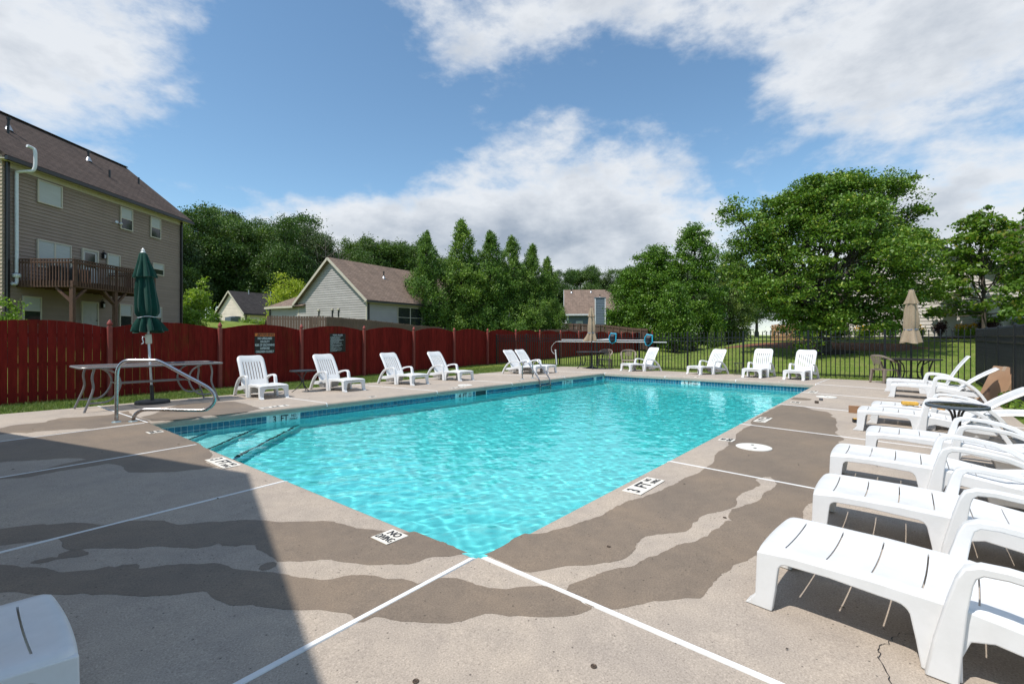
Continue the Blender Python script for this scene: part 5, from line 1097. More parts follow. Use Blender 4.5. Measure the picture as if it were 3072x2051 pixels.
MB().tube(spline([(19.5, -0.13, 3.9), (19.5, -0.13, 6), (19.5, -0.13, 7.85), (19.51, -0.18, 8.02), (19.58, -0.42, 8.08), (19.66, -0.60, 8.12), (19.70, -0.66, 8.25), (19.72, -0.67, 8.5), (19.72, -0.66, 8.95), (19.68, -0.6, 9.06), (19.50, -0.55, 9.09)], 5), 0.062, 12).build('vent_pipe', M_pvc, lh, smooth=True)
MB().lathe([(0, 0), (0.12, 0), (0.15, 0.04), (0.15, 0.12), (0.1, 0.16), (0, 0.16)], 16, (19.5, -0.13, 3.72)).build('pipe_fan', M_pvc, lh, smooth=True)
MB().tube(spline([(19.5, -0.13, 3.72), (19.5, -0.13, 3.55), (19.45, -0.13, 3.45), (19.3, -0.13, 3.45)], 4), 0.062, 12).build('pipe_elbow', M_pvc, lh, smooth=True)
for d_, yy in ((21.3, 2.1), (25.6, 2.35)): pipe_vent(lh, (d_, yy, ZE+sl*yy+0.1))
for d_, yy in ((20.9, 1.7), (25.7, 1.3), (28.6, 2.0)): pipe_vent(lh, (d_, yy, ZE+sl*yy+0.1), 0.38, False)
# balcony
M_stain = wood('brown_stained_wood', (0.105, 0.052, 0.034), (3, 3, 1))
bal = empty('balcony', (0, 0, 0), 0, lh); B0, B1, BY_, BZ = 19.6, 24.05, -2.32, 3.60
MB().box(B0, B1, BY_, -0.03, BZ-0.04, BZ).build('floor', M_stain, bal)
MB().box(B0, B1, BY_-0.04, BY_, BZ-0.26, BZ+0.01).box(B0-0.04, B0, BY_-0.04, -0.03, BZ-0.26, BZ+0.01).box(B1, B1+0.04, BY_-0.04, -0.03, BZ-0.26, BZ+0.01).build('rim_joist', M_stain, bal)
for i in range(1, 11): MB().box(B0+i*0.4-0.02, B0+i*0.4+0.02, BY_, -0.03, BZ-0.24, BZ-0.04).build('joist', M_stain, bal)
zr = 4.50
for zz, hh in ((zr, 0.04), (zr-0.10, 0.08)): MB().box(B0-0.03, B1+0.03, BY_-0.08, BY_+0.03, zz-hh, zz).box(B0-0.07, B0+0.04, BY_+0.03, -0.03, zz-hh, zz).box(B1-0.04, B1+0.07, BY_+0.03, -0.03, zz-hh, zz).build('top_rail', M_stain, bal)
bal_me = MB().box(-0.018, 0.018, -0.018, 0.018, BZ-0.2, zr-0.05).mesh('baluster', M_stain)
n_ = int((B1-B0)/0.125)
for i in range(n_+1): ob('baluster', bal_me, bal, (B0+(B1-B0)*i/n_, BY_-0.06, 0))
for i in range(1, 19): ob('baluster', bal_me, bal, (B0-0.06, BY_+i*0.125, 0)); ob('baluster', bal_me, bal, (B1+0.06, BY_+i*0.125, 0))
for d_ in (B0+0.05, 21.75, B1-0.05):
    MB().box(d_-0.07, d_+0.07, BY_-0.02, BY_+0.12, GB, BZ-0.26).build('support_post', M_stain, bal)
    MB().box(d_-0.045, d_+0.045, BY_-0.085, BY_+0.005, BZ-0.2, zr-0.04).build('rail_post', M_stain, bal)
    for s in (-1, 1):
        if B0-0.1 < d_+s*0.6 < B1+0.1: MB().bar((d_, BY_+0.05, BZ-0.85), (d_+s*0.6, BY_+0.05, BZ-0.28), 0.09, 0.09).build('brace', M_stain, bal)
    MB().bar((d_, BY_+0.1, BZ-0.85), (d_, BY_+0.7, BZ-0.28), 0.09, 0.09).build('brace', M_stain, bal)
# dark furniture seen through the rails
MB().box(20.4, 21.9, -1.1, -0.5, BZ, BZ+0.75).build('covered_bench', M_gut, bal, bevel=0.06)
# --- gabled houses
def gable_house(name, lab, Xc, dc, az, w, dep, ze, za, zb, wall, side, roofm, pitch=0.19):
    "Xc, dc: right front corner seen from the camera; az: heading of the front wall (degrees right of the view axis)"
    ax = Vector((math.sin(R(az)), math.cos(R(az)))); ang = math.atan2(ax.y, ax.x)
    o = cw(Xc-ax.x*w, dc-ax.y*w); t = empty(name, (*o, 0), R(YAW)+ang); tag(t, lab, 'house', 'houses around the pool')
    MB().box(0.03, w-0.03, 0.03, dep-0.03, zb, ze).build('wall_core', wall, t)
    MB().prism([(0.03, ze), (w-0.03, ze), (w/2, za)], lambda a, b_, d: (a, d, b_), 0.03, dep-0.03).build('gable_core', wall, t)
    s = (za-ze)/(w/2)
    plank_wall(t, 0, w, zb, za-0.15, 0.0, pitch, wall, lambda z: (0, w) if z < ze else ((z-ze)/s, w-(z-ze)/s))
    sd = empty('side_wall', (w, 0, 0), R(90), t); plank_wall(sd, 0, dep, zb, ze, 0.0, pitch, side)
    ovh = 0.35; th = 0.12
    for sg in (0, 1):
        xe = -ovh if sg == 0 else w+ovh
        roof_plane(t, [(xe, -ovh, ze-s*ovh+0.12), (xe, dep+ovh, ze-s*ovh+0.12), (w/2, dep+ovh, za+0.13), (w/2, -ovh, za+0.13)], roofm)
        # rake board along the gable
        a = Vector((xe, -ovh-0.015, ze-s*ovh+0.02)); b_ = Vector((w/2, -ovh-0.015, za+0.03)); MB().bar(a, b_, 0.03, 0.20, (0, 0, 1)).build('rake_board', M_trim, t)
        MB().box(min(xe, xe+(0.02 if sg else -0.02)), max(xe, xe+(0.02 if sg else -0.02)), -ovh, dep+ovh, ze-s*ovh-0.10, ze-s*ovh+0.06).build('fascia', M_trim, t)
        MB().box((0.0 if sg == 0 else w)-(ovh if sg == 0 else 0), (0.0 if sg == 0 else w)+(0 if sg == 0 else ovh), -ovh, dep+ovh, ze-s*ovh-0.06, ze-s*ovh-0.03).build('soffit', M_trim, t)
    gx = w+ovh+0.02
    MB().box(gx, gx+0.11, -ovh+0.05, dep+ovh, ze-s*ovh-0.06, ze-s*ovh+0.07).build('gutter', M_gut, t)
    MB().box(w+0.03, w+0.12, 0.08, 0.18, zb, ze-0.1).build('downspout', M_gut, t)
    MB().box(w-0.06, w+0.035, -0.04, 0.05, zb, ze).box(-0.035, 0.06, -0.04, 0.05, zb, ze).build('corner_board', M_trim, t)
    return t, s
M_gsid = siding_mat('grey_siding', (0.40, 0.375, 0.36)); M_gsh = shingle_mat('tan_shingles', (0.225, 0.165, 0.13), 0)
gh, s_ = gable_house('house', 'grey gabled house with tan shingle roof behind the brown fence', -11.25, 37.0, 121, 8.4, 15, 4.30, 7.65, 0.6, M_gsid, M_gsid, M_gsh)
# lower wing on its left
wx = -4.1
MB().box(wx+0.03, 0.0, 0.03, 8, 0.6, 4.0).build('wing_core', M_gsid, gh)
plank_wall(gh, wx, 0.0, 0.6, 4.0, 0.0, 0.19, M_gsid)
roof_plane(gh, [(wx-0.35, -0.35, 3.95), (0.9, -0.35, 3.95), (2.2, 4.6, 6.6), (0.4, 4.6, 6.6)], M_gsh)
roof_plane(gh, [(wx-0.35, -0.35, 3.95), (0.4, 4.6, 6.6), (0.4, 6.0, 6.6), (wx-0.35, 9.0, 3.95)], M_gsh)
MB().box(wx-0.35, -0.36, -0.40, -0.34, 3.80, 3.97).build('fascia', M_trim, gh)
MB().box(wx-0.02, wx+0.08, -0.14, -0.05, 0.6, 3.8).build('downspout', M_gut, gh)
window(gh, 2.05, 2.85, 2.3, 2.95, -0.041, -1, 0, 0, 'window', False)
for x_ in (2.75, 4.45, 5.2):
    v_ = MB().box(x_-0.12, x_+0.12, -0.14, -0.03, 3.45, 3.60).build('dryer_vent', M_trim, gh, bevel=0.02); MB().box(x_-0.04, x_+0.04, -0.10, -0.035, 2.9, 3.45).build('vent_stub', M_gut, gh)
sdw = [c for c in gh.children if c.name.startswith('side_wall')][0]
window(sdw, 3.3, 6.2, 2.1, 3.75, -0.041, -1, 0, 1, 'window', True)
pipe_vent(gh, (8.4*0.70, 4.2, 7.65-s_*8.4*0.20+0.1), 0.5); pipe_vent(gh, (8.4*0.80, 6.0, 7.65-s_*8.4*0.30+0.1), 0.5, False)
# cream house
M_crs = siding_mat('cream_siding', (0.72, 0.62, 0.53)); M_dsh = shingle_mat('charcoal_shingles', (0.055, 0.050, 0.050), 0)
ch_, s_ = gable_house('house', 'small cream house with charcoal roof far behind the red fence', -33.0, 59.0, 121, 6.2, 13, 4.35, 7.0, 1.6, M_crs, M_crs, M_dsh)
window(ch_, 4.35, 4.75, 2.2, 3.3, -0.041, -1, 0.5, 0)
sdw = [c for c in ch_.children if c.name.startswith('side_wall')][0]
window(sdw, 3.6, 6.4, 2.6, 3.7, -0.041, -1, 0.9, 1)
for a_ in (2.95, 6.5): MB().box(a_, a_+0.6, -0.07, -0.03, 2.55, 3.75).build('shutter', M_gut, sdw)
for x_ in (2.0, 5.0): pipe_vent(ch_, (3.1+0.5, x_, 6.9), 0.5, False, M_roofvent)
ac = [(575+110, 52.5, 0.8), (700, 54, 0.9)]
for i, (x_, d_, h_) in enumerate(((693, 53.0, 0.85), (705, 54.0, 1.0))):
    p = cw((x_-1536)/1433*d_, d_); t = empty('air_conditioner', (*p, gz(*p)+0.6), 0.4); tag(t, ('smaller left' if i == 0 else 'larger right')+' grey air conditioner unit beside the cream house', 'air conditioner', 'air conditioners')
    MB().box(-0.42, 0.42, -0.42, 0.42, -1, h_).build('cabinet', M_bluegrey, t, bevel=0.04); MB().lathe([(0, h_), (0.34, h_), (0.34, h_+0.03), (0, h_+0.03)], 16).build('fan_grille', M_gut, t)
# blue house
M_blsid = siding_mat('blue_siding', (0.135, 0.175, 0.215)); M_wtrim = plain('white_trim', (0.66, 0.67, 0.68), 0.5, 0.06)
bx0, by0 = cw((1703-1536)/1433*66, 66); bh = empty('house', (bx0, by0, 0), R(YAW)+R(-6)); tag(bh, 'blue sided house with tan roof and chimney behind the conifers', 'house', 'houses around the pool')
MB().box(0.03, 11, 0.03, 9, 0, 4.55).build('wall_core', M_blsid, bh); plank_wall(bh, 0, 11, 0.2, 4.55, 0.0, 0.22, M_blsid)
sw = empty('side_wall', (0, 0, 0), R(90), bh); plank_wall(sw, 0, 9, 0.2, 8.0, 0.0, 0.22, M_blsid, lambda z: (0, 9) if z < 4.55 else ((z-4.55)/3.6*4.5, 9-(z-4.55)/3.6*4.5), out=1)
MB().box(-0.06, 0.12, -0.05, 0.08, 0, 4.5).build('corner_board', M_wtrim, bh)
roof_plane(bh, [(-0.5, -0.5, 4.4), (11.5, -0.5, 4.4), (5.4, 4.5, 8.2), (-0.5, 4.5, 8.2)], M_gsh); roof_plane(bh, [(-0.5, 9.5, 4.4), (11.5, 9.5, 4.4), (5.4, 4.5, 8.2), (-0.5, 4.5, 8.2)], M_gsh); roof_plane(bh, [(11.5, -0.5, 4.4), (11.5, 9.5, 4.4), (5.4, 4.5, 8.2)], M_gsh)
MB().box(-0.5, 11.5, -0.62, -0.5, 4.2, 4.42).build('gutter', M_wtrim, bh); MB().bar((-0.52, -0.5, 4.3), (-0.52, 4.5, 8.1), 0.04, 0.25).build('rake_board', M_wtrim, bh); MB().bar((-0.52, 9.5, 4.3), (-0.52, 4.5, 8.1), 0.04, 0.25).build('rake_board', M_wtrim, bh)
window(bh, 1.2, 2.0, 2.2, 3.4, -0.041, -1, 0.3, 0, trimmat=M_wtrim); window(bh, 2.9, 3.8, 2.3, 3.3, -0.041, -1, 0.4, 0, trimmat=M_wtrim)
chm = empty('chimney', (4.35, -0.75, 0), 0, bh); MB().box(-0.62, 0.62, -0.4, 0.7, 0, 6.5).build('chase', M_blsid, chm); plank_wall(chm, -0.62, 0.62, 0.2, 6.5, -0.405, 0.22, M_blsid)
for s in (-1, 1): MB().box(s*0.66-0.07, s*0.66+0.07, -0.46, -0.3, 0, 6.5).build('corner_board', M_wtrim, chm)
MB().box(-0.75, 0.75, -0.5, 0.8, 6.5, 6.62).build('cap', M_blsid, chm)
for x_, y_, z_ in ((0.6, 3.8, 7.7), (3.4, 3.9, 7.75), (4.6, 2.6, 6.8)): pipe_vent(bh, (x_, y_, z_), 0.4)
# tan house behind it
th_, s_ = gable_house('house', 'tan gabled house partly hidden right of the blue chimney', (1905-1536)/1433*78, 78, 100, 7, 9, 4.6, 8.2, 0, siding_mat('tan_siding', (0.50, 0.40, 0.28)), M_crs, M_gsh, 0.24)
# long beige house on the right
M_bei = siding_mat('beige_siding', (0.70, 0.645, 0.60)); M_wsh = shingle_mat('weathered_shingles', (0.11, 0.085, 0.07), 0)
rh = empty('house', (33.0, 0, 0), R(-90)); tag(rh, 'long beige sided house behind the maples at right', 'house', 'houses around the pool')
# local x runs along -Y of the world, local y runs away from the pool
plank_wall(rh, -4, 7.0, 1.25, 6.9, 0.0, 0.185, M_bei, lambda z: (-4, 7.0) if z < 3.95 else (-4+(z-3.95)/0.6, 7.0-(z-3.95)/0.6))
MB().prism([(-4, 0.8), (7, 0.8), (7, 3.95), (1.5, 7.25), (-4, 3.95)], lambda a, b_, d: (a, d, b_), 0.03, 11).build('wall_core', M_bei, rh)
roof_plane(rh, [(7.4, -0.4, 3.78), (7.4, 11, 3.78), (1.5, 11, 7.38), (1.5, -0.4, 7.38)], M_wsh); roof_plane(rh, [(-4.4, -0.4, 3.78), (-4.4, 11, 3.78), (1.5, 11, 7.38), (1.5, -0.4, 7.38)], M_wsh)
for s in (-1, 1): MB().bar((1.5+s*5.9, -0.42, 3.70), (1.5, -0.42, 7.30), 0.04, 0.16).build('rake_board', M_gut, rh)
plank_wall(rh, 7.0, 26, 1.25, 5.1, 1.5, 0.185, M_bei); MB().box(7.0, 26, 1.53, 10, 0.8, 5.1).build('wing_core', M_bei, rh)
roof_plane(rh, [(6.0, 1.1, 5.05), (26.4, 1.1, 5.05), (26.4, 6, 7.9), (6.0, 6, 7.9)], M_wsh); MB().box(6.0, 26.4, 1.0, 1.12, 4.92, 5.1).build('fascia', M_gut, rh)
MB().box(6.96, 7.06, -0.05, 0.04, 1.2, 3.9).build('corner_board', M_trim, rh)
window(rh, 8.6, 9.5, 2.1, 3.2, 1.459, -1, 0.8, 0, trimmat=M_wtrim); window(rh, 12.5, 13.6, 2.1, 3.4, 1.459, -1, 0.8, 1, trimmat=M_wtrim)
ut = empty('utility_meter', (5.35, -0.06, 1.9), 0, rh); MB().box(-0.35, 0.35, -0.04, 0.02, -0.6, 0.5).build('panel', M_bei, ut); MB().lathe([(0, 0), (0.1, 0), (0.11, 0.08), (0, 0.10)], 14).build('meter', M_roofvent, ut, loc=(0.2, -0.05, 0.2), rz=(R(90), 0, 0)); MB().box(0.7, 1.3, -0.2, 0.0, -0.1, 0.35).build('box', M_bluegrey, ut, bevel=0.02)
# light wood fence end at its corner
lf_ = empty('wooden_fence', (29.5, 4.2, 1.15), R(-80)); tag(lf_, 'short light wood fence panel behind the big maple', 'fence', 'brown wooden fences'); M_lw = wood('new_wood', (0.42, 0.24, 0.12))
lwb = MB().box(-0.065, 0.065, -0.01, 0.01, -0.3, 0.85).mesh('board', M_lw)
for i in range(14): ob('board', lwb, lf_, (i*0.145, 0, 0.02*((i*7) % 3)))
for z_ in (0.1, 0.6): MB().box(-0.07, 1.96, 0.01, 0.05, z_, z_+0.09).build('rail', M_lw, lf_)
# pool house behind the photographer: its gable throws the shadow on the near deck
PHh = 5.6; ax_ = -0.145-0.543*PHh; ay_ = 2.895+0.12*PHh; pit = 0.5366; hw_ = 5.2
ph = empty('pool_house', (0, 0, 0)); tag(ph, 'pool house with a gable roof behind the camera shading the near deck', 'building')
wx_ = ax_-0.35
MB().prism([(ay_-hw_+0.4, -0.3), (ay_+hw_-0.4, -0.3), (ay_+hw_-0.4, PHh-pit*(hw_-0.4)-0.15), (ay_, PHh-0.15), (ay_-hw_+0.4, PHh-pit*(hw_-0.4)-0.15)], lambda a, b_, d: (d, a, b_), wx_-7.5, wx_).build('wall', M_taupe, ph)
for s in (-1, 1): roof_plane(ph, [(ax_, ay_+s*hw_, PHh-pit*hw_), (wx_-7.8, ay_+s*hw_, PHh-pit*hw_), (wx_-7.8, ay_, PHh), (ax_, ay_, PHh)], M_shbr)
MB().box(wx_, wx_+0.06, ay_-0.5, ay_+0.5, -0.2, 2.1).build('door', M_door, ph)
# ------------------------------------------------------------------ foliage
def leaf_mat(name, a, b_, c, tr=0.3, rough=0.5, patch=0.35, k=2.0):
    a, b_, c = sc_(a, k), sc_(b_, k), sc_(c, k)
    m, nt, p, o = nodes(name); L = nt.links; geo = nt.nodes.new('ShaderNodeNewGeometry'); oi = nt.nodes.new('ShaderNodeObjectInfo')
    col = ramp(nt, geo.outputs['Random Per Island'], [(0.0, a), (0.45, b_), (0.85, sc_(b_, 1.25)), (1.0, c)])
    col = mix(nt, 1.0, col, ramp(nt, nnoise(nt, patch, 3, 0.55, coords(nt, 'World')), [(0.32, (0.72, 0.78, 0.75)), (0.68, (1.28, 1.18, 1.0))]), 'MULTIPLY')
    col = mix(nt, 1.0, col, ramp(nt, oi.outputs['Random'], [(0, (0.80, 0.86, 0.82)), (1, (1.18, 1.10, 1.05))]), 'MULTIPLY')
    L.new(col, p.inputs['Base Color']); p.inputs['Roughness'].default_value = rough; p.inputs['Specular IOR Level'].default_value = 0.35
    t = nt.nodes.new('ShaderNodeBsdfTranslucent'); L.new(mix(nt, 1.0, col, (1.25, 1.35, 0.55), 'MULTIPLY'), t.inputs['Color'])
    ms = nt.nodes.new('ShaderNodeMixShader'); ms.inputs[0].default_value = tr; L.new(p.outputs[0], ms.inputs[1]); L.new(t.outputs[0], ms.inputs[2]); L.new(ms.outputs[0], o.inputs[0]); return m
def unit(v): return v/np.maximum(1e-9, np.linalg.norm(v, axis=-1, keepdims=True))
def leaf_quads(P, size, rng, up=0.5, wid=0.62, dirs=None):
    n = len(P); nr = unit(rng.normal(size=(n, 3))+np.array([0, 0, up])); t = rng.normal(size=(n, 3)) if dirs is None else dirs+0.25*rng.normal(size=(n, 3))
    t = unit(t-nr*np.sum(t*nr, 1, keepdims=True)); b = np.cross(nr, t); s = (size*rng.uniform(0.65, 1.3, n))[:, None]
    v = np.stack([P+t*s*0.5, P+b*s*wid*0.5+nr*s*0.07, P-t*s*0.5, P-b*s*wid*0.5+nr*s*0.07], 1).reshape(-1, 3)
    return v, np.arange(4*n).reshape(n, 4)
def blob(rng, n, c, r, shell=0.45):
    d = unit(rng.normal(size=(n, 3))); q = rng.uniform(shell**3, 1, n)**(1/3.0); return np.array(c)+d*q[:, None]*np.array(r)
def clumps_from_lobes(rng, lobes, per_area=1.0, shell=0.62):
    out = []
    for c, r in lobes:
        n = max(4, int(per_area*(r[0]*r[1]+r[0]*r[2])*2)); out.append(blob(rng, n, c, r, shell))
    return np.concatenate(out)
def crown_mesh(name, mat, seed, lobes, leaf, per_clump, clump_r, dens=1.0, up=0.5, shell=0.62, flat=0.65, droop=0.0, zmin=None):
    rng = np.random.default_rng(seed); C = clumps_from_lobes(rng, lobes, dens, shell)
    n = len(C); P = np.repeat(C, per_clump, 0); cr = np.repeat(clump_r*rng.uniform(0.6, 1.35, n), per_clump)[:, None]
    off = rng.normal(size=P.shape)*np.array([0.5, 0.5, 0.5*flat])*cr; P = P+off; P[:, 2] -= droop*np.linalg.norm(off[:, :2], axis=1)
    if zmin is not None: P = P[P[:, 2] > zmin]
    v, f = leaf_quads(P, leaf, rng, up); return npmesh(name, v, f, mat)
M_bark = plain('grey_bark', (0.085, 0.070, 0.058), 0.9, 0.35, 6, 0.6, 25, vscale=(4, 4, 0.6)); M_bark2 = plain('brown_bark', (0.060, 0.045, 0.035), 0.9, 0.35, 6, 0.6, 25, vscale=(4, 4, 0.6))
def limb_mesh(mb, a, b_, r0, r1, rng, n=6, wob=0.12, nseg=8):
    a = np.array(a, float); b_ = np.array(b_, float); L = np.linalg.norm(b_-a); P = []
    for i in range(n+1):
        t = i/n; p = a+(b_-a)*t+rng.normal(size=3)*wob*L*0.25*math.sin(math.pi*t); p[2] += 0.12*L*math.sin(math.pi*t)*(-0.4); P.append(tuple(p))
    mb.tube(P, [r0+(r1-r0)*i/n for i in range(n+1)], nseg); return P
def trunk_mesh(name, mat, seed, h, r, lobes, fork=0.35, twigs=3):
    rng = np.random.default_rng(seed+99); mb = MB(); top = (rng.normal()*0.1*h*0.2, rng.normal()*0.1*h*0.2, h)
    mb.tube([(0, 0, -0.5), (0, 0, 0.0), (r*0.1, 0, h*0.3), (top[0]*0.6, top[1]*0.6, h*0.65), top], [r*1.5, r*1.18, r*0.85, r*0.55, r*0.18], 10)
    for c, rr in lobes:
        z0 = h*(fork+0.35*rng.random()); z0 = min(z0, max(0.2*h, c[2]*0.8)); L = limb_mesh(mb, (top[0]*0.4, top[1]*0.4, z0), c, r*0.42, r*0.10, rng, 6, 0.12, 7)
        for k in range(twigs):
            e = np.array(c)+unit(rng.normal(size=3))*np.array(rr)*0.75; limb_mesh(mb, L[3+k % 3], e, r*0.12, r*0.03, rng, 4, 0.1, 5)
    me = mb.mesh(name, mat); sm(me, 60); return me
def put_tree(name, lab, group, loc, crown_me, trunk_me, scale=1.0, rz=0.0, cat='tree'):
    t = empty(name, loc, rz); t.scale = (scale,)*3 if not isinstance(scale, tuple) else scale; tag(t, lab, cat, group)
    if trunk_me: ob('trunk', trunk_me, t)
    ob('crown', crown_me, t); return t
def at(x, d): return cw((x-1536)/1433*d, d)
def zat(y, d): return 1.3+(1010-y)/1433*d
# --- wood behind the houses: five kinds of broadleaf tree, shared meshes
M_wood = [leaf_mat('wood_leaf_a', (0.018, 0.036, 0.010), (0.038, 0.072, 0.018), (0.075, 0.120, 0.030), 0.22), leaf_mat('wood_leaf_b', (0.022, 0.040, 0.012), (0.050, 0.088, 0.020), (0.10, 0.15, 0.035), 0.25), leaf_mat('wood_leaf_c', (0.024, 0.038, 0.018), (0.052, 0.076, 0.034), (0.11, 0.14, 0.07), 0.2)]
kinds = []
for k in range(6):
    rng = np.random.default_rng(40+k); lobes = []; H_ = 18.0
    for i in range(13):
        u = rng.random(); z = 5+u*12; rad = 4.6*math.sin(math.pi*min(0.98, (z-2.2)/17.0))**0.7*rng.uniform(0.4, 0.95); a = i*2.4+rng.random()
        q = rng.uniform(1.6, 2.9)*(1.1-0.3*u); lobes.append(((rad*math.cos(a), rad*math.sin(a), z), (q*1.15, q*1.15, q*0.85)))
    lobes.append(((0, 0, 16.3), (2.2, 2.2, 1.6)))
    kinds.append((crown_mesh('crown', M_wood[k % 3], 50+k, lobes, 0.29, 62, 1.15, 1.7, 0.5, 0.5, 0.6, 0.15), trunk_mesh('trunk', M_bark, 60+k, 15.5, 0.32, lobes[:9], 0.3, 2)))
wr = random.Random(21)
WOODS = [('tall broadleaf tree in the dark wood behind the left house', 'trees of the left wood', [(470, 62, 640), (520, 66, 655), (585, 70, 634), (640, 76, 660), (690, 84, 640), (735, 74, 662), (770, 78, 676), (820, 86, 700), (862, 72, 668), (890, 80, 652), (925, 76, 668), (955, 80, 705), (610, 74, 720), (555, 70, 740), (665, 80, 720), (720, 84, 740), (790, 84, 740), (845, 80, 740), (905, 84, 735), (940, 84, 760), (990, 90, 770), (640, 95, 640), (800, 100, 672), (430, 70, 640), (380, 75, 640)]),
         ('broadleaf tree of the grove above the grey house roof', 'trees behind the grey house', [(1035, 92, 752), (1065, 96, 722), (1100, 90, 708), (1140, 95, 716), (1175, 92, 728), (1215, 98, 730), (1250, 94, 742), (1300, 98, 760), (1010, 100, 770), (1350, 104, 770), (1420, 104, 775), (1500, 108, 785), (1570, 108, 790)]),
         ('tree of the far tree line right of the conifers', 'far tree line', [(1640, 120, 812), (1670, 126, 806), (1705, 122, 816), (1745, 130, 808), (1780, 124, 806), (1815, 128, 815), (1850, 130, 805), (1890, 126, 800), (1930, 132, 800), (1980, 130, 790), (2030, 128, 800), (2080, 130, 800), (2140, 128, 800), (2200, 130, 800), (2270, 132, 800), (2350, 135, 800), (2440, 135, 800), (2540, 138, 800), (2650, 138, 800), (2780, 140, 800), (2920, 140, 800), (3080, 142, 800), (300, 110, 700)])]
for lab, grp, lst in WOODS:
    for i, (x, d, y) in enumerate(lst):
        c_, t_ = kinds[wr.randrange(6)]; p = at(x, d); z0 = gz(*p); hh = zat(y, d)-z0; s = hh/18.0; w = s*wr.uniform(0.85, 1.15)
        put_tree('broadleaf_tree', lab, grp, (*p, z0), c_, t_, (w, w, s), wr.uniform(0, 6.28))
# pine poking out of the wood
M_pine = leaf_mat('pine_needles', (0.012, 0.022, 0.012), (0.022, 0.038, 0.020), (0.05, 0.07, 0.035), 0.1)
pl_ = [((1.5, 0.5, 17.5), (1.8, 1.8, 0.9)), ((-1.6, 0.3, 16.6), (1.7, 1.6, 0.8)), ((0.2, -1.2, 18.6), (1.6, 1.6, 0.8)), ((2.4, 1, 15.6), (1.4, 1.4, 0.7)), ((-2.2, -1, 15.2), (1.4, 1.4, 0.7)), ((0, 0, 19.4), (1.2, 1.2, 0.6))]
p = at(688, 88); put_tree('pine_tree', 'dark pine crown rising above the wood behind the cream house', None, (*p, gz(*p)), crown_mesh('crown', M_pine, 5, pl_, 0.30, 40, 0.8, 3.0), trunk_mesh('trunk', M_bark2, 6, 19, 0.3, pl_, 0.75, 1), (zat(636, 88)-gz(*p))/20.0)
# bare dead trees
def dead_tree(x, d, y, lab, seed):
    p = at(x, d); z0 = gz(*p); h = zat(y, d)-z0; rng = np.random.default_rng(seed); mb = MB(); mb.tube([(0, 0, 0), (0.1, 0, h*0.5), (0, 0.1, h)], [0.22, 0.14, 0.03], 8)
    for k in range(22):
        u = rng.uniform(0.5, 0.97); a = rng.uniform(0, 6.28); L = (1.1-u)*h*0.42; e = (L*math.cos(a), L*math.sin(a), h*u+L*rng.uniform(0.5, 1.1)); Q = limb_mesh(mb, (0, 0, h*u), e, 0.06, 0.015, rng, 5, 0.15, 5)
        for j in range(3): limb_mesh(mb, Q[2+j], tuple(np.array(Q[2+j])+rng.normal(size=3)*L*0.28+np.array([0, 0, L*0.2])), 0.025, 0.008, rng, 3, 0.1, 4)
    t = empty('dead_tree', (*p, z0)); tag(t, lab, 'tree', 'bare trees'); ob('trunk', mb.mesh('trunk', plain('dead_wood', (0.16, 0.13, 0.115), 0.9, 0.2, 8)), t)
dead_tree(977, 74, 713, 'bare grey dead tree left of the grey roof peak', 3); dead_tree(1016, 76, 742, 'smaller bare dead tree right of the grey roof peak', 8)
# --- row of feathery conifers
M_con = leaf_mat('conifer_green', (0.020, 0.042, 0.008), (0.052, 0.094, 0.018), (0.11, 0.16, 0.035), 0.22, 0.55, 0.9, 2.4)
def conifer(seed, h=11.0, r=3.35):
    rng = np.random.default_rng(seed); V = []; D = []
    nb = 300
    for i in range(nb):
        u = (i+rng.random())/nb; u = u**1.25; z = 0.25+u*(h-0.5); rad = r*1.12*(1-u)**0.70*(0.70+0.30*math.sin(5*u*math.pi+i*2.39))*rng.uniform(0.66, 1.14)+0.08; a = i*2.39996+rng.normal()*0.2
        ds = rng.uniform(0.45, 1.0) if rng.random() < 0.4 else 1.0
        tip = np.array([rad*ds*math.cos(a), rad*ds*math.sin(a), z+0.28*rad*ds]); dr = unit(np.array([math.cos(a)*0.75, math.sin(a)*0.75, 0.85+u*0.5]))
        n = 135 if u < 0.62 else 60; s = 0.66*(1-0.52*u)
        # tuft: needles fan out from the branch end, tips up
        base = tip-dr*s*0.5; q = rng.normal(size=(n, 3))*s*np.array([0.42, 0.42, 0.50]); P = base+q; dd = unit(dr+0.9*unit(q+1e-6)); V.append(P); D.append(dd)
    zz = rng.uniform(h-1.2, h, 60); V.append(np.stack([rng.normal(size=60)*0.06*(h+0.3-zz), rng.normal(size=60)*0.06*(h+0.3-zz), zz], 1)); D.append(np.tile([0, 0, 1.0], (60, 1)))
    P = np.concatenate(V); d = np.concatenate(D); v, f = leaf_quads(P, 0.24, rng, 0.1, 0.34, d); me = npmesh('crown', v, f, M_con)
    mb = MB(); mb.tube([(0, 0, -0.3), (0, 0, h*0.5), (0, 0, h)], [0.2, 0.12, 0.015], 8)
    for i in range(60):
        u = rng.random(); a = rng.uniform(0, 6.28); L = r*(1-u)**0.8*0.9; mb.tube([(0, 0, 0.3+u*h*0.93), (L*math.cos(a), L*math.sin(a), 0.3+u*h*0.93+0.25*L)], [0.03, 0.008], 5)
    return me, mb.mesh('trunk', M_bark2)
cons = [conifer(70+k) for k in range(3)]
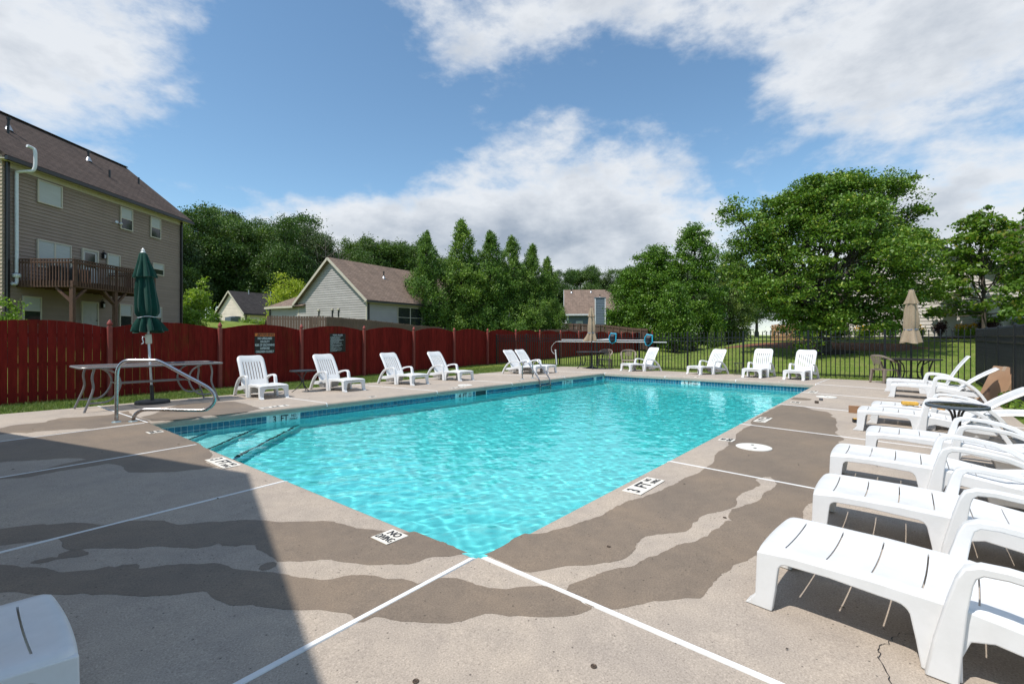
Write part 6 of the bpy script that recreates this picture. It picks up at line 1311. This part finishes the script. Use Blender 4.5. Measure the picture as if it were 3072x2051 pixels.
for i, (x, d, y, w, lab) in enumerate([(1280, 43.5, 690, 0.95, 'leftmost feathery conifer of the row, overlapping the grey house roof'), (1385, 45.5, 657, 1.08, 'tallest feathery conifer, second from the left of the row'), (1470, 46.5, 690, 1.05, 'feathery conifer third from the left of the row'), (1535, 48.5, 705, 1.0, 'feathery conifer fourth from the left of the row'), (1598, 49.5, 730, 0.95, 'feathery conifer second from the right end of the row'), (1643, 50.5, 768, 0.85, 'short feathery conifer at the right end of the row')]):
    p = at(x, d); z0 = gz(*p)-0.2; s = (zat(y, d)-z0)/11.0; put_tree('conifer', lab, 'row of conifers', (*p, z0), *cons[i % 3], (s*w*1.0, s*w*1.0, s), i*1.3)
# --- big maple behind the back fence
M_map = leaf_mat('maple_leaf', (0.024, 0.050, 0.008), (0.062, 0.115, 0.016), (0.17, 0.19, 0.04), 0.2, 0.42, 0.8)
d0 = 22.6; p = at(2478, d0); z0 = gz(*p)
rng = np.random.default_rng(8); lobes = []
for i in range(46):
    u = (i+0.5)/46; z = 1.4+u*6.6; a = i*2.39996; env = 4.15*math.sin(math.pi*min(0.97, (0.30+0.68*u)))**0.75 if u > 0.2 else 4.15*(0.55+1.7*u)*0.86
    rad = env*rng.uniform(0.55, 0.95); q = rng.uniform(0.65, 1.15); lobes.append(((rad*math.cos(a), rad*math.sin(a), z), (q*1.2, q*1.2, q*0.75)))
rv = lambda x, y, dd=0: ((lambda X: (X*cY-dd*sY, X*sY+dd*cY, zat(y, d0)-z0))((x-2478)/1433*d0))
for x, y, q, dd in ((2200, 640, 0.55, 0), (2245, 680, 0.8, -0.5), (2540, 545, 0.7, 0), (2705, 545, 0.75, 0.3), (2450, 580, 0.7, 0), (2620, 570, 0.6, -0.4), (2745, 640, 0.6, 0), (2380, 610, 0.7, 0.5), (2715, 710, 0.8, 0), (2300, 640, 0.7, 0), (2260, 860, 0.9, -0.5), (2640, 880, 0.8, -0.8), (2420, 965, 0.55, -2.0), (2350, 985, 0.5, -1.5), (2520, 970, 0.6, -2.2), (2640, 960, 0.5, -1.2)):
    lobes.append((rv(x, y, dd), (q*1.1, q*1.1, q*0.95)))
for x, y, dd in ((2440, 556, 0.3), (2540, 536, -0.3), (2620, 556, 0.5), (2700, 540, 0), (2365, 590, -0.4), (2290, 622, 0.2), (2752, 606, 0), (2205, 628, 0), (2490, 560, -0.8), (2580, 560, 0.9), (2665, 575, -0.7), (2400, 600, 0.8)):
    lobes.append((rv(x, y, dd), (0.28, 0.28, 0.62)))
for x, y, dd in ((2250, 725, 0), (2232, 790, 0.3), (2750, 720, 0.2), (2742, 800, 0), (2300, 700, 0.8), (2690, 660, 0.8)): lobes.append((rv(x, y, dd), (0.8, 0.8, 0.7)))
# a spray hanging low over the straw on its left
lobes.append((rv(2345, 1015, -1.8), (0.35, 0.35, 0.45)))
me = crown_mesh('crown', M_map, 9, lobes, 0.12, 105, 0.46, 6.6, 1.1, 0.4, 0.36, 0.32)
tm_ = MB(); rr = np.random.default_rng(4)
for a, b_, r0 in (((0, 0, -0.3), (0.25, 0.1, 2.2), 0.26), ((-0.1, 0.1, -0.3), (-0.9, 0.3, 2.1), 0.17), ((-0.25, 0.2, -0.3), (-1.3, 0.0, 1.9), 0.11)): limb_mesh(tm_, a, b_, r0, r0*0.75, rr, 6, 0.08, 10)
for i, (c, q) in enumerate(lobes):
    if i % 2 == 0 or i > 45: limb_mesh(tm_, ((0.25, 0.1, 2.0), (-0.9, 0.3, 2.0), (0.2, 0.1, 1.7))[i % 3], c, 0.10, 0.02, rr, 7, 0.14, 6)
put_tree('maple_tree', 'big spreading green maple behind the back fence', 'maples behind the fence', (*p, z0), me, tm_.mesh('trunk', M_bark))
# --- young maples at right, sparser, reddish tips
M_map2 = leaf_mat('young_maple_leaf', (0.040, 0.075, 0.012), (0.075, 0.130, 0.020), (0.15, 0.13, 0.035), 0.38, 0.42, 1.2)
def young_maple(x, d, ytop, seed, lab, R0, nl=30, base_y=None):
    p = at(x, d); z0 = gz(*p); h = zat(ytop, d)-z0; rng = np.random.default_rng(seed); lobes = []
    for i in range(nl):
        u = (i+0.5)/nl; z = h*(0.20+0.76*u); a = i*2.39996+rng.normal()*0.3; rad = R0*(1.0-0.75*abs(u-0.30)**1.1)*(1.05-u*0.75)*rng.uniform(0.55, 1.0); q = rng.uniform(0.40, 0.75)
        lobes.append(((rad*math.cos(a), rad*math.sin(a), z), (q*1.25, q*1.25, q*0.5)))
    lobes.append(((0, 0, h*0.97), (0.3, 0.3, 0.5)))
    return put_tree('maple_tree', lab, 'maples behind the fence', (*p, z0), crown_mesh('crown', M_map2, seed, lobes, 0.185, 36, 0.34, 6.0, 0.9, 0.4, 0.42, 0.3), trunk_mesh('trunk', M_bark, seed, h*0.95, 0.085, lobes, 0.28, 2))
young_maple(2952, 23.0, 628, 31, 'young maple with reddish shoots in front of the beige house', 3.1, 36)
young_maple(3150, 19.5, 590, 33, 'young maple reaching into the right edge of the photo', 1.9, 22)
# --- trees between the conifers and the maple
M_pear = leaf_mat('pear_leaf', (0.018, 0.042, 0.007), (0.055, 0.110, 0.014), (0.13, 0.19, 0.035), 0.2, 0.4, 0.6); M_oliv = leaf_mat('olive_leaf', (0.038, 0.058, 0.016), (0.085, 0.115, 0.035), (0.15, 0.18, 0.07), 0.3, 0.5, 0.6)
def egg_tree(x, d, ytop, ybot, wpx, seed, mat, name, lab, leaf=0.2, per=34):
    p = at(x, d); z0 = gz(*p); h = zat(ytop, d)-z0; zb = max(0.2, zat(ybot, d)-z0); R0 = wpx/1433*d/2; rng = np.random.default_rng(seed); lobes = []
    for i in range(40):
        u = (i+0.5)/40; z = zb+(h-zb)*u*0.97; e = math.sin(math.pi*(0.16+0.80*u)**0.8)**0.8; a = i*2.39996; rad = R0*e*rng.uniform(0.45, 0.92); q = R0*rng.uniform(0.26, 0.42)*(1.1-0.40*u)
        lobes.append(((rad*math.cos(a), rad*math.sin(a), z), (q, q, q*1.0)))
    return put_tree(name, lab, 'trees left of the maple', (*p, z0), crown_mesh('crown', mat, seed, lobes, leaf, per*2, 0.65, 4.5, 0.9, 0.35, 0.55), trunk_mesh('trunk', M_bark2, seed, h*0.9, 0.22, lobes[::3], 0.2, 1))
egg_tree(2078, 52, 676, 1025, 185, 81, M_pear, 'pear_tree', 'tall glossy green tree rising left of the big maple', 0.2, 38)
egg_tree(1965, 54, 742, 1020, 190, 82, M_pear, 'pear_tree', 'rounder green tree behind the end of the red fence', 0.2, 38)
egg_tree(1885, 56, 805, 1000, 130, 83, M_pear, 'pear_tree', 'lowest green tree of the three, next to the blue house', 0.2, 34)
egg_tree(2190, 56, 748, 1020, 130, 84, M_oliv, 'olive_green_tree', 'paler olive green tree half hidden behind the big maple', 0.2, 30)
egg_tree(2025, 47, 850, 1030, 110, 85, M_pear, 'pear_tree', 'dark low tree filling the gap under the tall glossy tree', 0.18, 34)
# arborvitae
M_arb = leaf_mat('arborvitae_leaf', (0.030, 0.052, 0.010), (0.065, 0.105, 0.020), (0.11, 0.15, 0.03), 0.15)
for i, (x, lab) in enumerate(((2135, 'left of two small cone shaped evergreens behind the fence'), (2164, 'right of two small cone shaped evergreens behind the fence'))):
    p = at(x, 43); z0 = gz(*p); rng = np.random.default_rng(90+i); n = 3800; u = rng.random(n)**0.7; u = 1-u; h = zat(978, 43)-z0; a = rng.uniform(0, 6.28, n); r = 0.52*(1-u)**0.8*rng.uniform(0.75, 1.05, n); P = np.stack([r*np.cos(a), r*np.sin(a), u*h], 1)
    v, f = leaf_quads(P, 0.13, rng, 0.2, 0.5, np.tile([0, 0, 1.0], (n, 1))); put_tree('evergreen_cone', lab, 'small evergreen cones', (*p, z0), npmesh('crown', v, f, M_arb), MB().tube([(0, 0, -0.2), (0, 0, h*0.8)], 0.05, 6).mesh('trunk', M_bark2))
# --- shrubs
M_lor = leaf_mat('purple_leaf', (0.018, 0.008, 0.012), (0.036, 0.014, 0.020), (0.07, 0.03, 0.035), 0.1); M_bush = leaf_mat('bush_leaf', (0.045, 0.085, 0.012), (0.10, 0.16, 0.025), (0.20, 0.26, 0.06), 0.35, 0.4, 1.5); M_lime = leaf_mat('lime_leaf', (0.07, 0.10, 0.012), (0.15, 0.19, 0.025), (0.26, 0.28, 0.05), 0.4)
def shrub(x, d, ytop, wpx, seed, mat, lab, group, name='shrub', leaf=0.07, n=70, zb=None, per=26):
    p = at(x, d); z0 = gz(*p) if zb is None else zb; h = max(0.3, zat(ytop, d)-z0); R0 = wpx/1433*d/2; rng = np.random.default_rng(seed); lobes = []
    for i in range(14):
        a = i*2.4; q = R0*rng.uniform(0.32, 0.5); lobes.append(((R0*0.6*rng.random()**0.5*math.cos(a), R0*0.6*rng.random()**0.5*math.sin(a), h*rng.uniform(0.3, 0.80)), (q, q, h*0.24)))
    mb = MB()
    for k in range(5): limb_mesh(mb, (0, 0, -0.1), lobes[k][0], 0.03, 0.01, rng, 4, 0.1, 5)
    cl = max(0.12, R0*0.28); t = empty(name, (*p, z0)); tag(t, lab, 'shrub', group); ob('stem', mb.mesh('stem', M_bark2), t)
    ob('foliage', crown_mesh('foliage', mat, seed, lobes, leaf, per, cl, n/max(0.6, R0*R0*3)/4, 0.5, 0.45, 0.8), t); return t
for i, (x, d, y, w, lab) in enumerate(((2512, 27.3, 962, 62, 'dark purple shrub partly hidden behind the big maple'), (2672, 26.4, 968, 72, 'square dark purple shrub left of the tan umbrella'), (2822, 25.4, 962, 34, 'narrow dark purple shrub right of the tan umbrella'), (2968, 24.6, 952, 75, 'dark purple shrub under the young maple, by the fence corner'))):
    shrub(x, d, y, w, 110+i, M_lor, lab, 'purple shrubs by the beige house', 'purple_shrub', 0.055, 240)
shrub(18, 15.6, 872, 112, 120, M_bush, 'bright leafy shrub at the left edge behind the red fence', None, 'leafy_shrub', 0.085, 60, 0.2, 30)
shrub(590, 33, 838, 100, 121, M_bush, 'bright green shrub at the far corner of the taupe house', 'shrubs by the taupe house', 'leafy_shrub', 0.15, 130, 1.2, 30)
shrub(565, 31, 925, 75, 122, M_bush, 'lower green shrub against the taupe house corner', 'shrubs by the taupe house', 'leafy_shrub', 0.13, 120, 1.2, 26)
shrub(640, 38, 930, 60, 123, M_pear, 'dark green shrub right of the taupe house, on the grass bank', 'shrubs by the taupe house', 'leafy_shrub', 0.14, 100, 1.4, 24)
shrub(858, 56, 822, 120, 124, M_lime, 'yellow green young tree between the cream and grey houses', None, 'young_tree', 0.20, 170, 1.8, 30)
for i, (x, w, lab) in enumerate(((735, 36, 'left green bush in front of the cream house window'), (762, 40, 'middle green bush in front of the cream house window'), (788, 30, 'right green bush in front of the cream house window'))): shrub(x, 50, 952+i, w, 126+i, M_bush, lab, 'bushes by the cream house', 'leafy_shrub', 0.12, 90, 1.75, 22)
shrub(806, 49, 955, 28, 130, M_lor, 'small purple bush at the end of the brown fence', None, 'purple_shrub', 0.10, 90, 1.75, 20)
for i, (x, d, y) in enumerate(((3035, 8.6, 1275), (3064, 8.0, 1300))):
    p = cw((x-1536)/1433*d, d)
# weeds at the foot of the right fence
rng = np.random.default_rng(77)
for i, (x, y) in enumerate(((11.6, -3.5), (9.9, -3.48))):
    t = empty('weed', (x, y, -0.1)); tag(t, ('farther' if i == 0 else 'nearer')+' leafy weed at the foot of the right fence', 'plant', 'weeds at the right fence'); P = blob(rng, 160, (0, 0, 0.16), (0.28, 0.16, 0.16), 0.2); v, f = leaf_quads(P, 0.07, rng, 0.6); ob('leaves', npmesh('leaves', v, f, M_bush), t); MB().tube([(0, 0, 0), (0.03, 0, 0.2)], 0.008, 5).build('stem', M_bark2, t)
# daylilies
M_yel = plain('yellow_flower', (0.75, 0.42, 0.02), 0.6, 0.2, 20)
for i, (x, d, lab) in enumerate(((2594, 27.0, 'yellow daylily clump between purple shrubs, left of the tan umbrella'), (2742, 26.0, 'yellow daylily clump just behind the tan umbrella'), (2906, 25.0, 'yellow daylily clump near the fence corner, under the young maple'))):
    p = at(x, d); t = empty('daylily', (*p, gz(*p)-0.02)); tag(t, lab, 'flowers', 'daylilies'); rng = np.random.default_rng(140+i); n = 420; a = rng.uniform(0, 6.28, n); r = 0.50*np.sqrt(rng.random(n)); P = np.stack([r*np.cos(a), r*np.sin(a), rng.uniform(0.1, 0.42, n)], 1); dr = unit(np.stack([np.cos(a)*0.6, np.sin(a)*0.6, np.ones(n)], 1))
    v, f = leaf_quads(P, 0.36, rng, 0.0, 0.10, dr); ob('leaves', npmesh('leaves', v, f, M_bush), t); n = 46; a = rng.uniform(0, 6.28, n); r = 0.5*np.sqrt(rng.random(n)); P = np.stack([r*np.cos(a), r*np.sin(a), rng.uniform(0.42, 0.68, n)], 1); P = np.repeat(P, 4, 0)+rng.normal(size=(n*4, 3))*0.03; v, f = leaf_quads(P, 0.10, rng, 0.3, 0.7); ob('blooms', npmesh('blooms', v, f, M_yel), t)
# --- ground covers
def draped(name, cx, cy, rx, ry, rot, mat, lift=0.02, seed=1, kind='structure', lab=None):
    rnd = random.Random(seed); n = 40; v = [(cx, cy, gz(cx, cy)+lift)]; f = []
    for j in range(1, 7):
        for k in range(n):
            a = 2*math.pi*k/n; w = 1+0.10*math.sin(3*a+seed)+0.06*math.sin(7*a); x = j/6*rx*w*math.cos(a); y = j/6*ry*w*math.sin(a); X = cx+x*math.cos(rot)-y*math.sin(rot); Y = cy+x*math.sin(rot)+y*math.cos(rot); v.append((X, Y, gz(X, Y)+lift*(1 if j < 6 else 0.2)))
    f += [(0, 1+k, 1+(k+1) % n) for k in range(n)]
    for j in range(5): f += [(1+j*n+k, 1+(j+1)*n+k, 1+(j+1)*n+(k+1) % n, 1+j*n+(k+1) % n) for k in range(n)]
    o = MB().add(v, f).build(name, mat); tag(o, lab, kind=kind); return o
m, nt, b, o = nodes('pine_straw'); v = coords(nt, 'World'); c = ramp(nt, nnoise(nt, 22, 6, 0.8, v), [(0.3, (0.07, 0.028, 0.016)), (0.5, (0.19, 0.075, 0.038)), (0.75, (0.34, 0.17, 0.09))]); nt.links.new(c, b.inputs['Base Color']); b.inputs['Roughness'].default_value = 0.95; bumpn(nt, b, nnoise(nt, 40, 5, 0.8, v), 1.0, 0.04); M_straw = m
q = at(2460, 25.0); draped('pine_straw_bed', q[0], q[1], 1.7, 4.6, R(-8), M_straw, 0.03, 3, 'structure', 'reddish pine straw bed on the grass bank')
q = at(2478, 22.5); draped('mulch_ring', q[0], q[1], 0.95, 1.1, 0, plain('dark_mulch', (0.035, 0.022, 0.016), 0.95, 0.4, 20, 0.8, 40), 0.05, 5, 'structure', 'dark mulch ring round the big maple')
q = at(2905, 24.5); draped('mulch_ring', q[0], q[1]+0.6, 0.6, 0.9, 0, MATS['dark_mulch'], 0.05, 6, 'structure', 'dark mulch ring round the young maple')
q = at(2125, 43.5); draped('pine_straw_bed', q[0], q[1], 1.2, 3.4, R(-30), M_straw, 0.03, 8, 'structure', 'straw bed under the small evergreen cones')
# grass
m, nt, p, o = nodes('grass_blade'); geo = nt.nodes.new('ShaderNodeNewGeometry'); c = ramp(nt, geo.outputs['Random Per Island'], [(0, (0.06, 0.11, 0.016)), (0.5, (0.13, 0.21, 0.03)), (0.85, (0.20, 0.28, 0.05)), (1.0, (0.36, 0.33, 0.14))]); c = mix(nt, 1.0, c, ramp(nt, nnoise(nt, 0.8, 4, 0.6, coords(nt, 'World')), [(0.3, (0.75, 0.8, 0.75)), (0.7, (1.2, 1.12, 1.0))]), 'MULTIPLY')
nt.links.new(c, p.inputs['Base Color']); p.inputs['Roughness'].default_value = 0.6; t = nt.nodes.new('ShaderNodeBsdfTranslucent'); nt.links.new(c, t.inputs[0]); ms = nt.nodes.new('ShaderNodeMixShader'); ms.inputs[0].default_value = 0.3; nt.links.new(p.outputs[0], ms.inputs[1]); nt.links.new(t.outputs[0], ms.inputs[2]); nt.links.new(ms.outputs[0], o.inputs[0]); M_blade = m
def grass(name, lab, n, box, hgt, wid, seed, test=lambda x, y: True):
    rng = np.random.default_rng(seed); x = rng.uniform(box[0], box[1], n*2); y = rng.uniform(box[2], box[3], n*2); k = np.array([test(a, b_) for a, b_ in zip(x, y)]); x = x[k][:n]; y = y[k][:n]; n = len(x)
    def gg(a, b_):
        z = gz(a, b_)
        if DX0-1.3 < a < DX1+1.3 and DY0-1.3 < b_ < DY1+1.3: z = 0.5*z+0.5*(deckz(a, b_)-0.03)
        return z
    z = np.array([gg(a, b_) for a, b_ in zip(x, y)])-0.01
    a = rng.uniform(0, 6.28, n); h = hgt*rng.uniform(0.5, 1.4, n)*(0.75+0.5*(np.sin(x*2.1+np.sin(y*3))*np.sin(y*1.7)*0.5+0.5)); ln = rng.normal(size=(n, 2))*0.5; w = wid*rng.uniform(0.7, 1.3, n)
    A = np.stack([x-np.cos(a)*w, y-np.sin(a)*w, z], 1); B = np.stack([x+np.cos(a)*w, y+np.sin(a)*w, z], 1); T = np.stack([x+ln[:, 0]*h, y+ln[:, 1]*h, z+h], 1)
    v = np.stack([A, B, T], 1).reshape(-1, 3); o = ob(name, npmesh(name, v, np.arange(3*n).reshape(n, 3), M_blade)); tag(o, lab, 'grass', kind='stuff')
rfy = lambda x: RF0.y+(x-RF0.x)*RFD.y/RFD.x
grass('grass_strip', 'green grass strip between the deck and the red fence', 80000, (-4.5, 17.6, 10.42, 16.2), 0.075, 0.006, 1, lambda x, y: y < rfy(x)+0.3)
grass('lawn_grass', 'mown lawn grass rising behind the black fence', 60000, (16.6, 30, -12, 15.5), 0.032, 0.012, 2, lambda x, y: True)
grass('fence_grass', 'unmown grass tufts along the fence foot', 9000, (DX1+0.02, 18.2, -3.5, 14), 0.08, 0.006, 3)
grass('right_verge_grass', 'grass verge outside the right fence', 9000, (3, 18, -6.5, -3.5), 0.07, 0.008, 4)
# text curves become meshes
bpy.context.view_layer.update(); dg = bpy.context.evaluated_depsgraph_get()
for o in [q for q in bpy.data.objects if q.type == 'FONT']:
    me = bpy.data.meshes.new_from_object(o.evaluated_get(dg)); n = o.name.split('.')[0]; mt = o.data.materials[0]
    if not me.materials: me.materials.append(mt)
    q = bpy.data.objects.new(n, me); COL.objects.link(q); q.parent = o.parent; q.location = o.location; q.rotation_euler = o.rotation_euler; q.scale = o.scale; bpy.data.objects.remove(o)
